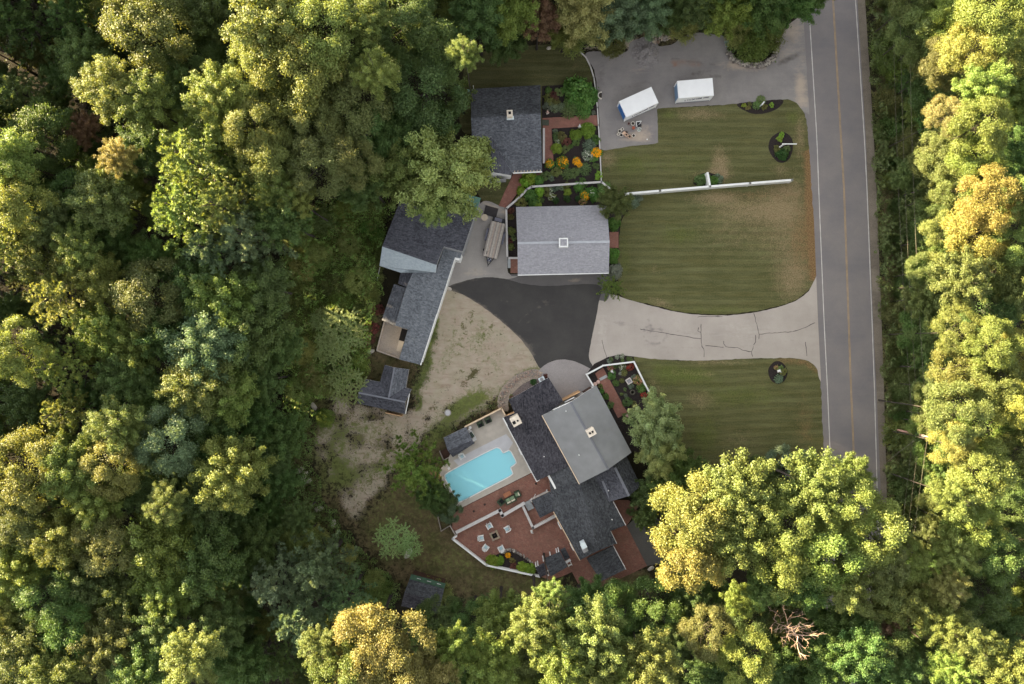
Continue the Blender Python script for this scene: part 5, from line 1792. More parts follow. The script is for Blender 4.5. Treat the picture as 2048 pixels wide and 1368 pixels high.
    (1849, 474, 34, 'oak', 'd', 7.0),
    (1841, 536, 32, 'maple', 'm', 6.0),
    (1833, 598, 30, 'maple', 'o', 9.0),
    (1826, 660, 37, 'oak', 'd', 8.0),
    (1864, 722, 35, 'maple', 'o', 7.0),
    (1856, 784, 33, 'maple', 'd', 6.0),
    (1848, 846, 31, 'oak', 'm', 9.0),
    (1840, 908, 38, 'maple', 'o', 8.0),
    (1833, 970, 36, 'maple', 'd', 7.0),
    (1871, 1032, 34, 'oak', 'o', 6.0),
    (1863, 1094, 32, 'maple', 'd', 9.0),
    (1855, 1156, 30, 'maple', 'm', 8.0),
    (1847, 1218, 37, 'oak', 'o', 7.0),
    (1840, 1280, 35, 'maple', 'd', 6.0),
    (1852, 20, 36, 'maple', 'd', 9.5),
    (1855, 78, 43, 'oak', 'o', 12.5),
    (1858, 136, 41, 'maple', 'o', 11.5),
    (1861, 194, 39, 'oak', 'd', 10.5),
    (1864, 252, 37, 'maple', 'd', 9.5),
    (1867, 310, 44, 'oak', 'o', 12.5),
    (1870, 368, 42, 'maple', 'o', 11.5),
    (1873, 426, 40, 'oak', 'd', 10.5),
    (1876, 484, 38, 'maple', 'd', 9.5),
    (1853, 542, 36, 'oak', 'o', 12.5),
    (1856, 600, 43, 'maple', 'o', 11.5),
    (1859, 658, 41, 'oak', 'd', 10.5),
    (1862, 716, 39, 'maple', 'd', 9.5),
    (1865, 774, 37, 'oak', 'o', 12.5),
    (1868, 832, 44, 'maple', 'o', 11.5),
    (1871, 890, 42, 'oak', 'd', 10.5),
    (1874, 948, 40, 'maple', 'd', 9.5),
    (1877, 1006, 38, 'oak', 'o', 12.5),
    (1854, 1064, 36, 'maple', 'o', 11.5),
    (1857, 1122, 43, 'oak', 'd', 10.5),
    (1860, 1180, 41, 'maple', 'd', 9.5),
    (1863, 1238, 39, 'oak', 'o', 12.5),
    (1866, 1296, 37, 'maple', 'o', 11.5),
    (1869, 1354, 44, 'oak', 'd', 10.5),
    # small trees near the houses
    (1310, 850, 62, 'maple', 'p', 8), (1322, 905, 46, 'maple', 'l', 7), (1355, 955, 62, 'maple', 'd', 6), (1300, 985, 46, 'maple', 'd', 5), (1580, 938, 52, 'oak', 'b', 6), (1520, 950, 40, 'oak', 'd', 5), (1230, 405, 36, 'maple', 'o', 6),
    (1222, 575, 30, 'pine', 'g', 5), (832, 938, 72, 'pine', 'm', 11), (862, 990, 34, 'maple', 'd', 6), (886, 1003, 30, 'maple', 'd', 4.5), (898, 1020, 26, 'oak', 'b', 4),
    (1506, 88, 42, 'bush', 'm', 3.5), (1478, 74, 32, 'bush', 'l', 3), (1536, 74, 34, 'bush', 'm', 4), (1292, 1036, 24, 'maple', 'd', 5), (1345, 1135, 26, 'maple', 'd', 6),
]
rb = random.Random(8)
BUSHES = []
for _i in range(100):
    _y = -20 + _i * 14.1
    BUSHES.append((1765 + _y * 0.03 + rb.uniform(0, 72), _y, rb.uniform(22, 36), 'bush', rb.choice('dmdoo'), rb.uniform(1.8, 4.0)))
for _x, _y in ((600, 480), (650, 440), (700, 420), (640, 500), (700, 480), (740, 500), (600, 540), (660, 560), (715, 550), (740, 590), (600, 600), (650, 620), (720, 620), (690, 600), (600, 700), (620, 760), (650, 760), (585, 780), (680, 730), (720, 730), (660, 830), (640, 1080), (700, 1100), (740, 1150), (600, 1050), (770, 1180), (880, 1190), (1330, 1160), (1240, 1195), (860, 1170), (1420, 30), (1370, 50), (1180, 70), (1220, 80)):
    BUSHES.append((_x + rb.uniform(-12, 12), _y + rb.uniform(-12, 12), rb.uniform(20, 34), 'bush', rb.choice('lmmlo'), rb.uniform(1.5, 3.5)))
TREES += BUSHES
SUMACS = [(685, 665, 46, 's', 5.5), (660, 700, 30, 's', 4.5), (695, 770, 40, 's', 5), (790, 1078, 36, 's', 6.5), (820, 1092, 25, 's', 6), (1145, 92, 24, 'm', 4), (645, 640, 26, 's', 4)]

ROWN = ['at top edge', 'level with white containers', 'level with long fence', 'level with trailer', 'level with black asphalt',
        'level with T-shaped shed', 'level with pool', 'level with fire pit', 'level with mossy shed', 'at bottom edge']
ORD = ['first', 'second', 'third', 'fourth', 'fifth', 'sixth', 'seventh', 'eighth', 'ninth', 'tenth', 'eleventh', 'twelfth', 'thirteenth', 'fourteenth', 'fifteenth', 'sixteenth', 'seventeenth', 'eighteenth', 'nineteenth', 'twentieth', 'twenty-first', 'twenty-second', 'twenty-third', 'twenty-fourth', 'twenty-fifth']
SHAPE = {'bush': 'wild bush', 'oak': 'round-lobed tree', 'maple': 'loose-crowned tree', 'pine': 'feathery pine', 'sumac': 'fern-leaved sumac'}
NAME = {'bush': 'wild_bush', 'oak': 'oak_tree', 'maple': 'maple_tree', 'pine': 'pine_tree', 'sumac': 'sumac_tree'}


def region(px, py):
    if px > 1775:
        return 'right wood'
    if px < 625:
        return 'left wood'
    return 'upper wood' if py < 400 else ('yard' if py < 1110 and px < 1340 else 'lower wood')


def jit(c, r, a=0.16):
    k = 1 + r.uniform(-a, a)
    return tuple(min(1, x * k * (1 + r.uniform(-0.10, 0.10))) for x in c) + (1,)


def make_tree(px, py, rp, kind, tone, h, label, cat='tree', name=None, group=None, flat=1.0):
    r = random.Random(int(px * 31 + py * 7))
    R0 = 3.0 if kind == 'sumac' else 4.0
    zc = h * 0.8 if kind != 'pine' else h * 0.72
    R = rp * S * (H - zc) / H
    zc = max(h - R * (0.8 if kind != 'pine' else 1.05), h * 0.45) if kind != 'bush' else h * 0.35
    p = W(px, py, zc)
    root = thing(name or NAME[kind], label, cat, (p.x, p.y, 0), r.uniform(0, 6.28), group)
    me, tm = PROTO[kind][r.randrange(len(PROTO[kind]))]
    k = R / R0 * {'oak': 0.95, 'maple': 0.98, 'pine': 1.0, 'sumac': 1.0, 'bush': 0.95}[kind]
    cr = bpy.data.objects.new('crown', me)
    C.objects.link(cr)
    cr.parent = root
    cr.location = (0, 0, zc)
    cr.scale = (k * r.uniform(.92, 1.08), k * r.uniform(.92, 1.08), k * flat)
    cr.color = jit(TONE[tone][0], r)
    tr = bpy.data.objects.new('trunk', tm)
    C.objects.link(tr)
    tr.parent = root
    tw = 0.55 if px > 1790 and h > 12 else 1.0      # slender trunks along the verge
    tr.scale = (k * tw, k * tw, zc / ZC0)
    return root


for _i, _t in enumerate(TREES):
    if _t[0] > 1880 and _t[3] == 'oak' and _t[5] >= 18:   # the right wood: uneven tops with gaps between
        TREES[_i] = (_t[0], _t[1], _t[2] * (0.84 + 0.2 * ((_i * 37) % 10) / 10), 'oak', 'gygmyg'[(_i * 7) % 6] if _t[4] == 'g' else _t[4], _t[5] + (-3.5, 0, 1.5, -1.5, 0.8)[(_i * 3) % 5])
for _i, _t in enumerate(TREES):
    if _t[0] < 600 and _t[3] == 'oak' and _i % 2:         # the left wood is mostly looser crowns
        TREES[_i] = _t[:3] + ('maple',) + _t[4:]
entries = [dict(px=t[0], py=t[1], r=t[2], kind=t[3], tone=t[4], h=t[5]) for t in TREES]
# understory: fill the gaps between the big crowns with lower, darker trees
WOODS = [[(-60, -60), (930, -60), (930, 150), (900, 230), (760, 330), (620, 400), (560, 500), (550, 600), (570, 760), (570, 900), (560, 1010), (640, 1060), (700, 1180), (780, 1240), (900, 1260), (1180, 1215), (1330, 1180), (1480, 1160), (1660, 1220), (1660, 1420), (-60, 1420)],
         [(1860, -60), (2110, -60), (2110, 1420), (1860, 1420)], [(930, -60), (1620, -60), (1620, 0), (930, 20)]]
rf = random.Random(3)
occ = [(e['px'], e['py'], e['r']) for e in entries if e['kind'] != 'bush']
tries = 0
nfill = 0
while tries < 5000:
    tries += 1
    x, y = rf.uniform(-50, 2100), rf.uniform(-50, 1410)
    if not any(bool(inside(np.array([x]), np.array([y]), w)[0]) for w in WOODS):
        continue
    rr = rf.uniform(30, 50)
    if any((x - a) ** 2 + (y - b) ** 2 < (0.50 * (c + rr)) ** 2 for a, b, c in occ):
        continue
    occ.append((x, y, rr))
    nfill += 1
    entries.append(dict(px=x, py=y, r=rr, kind=rf.choice(['maple', 'maple', 'oak', 'pine']), tone=rf.choice('dddom'), h=rf.uniform(7, 13.5), fill=True))
for s in SUMACS:
    entries.append(dict(px=s[0], py=s[1], r=s[2], kind='sumac', tone=s[3], h=s[4]))
seen = {}
for e in sorted(entries, key=lambda e: e['px']):
    row = min(9, max(0, int(e['py'] / 136.8)))
    reg = region(e['px'], e['py'])
    low = 'small ' if e['h'] < 9 else ('low ' if e['h'] < 16 else 'tall ')
    key = (row, reg, e['kind'], e['tone'], low)
    seen.setdefault(key, []).append(e)
for (row, reg, kind, tone, low), es in seen.items():
    for i, e in enumerate(es):
        where = ('in the ' + reg) if reg != 'yard' else 'near the house yard'
        rank = '' if len(es) == 1 else ', %s from left' % ORD[i]
        e['label'] = '%s%s %s %s %s%s' % (low, TONE[tone][1], SHAPE[kind], where, ROWN[row], rank)
        make_tree(e['px'], e['py'], e['r'], kind, tone, e['h'], e['label'], group='trees of the woods and yard')
print('trees', len(entries), 'fill', nfill)

# forest beyond the frame on the sunny side: one distant mass of crowns
rm = np.random.default_rng(21)
P, N, T = [], [], []
for i in range(360):
    if i % 2:
        x, y = rm.uniform(-420, -60), rm.uniform(-420, 1300)
    else:
        x, y = rm.uniform(-100, 1560), rm.uniform(-520, -70)
    z = rm.uniform(14, 19) if i < 190 else rm.uniform(3, 11)  # lower unseen crowns added to stop sun leaking under the tall ones
    c = W(x, y, z)
    R = rm.uniform(3.2, 4.6)
    d = rdir(rm, 520)
    d[:, 2] = np.abs(d[:, 2]) - 0.25
    d = unit(d)
    P.append(np.array(c) + d * R * (0.7 + 0.35 * rm.random((520, 1))))
    N.append(d + rm.normal(size=d.shape) * 0.6)
me = leaf_mesh('far_forest', np.vstack(P), np.vstack(N), 1.1, 0.8, rm)
ff = bpy.data.objects.new('far_forest', me)
C.objects.link(ff)
ff['kind'] = 'stuff'
ff.color = (0.09, 0.11, 0.03, 1)


def scatter(name, polys, dens, hfun, leaf, color, seed, cell=None, thr=None):
    """ground-covering leaves over photo polygons: one uncountable mass"""
    r = np.random.default_rng(seed)
    X, Y = [], []
    for pl in polys:
        xs = [p[0] for p in pl]
        ys = [p[1] for p in pl]
        n = int((max(xs) - min(xs)) * (max(ys) - min(ys)) * S * S * dens)
        a, b = r.uniform(min(xs), max(xs), n), r.uniform(min(ys), max(ys), n)
        ok = inside(a + (vnoise(a, b, 18, 41) - .5) * 24, b + (vnoise(a, b, 18, 42) - .5) * 24, pl)
        if thr is not None:
            ok &= vnoise(a, b, cell, seed) > thr
        X.append(a[ok])
        Y.append(b[ok])
    X, Y = np.concatenate(X), np.concatenate(Y)
    hh = hfun(X, Y)
    z = hh * r.uniform(0.35, 1.0, len(X)) ** 0.6
    f = (H - z) / H
    pos = np.stack([(X - 1024) * S * f, (684 - Y) * S * f, z], 1)
    # facing follows the hummocks
    e = 3.0
    gx = (hfun(X + e, Y) - hfun(X - e, Y)) / (2 * e * S)
    gy = (hfun(X, Y + e) - hfun(X, Y - e)) / (2 * e * S)
    nr = np.stack([-gx, gy, np.ones(len(X))], 1) + r.normal(size=(len(X), 3)) * 0.4
    tint = 0.5 * np.stack([vnoise(X, Y, 9, seed + 1), vnoise(X, Y, 14, seed + 2)], 1) + 0.5 * r.random((len(X), 2))
    me = leaf_mesh(name, pos, nr, leaf, leaf * 0.6, r, tint=tint)
    o = bpy.data.objects.new(name, me)
    C.objects.link(o)
    o['kind'] = 'stuff'
    o.color = color + (1,)
    return o


hum = lambda a, b, s: (lambda X, Y: a + b * vnoise(X, Y, 16, s) + 0.45 * b * vnoise(X, Y, 6, s + 1))
THICKET = [(560, 470), (640, 400), (770, 395), (790, 420), (762, 500), (752, 560), (768, 580), (748, 640), (736, 700), (712, 760), (640, 800), (600, 860), (560, 840), (570, 650)]
scatter('undergrowth', [THICKET], 48, hum(0.2, 2.6, 51), 0.26, (0.15, 0.245, 0.055), 61)
scatter('undergrowth', [THICKET], 26, hum(0.4, 2.9, 51), 0.24, (0.175, 0.200, 0.060), 62, 24, 0.52)
LEFTROUGH = [(560, 840), (620, 800), (640, 870), (626, 920), (650, 990), (690, 1060), (740, 1110), (800, 1170), (800, 1220), (700, 1220), (600, 1120), (540, 1000)]
scatter('undergrowth', [LEFTROUGH], 62, hum(0.1, 1.6, 53), 0.24, (0.11, 0.17, 0.045), 63)
ROADSIDE = [(1738, -60), (1880, -60), (1890, 700), (1895, 1400), (1790, 1400), (1775, 900), (1758, 500)]
scatter('roadside_brush', [ROADSIDE], 80, hum(0.2, 2.8, 55), 0.27, (0.085, 0.112, 0.036), 64)
scatter('roadside_brush', [[(1752, 100), (1850, 100), (1860, 900), (1790, 860)]], 16, hum(0.6, 3.0, 55), 0.25, (0.12, 0.155, 0.042), 65, 22, 0.55)
NORTHB = [(1100, 90), (1180, 100), (1250, 84), (1300, 70), (1350, 62), (1450, 66), (1462, 110), (1490, 126), (1530, 124), (1553, 108), (1556, 30), (1620, 5), (1620, -60), (1080, -60)]
scatter('undergrowth', [NORTHB], 30, hum(0.1, 1.5, 57), 0.24, (0.09, 0.145, 0.036), 66, 20, 0.38)
SOUTHB = [(880, 1200), (1000, 1180), (1180, 1215), (1330, 1140), (1350, 1100), (1480, 1180), (1500, 1260), (1100, 1260), (880, 1240)]
scatter('undergrowth', [SOUTHB], 26, hum(0.1, 1.2, 59), 0.24, (0.05, 0.08, 0.024), 67, 20, 0.3)
FLOOR = [[(-60, -60), (900, -60), (880, 200), (620, 430), (580, 800), (560, 1010), (700, 1230), (1500, 1240), (1660, 1260), (1660, 1420), (-60, 1420)], [(1880, -60), (2110, -60), (2110, 1420), (1880, 1420)]]
scatter('forest_floor_plants', FLOOR, 7, hum(0.2, 1.8, 71), 0.34, (0.045, 0.065, 0.022), 68, 30, 0.4)
EDGE = [[(1204, 300), (1236, 385), (1290, 384), (1206, 366)], [(835, 690), (880, 640), (870, 700), (840, 815), (825, 800)], [(860, 870), (1000, 795), (1020, 770), (990, 815), (925, 850), (880, 880)]]
scatter('rough_grass', EDGE, 30, hum(0.03, 0.22, 73), 0.2, (0.10, 0.13, 0.04), 69, 12, 0.35)

# ------------------------------------------------------------------ small things
def ang(p0, p1):
    """world angle of the photo direction p0 -> p1"""
    return math.atan2(-(p1[1] - p0[1]), p1[0] - p0[0])


def container(c, ang_, label, stripe):
    L, Wd, Hh = 4.95, 2.45, 2.35
    root = thing('storage_container', label, 'container', W(*c), ang_, 'white storage containers')
    mb = MB()
    mb.box((0, 0, Hh / 2 + 0.12), (L - 0.1, Wd - 0.1, Hh - 0.2))
    mb.build('body', M['container_white'], root)
    mb = MB()
    mb.box((0, 0, Hh + 0.06), (L, Wd, 0.1))
    mb.build('roof', M['container_white'], root)
    mb = MB()
    mb.box((0, 0, 0.08), (L, Wd, 0.14))
    mb.build('base_frame', M['steel'], root)
    for sx in (-1, 1):
        for sy in (-1, 1):
            mb = MB()
            mb.box((sx * (L / 2 - 0.04), sy * (Wd / 2 - 0.04), Hh / 2 + 0.1), (0.1, 0.1, Hh - 0.12))
            mb.build('corner_post', M['container_white'], root)
    mb = MB()
    mb.box((-L / 2 + 0.035, 0.0, Hh * 0.5), (0.05, Wd - 0.5, Hh * 0.72))
    mb.build('door_panel', stripe, root)
    for k in range(9):
        mb = MB()
        mb.box((-L / 2 + .3 + k * (L - .6) / 8, 0, Hh + 0.118), (0.06, Wd - 0.1, 0.02))
        mb.build('roof_rib', M['container_white'], root)
    # worn, unreadable line of capitals along the long side
    lt = MB()
    x = -1.25
    yy = -Wd / 2 + 0.036
    for k in range(11):
        zb = 0.78 + k * 0.075
        h = 0.42
        seg = [((0, 0), (0, 1)), ((0, 1), (.75, 1)), ((0, .5), (.7, .5)), ((.75, 0), (.75, 1)), ((0, 0), (.75, 0))]
        pick = [(0, 4), (0, 1, 2), (0, 2, 3), (1, 3, 4), (0, 1, 4), (0, 3, 2), (0, 1, 3, 4), (0, 1, 2, 4), (3, 2), (0, 1, 2, 3), (0, 3, 4)][k]
        for s in pick:
            (a0, b0), (a1, b1) = seg[s]
            lt.beam((x + a0 * .24, yy, zb + b0 * h), (x + a1 * .24, yy, zb + b1 * h), 0.075, 0.03, up=Vector((0, 1, 0)))
        x += 0.30
    lt.build('lettering', M['grey_letter'], root)['kind'] = 'stuff'
    return root


container((1272, 214.5), ang((1236, 214), (1303, 184)), 'tilted white storage container with bright blue end, nearest the pots', M['blue'])
container((1383, 187.5), ang((1350, 166), (1422, 160)), 'white storage container with dull blue end, nearer the road', plain('faded_blue_panel', lin(110, 138, 170), 0.5, 0.1, 1.5))


# --- pots on the asphalt beside the tilted container
def pot(px, py, r, h, mat, label, fill='soil', name='plant_pot', cat='plant pot', group='pots beside the tilted container', n=14):
    root = thing(name, label, cat, W(px, py), 0.3, group)
    mb = MB()
    mb.lathe((0, 0, 0), [(r * 0.7, 0), (r * 0.95, h * 0.86), (r, h * 0.88), (r, h), (r * 0.78, h), (r * 0.74, h * 0.8)], n)
    mb.build('bowl', mat, root, smooth=False)
    mb = MB()
    mb.lathe((0, 0, 0), [(r * 0.76, h * 0.8), (r * 0.76, h * 0.86), (0.02, h * 0.88)], n)
    mb.build('soil', M[fill], root)
    return root


pot(1265, 248.5, 0.29, 0.45, M['stone_pot'], 'large pale round pot closest to the container wall')
pot(1266.3, 257, 0.22, 0.4, M['terracotta'], 'orange terracotta pot standing below the pale round pot', 'terracotta')
pot(1257, 248, 0.17, 0.3, plain('dull_red_pot', lin(122, 78, 76), 0.8, 0.1), 'small dull red pot against the container', 'soil')
pot(1238.7, 263.6, 0.26, 0.4, M['stone_pot'], 'pale round pot at the upper left of the pot cluster')
pot(1242, 271.5, 0.26, 0.4, M['stone_pot'], 'pale round pot at the lower left of the pot cluster', 'dark')
pot(1258.4, 274.4, 0.26, 0.42, M['terra_pale'], 'peach terracotta pot at the bottom of the cluster', 'soil')
pot(1266.5, 272.3, 0.26, 0.36, M['stone_pot'], 'cream round pot, rightmost below the orange pot')
pot(1252, 265.8, 0.2, 0.3, plain('dark_pot', lin(88, 70, 64), 0.8, 0.1), 'dark round pot behind the fallen terracotta pots', 'soil')


def square_pot(px, py, w, h, rz, mat, label):
    root = thing('square_planter', label, 'planter', W(px, py), rz, 'pots beside the tilted container')
    mb = MB()
    for k in range(4):
        a = k * math.pi / 2
        mb.box((math.cos(a) * (w / 2 - .03), math.sin(a) * (w / 2 - .03), h / 2), (0.07, w - 0.002 * k, h - 0.004 * k), a)
    mb.build('box', mat, root)
    mb = MB()
    mb.box((0, 0, h * 0.4), (w - 0.13, w - 0.13, h * 0.7))
    mb.build('soil', M['soil'], root)


square_pot(1244.3, 258.8, 0.36, 0.3, 0.5, M['stone_pot'], 'small square pale planter at the top of the cluster')
square_pot(1236.2, 269, 0.32, 0.3, 0.6, M['stone_pot'], 'small square pale planter at the left of the cluster')
square_pot(1252, 270.5, 0.4, 0.35, 0.9, M['terra_pale'], 'square peach planter in the middle of the cluster')
for px, py, rz, lb in ((1247, 266.5, 0.6, 'terracotta pot lying on its side in the cluster'),):
    root = thing('fallen_pot', lb, 'plant pot', W(px, py, 0.2), rz, 'pots beside the tilted container')
    mb = MB()
    mb.tube([(-0.3, 0, 0), (0.2, 0, 0), (0.26, 0, 0)], [0.15, 0.21, 0.23], 12)
    mb.build('body', M['terra_pale'], root)
hr = thing('hose_reel', 'coiled pale hose on the asphalt right of the orange pot', 'hose', W(1278, 258.6))
for k in range(3):
    mb = MB()
    pts = [(math.cos(a) * (0.30 - 0.07 * k), math.sin(a) * (0.30 - 0.07 * k), 0.06 + 0.07 * k) for a in [i * math.pi / 9 for i in range(17)]]
    mb.tube(pts, 0.045, 6)
    mb.build('coil', M['white'] if k != 1 else M['green_cushion'], hr)
fc = thing('folded_chair', 'white folded garden chair leaning by the pots', 'chair', W(1276.5, 247.5), 0.35)
for a, b in (((-.38, -.3, .1), (-.30, .25, .55)), ((-.30, .25, .55), (.42, .10, .5)), ((.42, .10, .5), (.1, -.12, .15)), ((.1, -.12, .15), (-.38, -.3, .1))):
    mb = MB()
    mb.beam(a, b, 0.1, 0.06)
    mb.build('frame_bar', M['white'], fc)
mb = MB()
mb.face([(-.36, -.26, .12), (.08, -.11, .16), (.38, .1, .48), (-.28, .22, .52)])
mb.build('seat', M['black_metal'], fc)
bx = thing('dark_box', 'dark maroon box between the folded chair and hose', 'box', W(1278.5, 252.3), 0.3)
mb = MB()
mb.box((0, 0, 0.14), (0.5, 0.28, 0.28))
mb.build('body', plain('maroon_box', lin(66, 34, 40), 0.7, 0.2), bx)
mb = MB()
mb.box((0, 0, 0.3), (0.54, 0.32, 0.04))
mb.build('lid', M['black_metal'], bx)
tag(MB.build((lambda m: (m.lathe((0, 0, 0), [(0.09, 0), (0.1, 0.12), (0.05, 0.16)], 8), m)[1])(MB()), 'white_stone', M['white'], origin=None), 'small white stone on asphalt at the lawn corner', 'stone').location = W(1294, 279)

hm = thing('half_moon_planter', 'half-moon pale stone planter against the thin grey kerb', 'planter', W(1203, 192), math.pi)
mb = MB()
out = [(0.52 * math.cos(a), 0.46 * math.sin(a)) for a in [math.pi / 2 + i * math.pi / 10 for i in range(11)]]
for (x0, y0), (x1, y1) in zip(out[:-1], out[1:]):
    mb.beam((-x0, y0, .2), (-x1, y1, .2), 0.12, 0.4)
mb.build('rim', M['stone_pot'], hm)
hm.rotation_euler.z = math.pi
mb = MB()
mb.prism([(-x * .88, y * .88) for x, y in out], 0.02, 0.3)
mb.build('soil', M['soil'], hm)

wb = thing('wheelbarrow', 'grey-green wheelbarrow by the stone wall at asphalt edge', 'wheelbarrow', W(1452.5, 91), ang((1452, 86), (1454, 97)))
mb = MB()
a = [(-.40, -.34), (.34, -.28), (.42, 0), (.34, .28), (-.40, .34)]
lo = [(x * .72, y * .68) for x, y in a]
vs = [(x, y, .62) for x, y in a] + [(x, y, .28) for x, y in lo]
mb.add(vs, [(i, (i + 1) % 5, 5 + (i + 1) % 5, 5 + i) for i in range(5)] + [(5, 6, 7, 8, 9)])
mb.build('tray', M['teal'], wb)
mb = MB()
for i in range(5):
    p0, p1 = a[i], a[(i + 1) % 5]
    mb.beam((p0[0], p0[1], .63), (p1[0], p1[1], .63), .05, .05)
mb.build('rim', plain('pale_teal_rim', lin(168, 186, 186), 0.5, 0.05), wb)
mb = MB()
mb.tube([(.5, -.05, .2), (.5, .05, .2)], 0.2, 12)
mb.build('wheel', M['rubber'], wb)
for s in (-1, 1):
    mb = MB()
    mb.tube([(.5, s * .08, .2), (-.1, s * .24, .3), (-.85, s * .3, .6)], 0.025, 6)
    mb.build('handle', M['grey_wood'], wb)
    mb = MB()
    mb.tube([(-.35, s * .22, .32), (-.4, s * .24, 0)], 0.022, 6)
    mb.build('leg', M['black_metal'], wb)

# --- trailer
ta = ang((977, 515), (994, 445))
tl = thing('flatbed_trailer', 'flatbed trailer with weathered plank deck beside the barn', 'trailer', W(988.5, 481), ta)
TL, TW, TZ = 5.15, 2.05, 0.72
for k in range(11):
    mb = MB()
    w_ = TW / 11
    mb.box((0, -TW / 2 + w_ * (k + .5), TZ + (k % 3) * 0.004), (TL - (k * 7 % 5) * 0.012, w_ - 0.018, 0.05))
    sh_ = [lin(168, 160, 152), lin(186, 178, 168), lin(150, 142, 138), lin(176, 160, 148)][k * 5 % 4]
    mb.build('plank', plain('plank_wood', sh_, 0.85, 0.16, 4), tl)
mb = MB()
for s in (-1, 1):
    mb.box((0, s * (TW / 2 - 0.05), TZ - 0.11), (TL, 0.1, 0.16))
for s in (-1, 1):
    mb.box((s * (TL / 2 - .03), 0, TZ - 0.11), (0.08, TW - .2, 0.15))
mb.build('frame', M['black_metal'], tl)
for s in (-1, 1):
    for wx in (0.1, 1.0):
        mb = MB()
        mb.tube([(wx, s * (TW / 2 + .06), .36), (wx, s * (TW / 2 + .28), .36)], 0.36, 14)
        whl = mb.build('wheel', M['rubber'], tl)
        mb = MB()
        mb.tube([(wx, s * (TW / 2 + .281), .36), (wx, s * (TW / 2 + .30), .36)], 0.18, 10)
        mb.build('hub', M['steel'], whl)
    mb = MB()
    for i in range(5):
        x0, x1 = -0.35 + i * .36, -0.35 + (i + 1) * .36
        zz = [.55, .8, .8, .8, .8, .55]
        mb.beam((x0, s * (TW / 2 + .2), zz[i]), (x1, s * (TW / 2 + .2), zz[i + 1]), 0.26, 0.03)
    mb.build('fender', plain('grey_fender', lin(96, 96, 108), 0.6, 0.15), tl)
for s in (-1, 1):
    mb = MB()
    mb.beam((-TL / 2, s * .55, .5), (-TL / 2 - 1.05, 0.03 * s, .5), 0.1, 0.12)
    mb.build('tongue', M['black_metal'], tl)
mb = MB()
mb.box((-TL / 2 - .32, 0, .56), (.5, .55, .12))
mb.build('tool_box', plain('dark_blue_box', lin(64, 66, 84), 0.5, 0.1), tl)
mb = MB()
mb.tube([(-TL / 2 - .85, 0, 0.05), (-TL / 2 - .85, 0, .95)], 0.04, 8)
mb.build('jack', M['steel'], tl)
mb = MB()
mb.box((-TL / 2 - 1.15, 0, .5), (.3, .1, .1))
mb.build('hitch', M['black_metal'], tl)
for px_, py_ in ((-.22, -.17), (-.22, .17), (-.45, 0)):
    mb = MB()
    mb.box((-TL / 2 + px_ , py_, .63), (.09, .09, .05))
    mb.build('light', M['white'], tl)
mb = MB()
mb.box((TL / 2 + .35, 0, .45), (.62, 1.9, .08))
mb.build('ramp_frame', M['black_metal'], tl)
mb = MB()
mb.box((TL / 2 + .36, .1, .51), (.5, 1.05, .03))
mb.build('ramp_plate', plain('ramp_plate', lin(112, 112, 124), 0.5, 0.12), tl)
mb = MB()
mb.box((-TL / 2 + .55, TW / 2 - .45, TZ + .045), (.42, .07, .05))
mb.build('strap_slot', M['dark'], tl)
rm_ = thing('ramp_mat', 'black square mat on the ground above the trailer', 'mat', W(982, 423), ang((971, 429), (994, 435)))
mb = MB()
mb.box((0, 0, 0.10), (1.85, 1.25, 0.06))
mb.build('mat', M['mat_black'], rm_)
for s in (-1, 1):
    mb = MB()
    mb.box((0, s * .64, .08), (1.9, .05, .1))
    mb.build('edge_bar', M['black_metal'], rm_)
rt = thing('round_table', 'round tan spool table left of the trailer end', 'table', W(969.5, 436.5), 0.2)
mb = MB()
mb.lathe((0, 0, .66), [(.46, 0), (.48, .02), (.48, .08), (.46, .1)], 20)
mb.build('top', M['tan_round'], rt)
mb = MB()
mb.lathe((0, 0, 0), [(.4, 0), (.4, .06), (.2, .08), (.2, .64), (.3, .66)], 14)
mb.build('drum', M['grey_wood'], rt)
sp = thing('spare_tyre', 'loose black tyre lying left of the trailer deck', 'tyre', W(968, 500), 0)
mb = MB()
mb.lathe((0, 0, 0.35), [(.10, -.34), (.14, -.3), (.14, .3), (.10, .34)], 12)
mb.build('tread', M['rubber'], sp)

# --- bins, posts, covers
for x, y, lb in ((926, 187, 'round green-lidded bin further from the cottage corner'), (937, 187.5, 'round green-lidded bin beside the cottage corner')):
    r_ = thing('barrel_bin', lb, 'bin', W(x, y), 0, 'two green bins behind the cottage')
    mb = MB()
    mb.lathe((0, 0, 0), [(.25, 0), (.3, .1), (.32, .95)], 14)
    mb.build('drum', M['bin_green'], r_)
    mb = MB()
    mb.lathe((0, 0, .95), [(.34, 0), (.33, .06), (.2, .16), (.05, .2)], 14)
    mb.build('lid', plain('pale_green_lid', lin(120, 150, 138), 0.5, 0.15), r_)
vp = thing('white_post', 'thin white post standing on dark grass behind the cottage', 'post', W(948, 182))
mb = MB()
mb.tube([(0, 0, 0), (0, 0, 2.2)], 0.05, 6)
mb.build('shaft', M['white'], vp)
mb = MB()
mb.lathe((0, 0, 2.2), [(.08, 0), (.06, .06), (.02, .1)], 8)
mb.build('cap', M['white'], vp)
wc = thing('well_cover', 'round pale concrete well cover in rough grass above the pool', 'well cover', W(895.5, 825.5))
mb = MB()
mb.lathe((0, 0, 0), [(.37, 0), (.37, .14), (.34, .17), (.02, .2)], 18)
mb.build('lid', M['slab_light'], wc)
mb = MB()
mb.lathe((0, 0, -.01), [(.5, 0), (.5, .03), (.4, .04)], 18)
mb.build('rim', M['concrete_old'], wc)
dm = thing('door_mat', 'dark green door mat on brick by the cottage door', 'mat', W(1091, 245.5))
mb = MB()
mb.box((0, 0, .08), (.95, .78, .04))
mb.build('mat', M['mat_green'], dm)
mb = MB()
mb.box((0, 0, .075), (1.0, .83, .02))
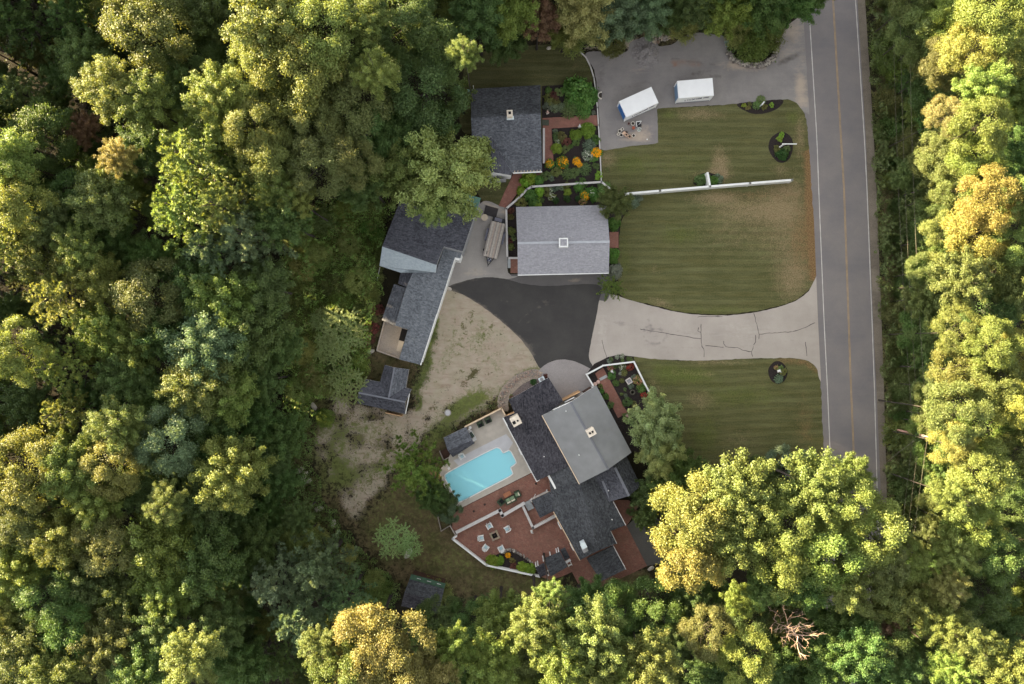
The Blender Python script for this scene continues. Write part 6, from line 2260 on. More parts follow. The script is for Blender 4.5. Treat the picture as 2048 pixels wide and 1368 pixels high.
mb.build('edge', M['rubber'], dm)
for x, y, lb in ((969.5, 1009, 'square drain grate in upper patio nearer the sofa'), (947.5, 1022.5, 'square drain grate in upper patio nearer the dark tree'), (1072, 967.5, 'square drain grate in brick at the roof corner')):
    g = thing('drain_grate', lb, 'grate', W(x, y, ZT), R_HOUSE, 'square drain grates in the patio')
    mb = MB()
    mb.box((0, 0, .012), (.3, .3, .02))
    mb.build('grate', M['brown_wood'], g)
    for k in range(3):
        mb = MB()
        mb.box((0, -.08 + .08 * k, .026), (.26, .03, .012))
        mb.build('bar', M['black_metal'], g)
ac = thing('heat_pump', 'pale boxy air unit beside the garage corner', 'air unit', W(1083, 758), R_HOUSE)
mb = MB()
mb.box((0, 0, .4), (.85, .6, .75))
mb.build('case', M['flashing'], ac)
mb = MB()
mb.lathe((0, 0, .78), [(.25, 0), (.25, .03), (.22, .04)], 14)
mb.build('fan_guard', M['siding_grey'], ac)


# --- white garden chairs round the fire pit
def chair(px, py, face, label, z=0.045, group='white chairs round the fire pit', cushion='pale_blue', wood='white'):
    root = thing('garden_chair', label, 'chair', W(px, py, z), face, group)
    m = M[wood]
    for k in range(5):
        mb = MB()
        mb.box((0.30 - .13 * k, 0, .38 - .025 * k), (.115, .56, .03))
        mb.build('seat_slat', m, root)
    for k in range(5):
        y = -.22 + .11 * k
        h = .98 - abs(k - 2) * .07
        mb = MB()
        mb.beam((-.24, y * .9, .30), (-.50, y * 1.12, h), .1, .025, up=Vector((1, 0, 0)))
        mb.build('back_slat', m, root)
    for s in (-1, 1):
        mb = MB()
        mb.box((.02, s * .36, .58), (.78, .15, .03))
        mb.build('arm', m, root)
        mb = MB()
        mb.box((.32, s * .31, .285), (.09, .04, .57))
        mb.build('leg', m, root)
        mb = MB()
        mb.beam((.34, s * .27, .36), (-.52, s * .27, .06), .035, .12)
        mb.build('leg', m, root)
    if cushion:
        mb = MB()
        mb.box((.06, 0, .43), (.44, .42, .09), 0, 0, .86)
        mb.build('cushion', M[cushion], root)
    return root


PIT = (989.5, 1070)
for (x, y), lb in (((979, 1050.5), 'white chair with blue cushion above the fire pit'), ((1014.5, 1056.5), 'white chair with blue cushion right of the fire pit'), ((962.5, 1074.5), 'white chair with blue cushion left of the fire pit'),
                   ((971.5, 1093.5), 'white chair with blue cushion lower left of the fire pit'), ((1002.5, 1095.5), 'white chair with blue cushion below the fire pit, near the bed')):
    chair(x, y, ang((x, y), PIT), lb)
chair(924, 911.5, ang((924, 911), (940, 935)), 'white chair with blue cushion standing beside the pool', z=ZT, group='white chairs of the terraces')
fp = thing('fire_pit', 'square stone fire pit with dark middle among white chairs', 'fire pit', W(*PIT), R_HOUSE - 0.05)
for k in range(4):
    a = k * math.pi / 2
    for j in range(3):
        mb = MB()
        off = (-.36 + .36 * j)
        x, y = .48, off - .09
        mb.box((x * math.cos(a) - y * math.sin(a), x * math.sin(a) + y * math.cos(a), .26), (.23, .34, .46 + .006 * j), a)
        mb.build('stone', plain('pit_stone', lin(142 + 6 * ((k + j) % 3), 128 + 5 * ((k * 2 + j) % 3), 116), 0.9, 0.15, 4), fp)
mb = MB()
mb.box((0, 0, .1), (.7, .7, .12))
mb.build('ash_bed', M['dark'], fp)
for k in range(4):
    mb = MB()
    a = k * .8
    mb.tube([(-.2 * math.cos(a), -.2 * math.sin(a), .2 + .03 * k), (.2 * math.cos(a), .2 * math.sin(a), .22 + .03 * k)], .05, 6)
    mb.build('log', M['bark'], fp)


# --- green lounge furniture
def armchair(px, py, face, label, w=0.85, d=0.85, cushion='green_cushion', pads=1, group='green wicker seats on the terraces', name='lounge_chair', cat='armchair'):
    root = thing(name, label, cat, W(px, py, ZT), face, group)
    g = M['green_wicker']
    mb = MB()
    mb.box((.04, 0, .22), (d - .12, w - .14, .34))
    mb.build('base', g, root)
    mb = MB()
    mb.box((-d / 2 + .08, 0, .42), (.15, w, .84), 0)
    mb.build('backrest', g, root)
    for s in (-1, 1):
        mb = MB()
        mb.box((.03, s * (w / 2 - .05), .32), (d - .1, .13, .64))
        mb.build('arm', g, root)
    for k in range(pads):
        pw = (w - .28) / pads
        mb = MB()
        mb.box((.10, -w / 2 + .14 + pw * (k + .5), .46), (d - .34, pw - .03, .14), 0, 0, .9)
        mb.build('cushion', M[cushion], root)
        mb = MB()
        mb.box((-d / 2 + .25, -w / 2 + .14 + pw * (k + .5), .66), (.16, pw - .06, .36), 0, 0, .85)
        mb.build('pillow', M['cream_cushion'] if cushion != 'dark' else M['green_wicker'], root)
    return root


armchair(1035, 987, ang((1035, 987), (1015, 996)), 'green wicker armchair right of the teak table')
armchair(1002, 1003, ang((1002, 1003), (1014, 992)), 'dark green wicker armchair left of the teak table', cushion='dark')
armchair(1021, 998.5, ang((1021, 998), (1014, 984)), 'green wicker sofa with leaf cushions below the teak table', w=1.6, pads=2, name='sofa', cat='sofa')
armchair(961, 848, ang((961, 848), (972, 872)), 'dark green armchair on the deck nearer the grill', cushion='dark')
armchair(976.5, 840, ang((976, 840), (988, 866)), 'dark green armchair on the deck nearer the house', cushion='dark')
tt = thing('coffee_table', 'brown teak coffee table amid green wicker seats', 'table', W(1014.5, 987.5, ZT), R_HOUSE)
mb = MB()
mb.prism([(.55 * sx * (1 if e else .86), .30 * sy * (.72 if e else 1)) for sx, sy, e in ((1, -1, 1), (1, 1, 1), (1, 1, 0), (-1, 1, 0), (-1, 1, 1), (-1, -1, 1), (-1, -1, 0), (1, -1, 0))], .40, .46)
mb.build('top', M['teak'], tt)
for sx in (-1, 1):
    for sy in (-1, 1):
        mb = MB()
        mb.box((sx * .42, sy * .2, .2), (.07, .07, .4))
        mb.build('leg', M['teak'], tt)
gr = thing('grill_cart', 'stainless grill with side shelves against the pool house', 'grill', W(943.5, 868, ZT), ang((938, 860), (950, 878)))
mb = MB()
mb.box((.05, 0, .45), (.75, .55, .85))
mb.build('cabinet', M['black_metal'], gr)
mb = MB()
mb.tube([(-.3, .0, .95), (.4, 0, .95)], .27, 12)
mb.build('hood', plain('dark_green_hood', lin(50, 62, 54), 0.4, 0.1), gr)
for s, mk in ((-1, 'pink_stone'), (1, 'pink_stone')):
    mb = MB()
    mb.box((.05 + s * .68, 0, .88), (.5, .55, .05))
    mb.build('shelf', M['white_worn'], gr)
mb = MB()
mb.tube([(-.55, .31, .95), (.65, .31, .95)], .035, 6)
mb.build('handle', M['white'], gr)
mb = MB()
mb.box((-.62, .0, .95), (.2, .2, .08))
mb.build('tray', M['siding_grey'], gr)
wt = thing('side_table', 'tiny round white table in the deck fence corner', 'table', W(940.5, 854.5, ZT))
mb = MB()
mb.lathe((0, 0, .5), [(.2, 0), (.22, .02), (.22, .05), (.04, .06)], 14)
mb.build('top', M['white'], wt)
mb = MB()
mb.lathe((0, 0, 0), [(.15, 0), (.04, .05), (.04, .5)], 8)
mb.build('stem', M['black_metal'], wt)
bp = thing('tall_planter', 'round dark planter by the pool house corner', 'planter', W(946.5, 884.5, ZT))
mb = MB()
mb.lathe((0, 0, 0), [(.16, 0), (.22, .5), (.18, .5)], 12)
mb.build('bowl', M['black_metal'], bp)
mb = MB()
mb.lathe((0, 0, .42), [(.18, 0), (.1, .03)], 10)
mb.build('soil', M['soil'], bp)
bt = thing('bar_table', 'small white trestle beside the dark patio shelter', 'table', W(1139, 1127), R_HOUSE)
for k in range(2):
    for s in (-1, 1):
        mb = MB()
        mb.beam((-.25 + .5 * k, -.25 * s, .05), (-.25 + .5 * k, .2 * s, .75), .07, .07)
        mb.build('leg', M['white'], bt)
mb = MB()
mb.box((0, 0, .78), (.6, .16, .05))
mb.build('rail', M['white'], bt)


# --- statues and ornaments
def statue(px, py, h, mat, label, name='garden_statue', cat='statue', base=True, z=0.05):
    root = thing(name, label, cat, W(px, py, z), 0.4)
    if base:
        mb = MB()
        mb.box((0, 0, .12), (.34, .34, .24))
        mb.build('plinth', M['stone_pot'], root)
    mb = MB()
    b = .24 if base else 0
    mb.lathe((0, 0, b), [(.14, 0), (.15, .1 * h), (.10, .35 * h), (.13, .55 * h), (.15, .68 * h), (.05, .76 * h), (.09, .82 * h), (.1, .9 * h), (.05, h)], 10)
    for s in (-1, 1):
        mb.tube([(0, s * .13, b + .66 * h), (.1, s * .24, b + .5 * h), (.2, s * .2, b + .62 * h)], [.05, .04, .03], 6)
    mb.build('figure', mat, root, smooth=True)
    return root


statue(1063, 1062, 0.8, M['white'], 'white statue at the landing wall corner')
statue(1223, 743, 0.7, M['white'], 'white statue by pink flowers in the front bed')
statue(1556.5, 742, 0.75, M['white'], 'white statue among flowers in the round lawn bed')
statue(1094.5, 226, 0.6, M['pink_stone'], 'pinkish statue in the bed by the cottage door')
statue(1158.5, 254, 0.6, M['white'], 'white statue at the brick walk between bright shrubs')
statue(1253, 831, 0.7, M['pink_stone'], 'pinkish ornament at the foot of the front brick walk')
statue(1109, 1163, 0.8, M['pink_stone'], 'pale pink statue on grass below the patio shelter')
mp = thing('mailbox_post', 'white slanting mailbox post in the crescent flower bed', 'mailbox', W(1519.5, 213), 0.9)
mb = MB()
mb.box((0, 0, .65), (.14, .14, 1.3))
mb.build('post', M['white'], mp)
mb = MB()
mb.box((.1, 0, 1.2), (.55, .2, .24))
mb.tube([(-.17, 0, 1.32), (.37, 0, 1.32)], .1, 10)
mb.build('box', M['white'], mp)
sg = thing('sign_post', 'white sign post with long arm in the oval lawn bed', 'sign post', W(1558.5, 295), 0.0)
mb = MB()
mb.box((0, 0, 1.0), (.14, .14, 2.0))
mb.build('post', M['white'], sg)
mb = MB()
mb.box((.75, 0, 2.0), (2.05, .13, .13))
mb.build('arm', M['white'], sg)
mb = MB()
mb.beam((0, 0, 1.45), (.5, 0, 1.95), .08, .08)
mb.build('brace', M['white'], sg)
sq = thing('square_planter', 'square pale stone planter in the front flower bed', 'planter', W(1257.5, 762), R_HOUSE + .05)
for k in range(4):
    a = k * math.pi / 2
    mb = MB()
    mb.box((math.cos(a) * .34, math.sin(a) * .34, .2), (.11, .79 - .24 * (k % 2), .4), a)
    mb.build('side', plain('pinkish_stone', lin(206, 196, 192), 0.8, 0.1), sq)
mb = MB()
mb.box((0, 0, .14), (.58, .58, .26))
mb.build('soil', M['siding_grey'], sq)
rp = thing('ring_planter', 'dark round tyre-like planter in the front flower bed', 'planter', W(1264.7, 784.5))
mb = MB()
mb.lathe((0, 0, 0), [(.36, 0), (.4, .15), (.36, .3), (.25, .3), (.24, .1)], 18)
mb.build('ring', plain('dark_ring', lin(92, 88, 78), 0.9, 0.15), rp)
mb = MB()
mb.lathe((0, 0, 0.05), [(.25, 0), (.2, .05)], 14)
mb.build('soil', M['soil'], rp)
for x, y, lb in ((1196, 764, 'rough pinkish stone at the roof corner beside the walk'), (1190, 768, 'tan stone wedged at the white fence end')):
    r_ = thing('garden_stone', lb, 'stone', W(x, y))
    mb = MB()
    mb.lathe((0, 0, 0), [(.25, 0), (.3, .15), (.2, .3), (.04, .35)], 7)
    mb.build('stone', M['pink_stone'], r_)

# --- utility pole, wires, timber post
up = thing('utility_pole', 'leaning-looking wooden utility pole with white transformer by the road', 'utility pole', W(1778, 856))
mb = MB()
mb.tube([(0, 0, 0), (0, 0, 10.6)], [.17, .11], 10)
mb.build('pole', M['pole_wood'], up)
mb = MB()
mb.lathe((.32, -.12, 8.0), [(.05, 0), (.22, .02), (.24, .1), (.24, .8), (.2, .88), (.05, .9)], 14)
mb.build('transformer', M['transformer'], up)
for z in (8.2, 9.6):
    mb = MB()
    mb.beam((-.25, .1, z), (.4, -.15, z), .1, .1)
    mb.build('bracket', M['steel'], up)
for z in (10.55, 9.65):
    mb = MB()
    mb.lathe((.0, 0, z), [(.06, 0), (.08, .06), (.05, .14), (.03, .2)], 8)
    mb.build('insulator', M['steel'], up)


def wire(pts, label, r=0.013):
    P = [W(*p) for p in pts]
    root = thing('power_line', label, 'power line', P[0], group='overhead lines along the road')
    for a, b, c in zip(P[:-1], P[1:], range(9)):
        mb = MB()
        n = 14
        line = []
        for k in range(n + 1):
            t = k / n
            q = a.lerp(b, t) - P[0]
            q.z -= 1.0 * 4 * t * (1 - t) * min(1, (b - a).length / 60)
            line.append(q)
        mb.tube(line, r, 5)
        mb.build('span', M['wire'], root, uv=False)


wire([(1818, -60, 10.6), (1855, 875, 10.7), (1790, 1440, 10.6)], 'upper power line nearest the right wood, above the roadside brush')
wire([(1799, -60, 8.8), (1839, 873, 8.7), (1783, 1440, 8.8)], 'middle power line above the roadside brush')
wire([(1785, -60, 7.6), (1826, 868, 7.5), (1776, 1440, 7.6)], 'lower power line nearest the road above the brush')
wire([(1832, 878, 8.0), (1688, 995, 5.5)], 'thin service line slanting from utility pole across the road', 0.018)
wp = thing('timber_post', 'short brown timber pole under the trees at the parking corner', 'post', W(1555.5, 48))
mb = MB()
mb.tube([(0, 0, 0), (0, 0, 2.4)], [.13, .1], 8)
mb.build('shaft', plain('red_brown_wood', lin(150, 108, 86), 0.85, 0.2, 4), wp)
mb = MB()
mb.lathe((0, 0, 2.4), [(.11, 0), (.1, .05), (.03, .08)], 8)
mb.build('cap', M['pale_wood'], wp)


# --- stones
def rock_mesh(seed, mat):
    r = random.Random(seed)
    bm = bmesh.new()
    bmesh.ops.create_icosphere(bm, subdivisions=2, radius=0.5)
    for v in bm.verts:
        n = noise.noise(v.co * 2.2 + Vector((seed * 3.1, 0, 0)))
        v.co *= 1 + 0.35 * n
        v.co.z *= 0.7
        v.co.x *= 1.2
    me = bpy.data.meshes.new('boulder')
    bm.to_mesh(me)
    bm.free()
    me.materials.append(mat)
    return me


ROCKS = [rock_mesh(i, M['boulder']) for i in range(4)]
for i, (x, y, s, rz, lb) in enumerate(((600, 941, .9, .8, 'long pale boulder, topmost of the row at the wood edge'), (608, 951, 1.1, 1.0, 'pale boulder in the middle of the row at wood edge'), (616, 962, .8, .3, 'rounded white boulder at the lower end of the row'),
                                       (637, 1018, 1.0, .4, 'square pale boulder beside dark soil in the left thicket'), (667, 1047, .8, 1.3, 'tan upright boulder near the worn track end'), (627, 812, .9, 2.2, 'slanted pale boulder at the top of the track clearing'),
                                       (742, 703, .7, .3, 'grey boulder at the old concrete yard corner'), (1099, 96, .6, .2, 'grey garden rock at the cottage lawn edge, left of two'), (1107, 95, .5, 1.2, 'grey garden rock at the cottage lawn edge, right of two'),
                                       (809, 577, .4, .1, 'small stone behind the slate wing'), (817, 1106, 1.1, 1.1, 'pale angular stone at the sumac foot above mossy shed'), (897, 577, .7, -.3, 'white flat stone where the asphalt meets the white eave'),
                                       (1302, 1137, .7, .5, 'pale boulder beside the gravel pad corner'))):
    o = bpy.data.objects.new('boulder', ROCKS[i % 4])
    C.objects.link(o)
    o.location = W(x, y, 0.1)
    o.scale = (s * 1.25, s * .8, s * .9)
    o.rotation_euler = (0.2 * (i % 3), 0.15 * (i % 2), rz)
    tag(o, lb, 'boulder', 'loose boulders')


def stones(name, pts, n, spread, size, mat, seed, z=0.0, parent=None):
    """many small stones, too many to pick out, along a photo polyline"""
    r = random.Random(seed)
    P = [Vector(p) for p in pts]
    mb = MB()
    for k in range(n):
        t = r.random() * (len(P) - 1)
        i = min(int(t), len(P) - 2)
        q = P[i].lerp(P[i + 1], t - i)
        d = (P[i + 1] - P[i]).normalized()
        q = q + Vector((-d.y, d.x)) * r.uniform(-spread, spread)
        s = size * r.uniform(.55, 1.3)
        c = W(q.x, q.y, z + s * r.uniform(.1, .5))
        vs = []
        a0 = r.uniform(0, 6.28)
        for zz, kk in ((-.4, .8), (.1, 1.0), (.42, .6)):
            for j in range(5):
                a = a0 + j * 1.2566
                e = s * kk * r.uniform(.42, .62)
                vs.append((c.x + e * math.cos(a), c.y + e * math.sin(a), c.z + zz * s))
        fs = [(i2 * 5 + j, i2 * 5 + (j + 1) % 5, i2 * 5 + 5 + (j + 1) % 5, i2 * 5 + 5 + j) for i2 in range(2) for j in range(5)] + [(10, 11, 12, 13, 14)]
        mb.add(vs, fs, r.randrange(len(mat)) if isinstance(mat, list) else 0)
    o = mb.build(name, mat, parent, uv=False)
    o['kind'] = 'stuff'
    return o


SM = [M['stone_a'], plain('pale_fieldstone', lin(168, 160, 150), 0.9, 0.2, 4), plain('dark_fieldstone', lin(104, 98, 94), 0.9, 0.25, 4)]
stones('rock_heap', [(1305, 75), (1335, 66), (1355, 60)], 190, 13, 0.42, [plain('pale_rubble', lin(164, 150, 134), 0.9, 0.25, 4), M['stone_a'], plain('brown_rubble', lin(116, 98, 84), 0.9, 0.3, 4)], 5, 0.1)
stones('stone_wall_rubble', [(1456, 104), (1466, 118), (1484, 127), (1510, 132), (1532, 128), (1548, 114), (1555, 96), (1556, 66)], 420, 4.5, 0.34, SM, 6, 0.25)
stones('stone_border', [(1003, 812), (1006, 790), (1020, 768), (1042, 752), (1068, 745), (1085, 752)], 330, 6.0, 0.22, [M['stone_a'], plain('tan_cobble', lin(176, 160, 144), 0.9, 0.2, 4), plain('pink_cobble', lin(160, 138, 126), 0.9, 0.2, 4)], 7, 0.0)
patch('stone_border_base', smooth_poly([(996, 815), (998, 788), (1014, 764), (1040, 746), (1070, 738), (1090, 748), (1076, 757), (1050, 766), (1030, 782), (1017, 800), (1016, 822)], step=4), 0.049, plain('cobble_mortar', lin(150, 138, 126), 0.95, 0.25, 5), None, cell=999)
patch('gravel_bed', smooth_poly([(1017, 800), (1030, 782), (1050, 766), (1070, 758), (1082, 764), (1040, 792), (1022, 806)], step=4), 0.053, plain('dark_grey_gravel', lin(112, 102, 100), 0.95, 0.3, 6), None, cell=999)
stones('bed_edging', [(1004, 1106), (1012, 1101), (1023, 1099), (1040, 1108), (1060, 1122), (1080, 1136)], 110, 2.2, 0.26, SM, 8, 0.02)
# heap of crushed asphalt
bm = bmesh.new()
bmesh.ops.create_grid(bm, x_segments=34, y_segments=34, size=1.0)
gh = W(1291, 106)
for v in bm.verts:
    r_ = v.co.length
    v.co.x *= 2.0
    v.co.y *= 2.3
    nz_ = 1.7 * noise.noise(Vector((v.co.x * 1.1, v.co.y * 1.1, 3)))
    n2_ = noise.noise(Vector((v.co.x * 5, v.co.y * 5, 9)))
    v.co.z = max(0, (1 - r_ * (1 + .25 * nz_))) * 0.95 * (1 + .5 * nz_) + 0.16 * n2_ * (r_ < .85) - (0.05 if r_ > 1 else 0)
me = bpy.data.meshes.new('gravel_heap')
bm.to_mesh(me)
bm.free()
me.materials.append(M['gravel_pile'])
go = bpy.data.objects.new('gravel_heap', me)
C.objects.link(go)
go.location = (gh.x, gh.y, 0.028)
tag(go, 'heap of dark crushed gravel at the top of the parking area', 'gravel heap')

# --- tar seams on the drive
for pts in ([(1280, 658), (1340, 668), (1402, 678)], [(1397, 655), (1396, 662), (1402, 665), (1402, 678), (1404, 693), (1408, 698), (1408, 714)], [(1402, 648), (1402, 665)], [(1411, 692), (1425, 692), (1447, 695)],
            [(1447, 682), (1452, 693), (1474, 695), (1485, 700), (1503, 703), (1507, 692)], [(1503, 703), (1505, 713)], [(1508, 626), (1513, 648), (1518, 669), (1518, 678)], [(1518, 669), (1545, 666), (1585, 663), (1610, 655), (1630, 645)],
            [(1511, 670), (1511, 684), (1507, 690)], [(1395, 634), (1412, 633), (1445, 633)], [(1204, 680), (1207, 696), (1214, 716)], [(1611, 684), (1614, 712)]):
    sp_ = smooth_poly(pts, closed=False, step=5)
    left, right = [], []
    for i, p in enumerate(sp_):
        d = (Vector(sp_[min(i + 1, len(sp_) - 1)]) - Vector(sp_[max(i - 1, 0)])).normalized()
        jn = noise.noise(Vector((p[0] * .3, p[1] * .3, 5)))
        w_ = .62 + .5 * noise.noise(Vector((p[0] * .5, p[1] * .5, 1)))
        q = Vector(p) + Vector((-d.y, d.x)) * jn * 1.2
        left.append(q + Vector((-d.y, d.x)) * w_)
        right.append(q - Vector((-d.y, d.x)) * w_)
    mb = MB()
    for i in range(len(left) - 1):
        mb.face([W(*left[i], .0405), W(*left[i + 1], .0405), W(*right[i + 1], .0405), W(*right[i], .0405)])
    o = mb.build('tar_seam', M['tar'], uv=False, kind='structure')
    if o.data.polygons[0].normal.z < 0:
        o.data.flip_normals()
# curved kerb joint along the lawn edge of the road
# ------------------------------------------------------------------ garden plants
PB = {'ball': bush_crown(1, 1.0, 120, 46, .13, (.12, .2))[0], 'bush': bush_crown(2, 1.0, 60, 46, .22, (.18, .36))[0], 'spray': spray_crown(3)[0], 'loose': bush_crown(4, 1.0, 26, 34, .26, (.16, .3))[0]}
PET = {}


def petals(mat, n=240, size=.24):
    if mat != 'yellow_fl':
        n, size = 60, .2
    if mat not in PET:
        r = np.random.default_rng(len(PET) + 50)
        d = rdir(r, n)
        d[:, 2] = np.abs(d[:, 2]) + .25
        d = unit(d)
        c = d * np.array([.92, .92, .82]) * r.uniform(.75, 1.05, (n, 1))
        me = leaf_mesh('blossom', c, d + r.normal(size=d.shape) * .5, size, size * .8, r)
        me.materials.clear()
        me.materials.append(M[mat])
        PET[mat] = me
    return PET[mat]


PC = {'lime': (.22, .33, .04), 'green': (.10, .20, .04), 'mid': (.12, .18, .055), 'dark': (.045, .095, .026), 'grey': (.15, .19, .13), 'olive': (.15, .15, .045), 'red': (.13, .05, .035), 'silver': (.2, .24, .18)}
CW = {'lime': 'bright lime-green', 'green': 'fresh green', 'mid': 'mid green', 'dark': 'dark green', 'grey': 'grey-green', 'olive': 'olive', 'red': 'reddish', 'silver': 'silvery'}
TW_ = {'ball': 'clipped round shrub', 'bush': 'leafy bush', 'spray': 'tuft of arching leaves', 'loose': 'loose low plant'}
FW = {'yellow_fl': 'golden', 'red_fl': 'red', 'pink_fl': 'pink', 'white_fl': 'white', 'salmon_fl': 'salmon', 'purple_fl': 'magenta'}
# px, py, radius px, type, colour, blossom, bed
PLANTS = []
def beds(bed, rows):
    for r_ in rows:
        PLANTS.append(r_ + (bed,))


beds('cottage bed above the walk', [(1097, 181, 7, 'ball', 'green', None), (1157, 188, 30, 'bush', 'green', None), (1166, 205, 22, 'bush', 'green', None), (1143, 210, 16, 'bush', 'mid', None), (1178, 198, 17, 'bush', 'green', None), (1136, 225, 14, 'spray', 'mid', None), (1165, 226, 14, 'spray', 'green', None),
     (1098, 200, 9, 'loose', 'olive', None), (1108, 192, 8, 'loose', 'red', None), (1112, 204, 8, 'loose', 'olive', None), (1095, 212, 8, 'loose', 'grey', None), (1110, 216, 9, 'spray', 'grey', None), (1118, 185, 8, 'loose', 'mid', None), (1124, 214, 9, 'spray', 'grey', None), (1187, 226, 4, 'loose', 'grey', None)])
beds('cottage flower garden', [(1151, 270, 12, 'ball', 'lime', None), (1174, 262, 15, 'ball', 'lime', None), (1113, 298, 11, 'ball', 'lime', None), (1125, 325, 12, 'bush', 'green', 'yellow_fl'), (1099, 328, 9, 'bush', 'green', 'yellow_fl'), (1153, 323, 7, 'loose', 'mid', 'yellow_fl'), (1160, 331, 5, 'loose', 'mid', 'yellow_fl'),
     (1110, 262, 4, 'loose', 'grey', None), (1112, 273, 7, 'loose', 'mid', None), (1124, 275, 9, 'loose', 'olive', None), (1132, 284, 8, 'loose', 'red', None), (1130, 299, 8, 'loose', 'mid', None), (1115, 283, 5, 'loose', 'mid', 'white_fl'), (1142, 293, 4, 'ball', 'green', None), (1152, 284, 7, 'loose', 'mid', None),
     (1178, 292, 13, 'spray', 'grey', None), (1192, 280, 8, 'loose', 'green', None), (1175, 312, 9, 'loose', 'silver', 'white_fl'), (1192, 306, 9, 'loose', 'green', 'yellow_fl'), (1188, 318, 7, 'loose', 'green', None), (1170, 339, 12, 'spray', 'mid', None), (1192, 333, 6, 'loose', 'mid', None),
     (1113, 345, 9, 'loose', 'olive', None), (1135, 348, 11, 'spray', 'mid', None), (1151, 345, 8, 'loose', 'mid', None), (1197, 352, 7, 'loose', 'lime', None), (1060, 356, 13, 'bush', 'lime', None), (1050, 364, 10, 'bush', 'lime', None), (1076, 360, 9, 'bush', 'green', None), (1092, 352, 9, 'loose', 'mid', None), (1102, 356, 5, 'loose', 'grey', None)])
beds('carriage house bed', [(1043, 382, 9, 'bush', 'lime', None), (1060, 390, 12, 'bush', 'green', None), (1066, 404, 11, 'bush', 'green', None), (1080, 384, 9, 'bush', 'lime', None), (1092, 382, 8, 'loose', 'olive', None), (1074, 408, 9, 'loose', 'lime', None), (1041, 404, 10, 'loose', 'olive', None), (1084, 401, 5, 'ball', 'mid', None),
     (1111, 401, 7, 'ball', 'dark', None), (1134, 398, 7.5, 'ball', 'dark', None), (1157, 398, 7, 'ball', 'dark', None), (1135, 385, 7, 'bush', 'lime', None), (1103, 394, 7, 'loose', 'olive', 'white_fl'), (1100, 380, 5, 'loose', 'mid', 'white_fl'), (1112, 376, 6, 'loose', 'grey', None), (1122, 376, 5, 'loose', 'grey', None), (1133, 372, 7, 'loose', 'olive', None),
     (1156, 374, 9, 'bush', 'green', None), (1166, 366, 8, 'loose', 'green', None), (1170, 392, 10, 'bush', 'green', 'yellow_fl'), (1182, 386, 11, 'bush', 'green', 'white_fl'), (1188, 396, 9, 'bush', 'green', None), (1165, 403, 7, 'loose', 'olive', 'salmon_fl'), (1201, 372, 5, 'loose', 'mid', None), (1262, 405, 14, 'bush', 'silver', None), (1276, 398, 8, 'loose', 'grey', None)])
beds('strip beside the trailer', [(1021, 434, 7, 'ball', 'olive', None), (1023, 462, 8, 'bush', 'olive', None), (1022, 494, 7, 'ball', 'olive', None), (1021, 422, 6, 'loose', 'red', None), (1027, 476, 5, 'loose', 'mid', None), (1020, 483, 5, 'loose', 'red', None)])
beds('strip right of the carriage house', [(1228, 449, 13, 'bush', 'green', None), (1226, 508, 11, 'bush', 'green', None), (1227, 520, 8, 'bush', 'green', None), (1231, 543, 14, 'bush', 'silver', None)])
beds('front flower bed', [(1221, 735, 6, 'loose', 'mid', 'pink_fl'), (1231, 733, 5, 'ball', 'mid', None), (1244, 733, 7, 'loose', 'mid', 'white_fl'), (1260, 734, 7, 'loose', 'red', 'red_fl'), (1248, 746, 7, 'spray', 'olive', None), (1223, 750, 8, 'loose', 'green', None), (1232, 766, 7, 'spray', 'green', None), (1244, 761, 5, 'spray', 'olive', None),
     (1261, 771, 6, 'loose', 'grey', None), (1268, 754, 5, 'loose', 'grey', None), (1276, 761, 9, 'loose', 'olive', 'salmon_fl'), (1282, 776, 9, 'spray', 'green', None), (1289, 792, 7, 'loose', 'red', 'red_fl'), (1297, 794, 5, 'loose', 'mid', None), (1255, 804, 8, 'loose', 'mid', None), (1267, 808, 5, 'loose', 'olive', None), (1251, 792, 4, 'loose', 'grey', None),
     (1243, 788, 3, 'loose', 'mid', None), (1250, 779, 3, 'loose', 'mid', None), (1240, 747, 3, 'loose', 'grey', 'white_fl'), (1234, 714, 4, 'loose', 'grey', 'white_fl'), (1244, 713, 4, 'loose', 'grey', 'white_fl'), (1222, 719, 5, 'spray', 'mid', None), (1245, 720, 4, 'spray', 'mid', None), (1256, 717, 4, 'spray', 'mid', None), (1261, 719, 4, 'loose', 'mid', None), (1218, 723, 4, 'loose', 'grey', None),
     (1203, 782, 5, 'bush', 'green', None), (1212, 793, 6, 'bush', 'green', None), (1221, 810, 6, 'loose', 'mid', None), (1254, 837, 9, 'loose', 'mid', None), (1201, 772, 4, 'loose', 'olive', None)])
beds('crescent lawn bed', [(1488, 211, 4, 'loose', 'lime', None), (1499, 209, 4, 'loose', 'olive', None), (1496, 216, 4, 'loose', 'olive', None), (1513, 211, 8, 'spray', 'mid', None), (1522, 200, 9, 'spray', 'mid', None), (1529, 214, 5, 'loose', 'olive', None), (1543, 210, 4, 'loose', 'lime', None)])
beds('oval lawn bed', [(1562, 271, 5, 'loose', 'lime', None), (1559, 279, 5, 'loose', 'lime', None), (1553, 299, 6, 'loose', 'olive', None), (1563, 310, 11, 'bush', 'dark', None), (1571, 300, 7, 'loose', 'mid', None)])
beds('round lawn bed', [(1552, 735, 4, 'loose', 'olive', 'salmon_fl'), (1560, 737, 5, 'loose', 'mid', None), (1566, 744, 6, 'loose', 'olive', None), (1557, 757, 9, 'spray', 'grey', None)])
beds('half-round bed at the long fence', [(1401, 362, 11, 'bush', 'mid', None), (1412, 358, 10, 'bush', 'green', None), (1426, 362, 10, 'bush', 'green', None), (1437, 358, 8, 'loose', 'grey', None)])
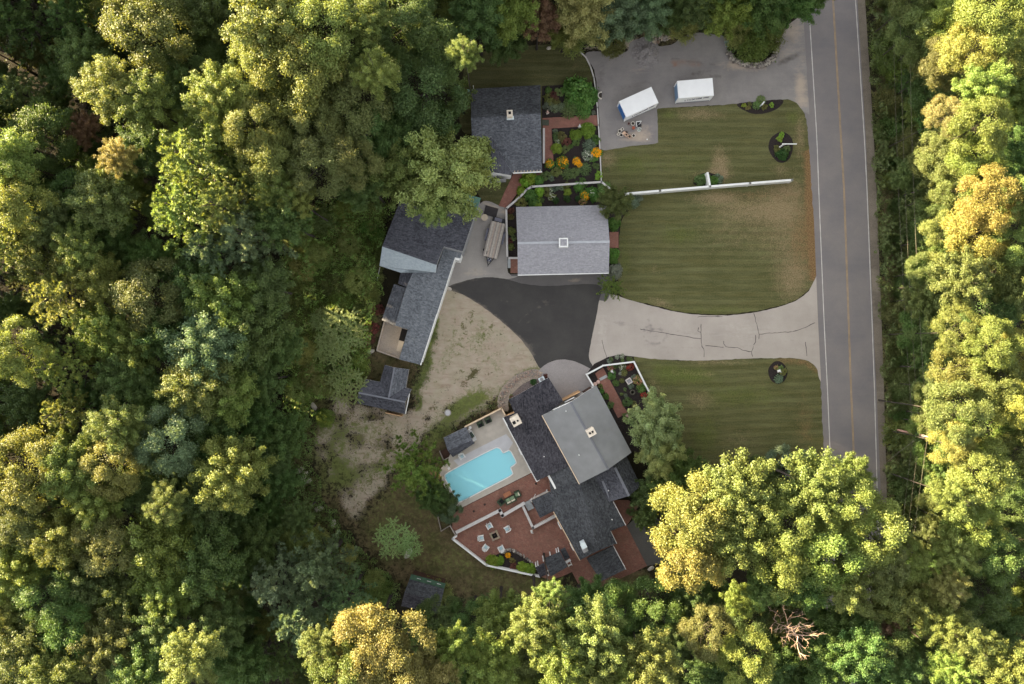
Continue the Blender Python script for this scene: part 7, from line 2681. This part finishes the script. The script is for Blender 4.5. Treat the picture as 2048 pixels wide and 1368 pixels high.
beds('patio corner bed', [(985, 1123, 14, 'ball', 'lime', None), (999, 1121, 10, 'ball', 'lime', None), (1044, 1135, 12, 'ball', 'lime', None), (1059, 1138, 12, 'ball', 'lime', None), (1016, 1110, 5, 'loose', 'olive', 'yellow_fl'), (1026, 1132, 6, 'loose', 'red', None), (1024, 1120, 5, 'loose', 'olive', None)])
beds('gravel strip by the garage doors', [(1067, 764, 6, 'ball', 'dark', None), (1091, 752.5, 4.5, 'loose', 'red', None), (1022, 794, 4, 'loose', 'mid', 'purple_fl')])
beds('south path corner', [(1272, 1030, 9, 'spray', 'olive', None), (1262, 1024, 7, 'loose', 'mid', None)])
beds('barn back thicket', [(745, 655, 12, 'loose', 'red', None), (757, 620, 10, 'loose', 'red', None), (738, 680, 9, 'loose', 'red', None), (752, 470, 15, 'bush', 'green', None), (735, 455, 13, 'bush', 'green', None), (1208, 381, 12, 'loose', 'mid', None), (645, 830, 14, 'bush', 'green', None), (655, 840, 10, 'bush', 'green', None)])
cnt = {}
for p in sorted(PLANTS, key=lambda q: q[0]):
    cnt.setdefault((p[3], p[4], p[5], p[6]), []).append(p)
for key, ps in cnt.items():
    for i, (px, py, rp, ty, co, bl, bed) in enumerate(ps):
        r = random.Random(int(px * 13 + py * 5))
        big = 'big ' if rp > 13 else ('small ' if rp < 6 else '')
        lb = '%s%s %s%s in the %s%s' % (big, CW[co], TW_[ty], (' with %s blossom' % FW[bl]) if bl else '', bed, '' if len(ps) == 1 else ', %s from left' % ORD[min(i, 24)])
        wds = lb.split()
        if len(wds) > 16:
            lb = lb.replace(' in the ', ' in ').replace('tuft of arching leaves', 'arching leaf tuft').replace('big ', '').replace('small ', '')
        R = rp * S * (1.3 if ty in ('loose', 'spray') else 1.06)
        root = thing('garden_plant' if ty != 'ball' else 'clipped_shrub', lb, 'shrub' if ty in ('ball', 'bush') else 'plant', W(px, py, 0.03), r.uniform(0, 6.28), 'plants of the garden beds')
        o = bpy.data.objects.new('foliage', PB[ty])
        C.objects.link(o)
        o.parent = root
        o.scale = (R, R * r.uniform(.85, 1.1), R * (.95 if ty in ('ball', 'bush') else .75))
        o.color = jit(PC[co], r, .2)
        if bl:
            o2 = bpy.data.objects.new('blossom', petals(bl))
            C.objects.link(o2)
            o2.parent = root
            o2.scale = (R * 1.08, R * 1.08, R * 1.12 if ty == 'bush' else R * .95)

# --- dead tree with bare branches in the lower wood
dt = thing('dead_tree', 'bare dead tree with pale branching crown near the bottom edge', 'tree', W(1520, 1180))
base = W(1520, 1180)
top = W(1596, 1274, 15.5)
rd = random.Random(4)
mb = MB()
tr_pts = [Vector((0, 0, 0)).lerp(top - base, k / 6) + Vector((rd.uniform(-.15, .15), rd.uniform(-.15, .15), 0)) * (0 < k < 6) for k in range(7)]
mb.tube(tr_pts, [.28, .25, .22, .19, .16, .12, .08], 8)
mb.build('trunk', M['dead_bark'], dt, uv=False)
for k in range(16):
    mb = MB()

    def grow(p, d, ln, r0, depth):
        n = 4
        pts = [p]
        for i in range(n):
            d = (d + Vector((rd.uniform(-.3, .3), rd.uniform(-.3, .3), rd.uniform(-.1, .22)))).normalized()
            pts.append(pts[-1] + d * ln / n)
        mb.tube(pts, [r0 * (1 - .7 * i / n) for i in range(n + 1)], 5)
        if depth:
            for q in range(3):
                j = 1 + q if q < 3 else 3
                nd = (d + Vector((rd.uniform(-.9, .9), rd.uniform(-.9, .9), rd.uniform(-.2, .5)))).normalized()
                grow(pts[j], nd, ln * .55, r0 * .5, depth - 1)
    f = .62 + .38 * k / 15
    a = k * 2.4
    grow((top - base) * f, Vector((math.cos(a), math.sin(a), .25 + .5 * (f - .6))), 3.5 * (1.25 - .5 * f), .065, 2)
    mb.build('branch', M['dead_bark'], dt, uv=False)
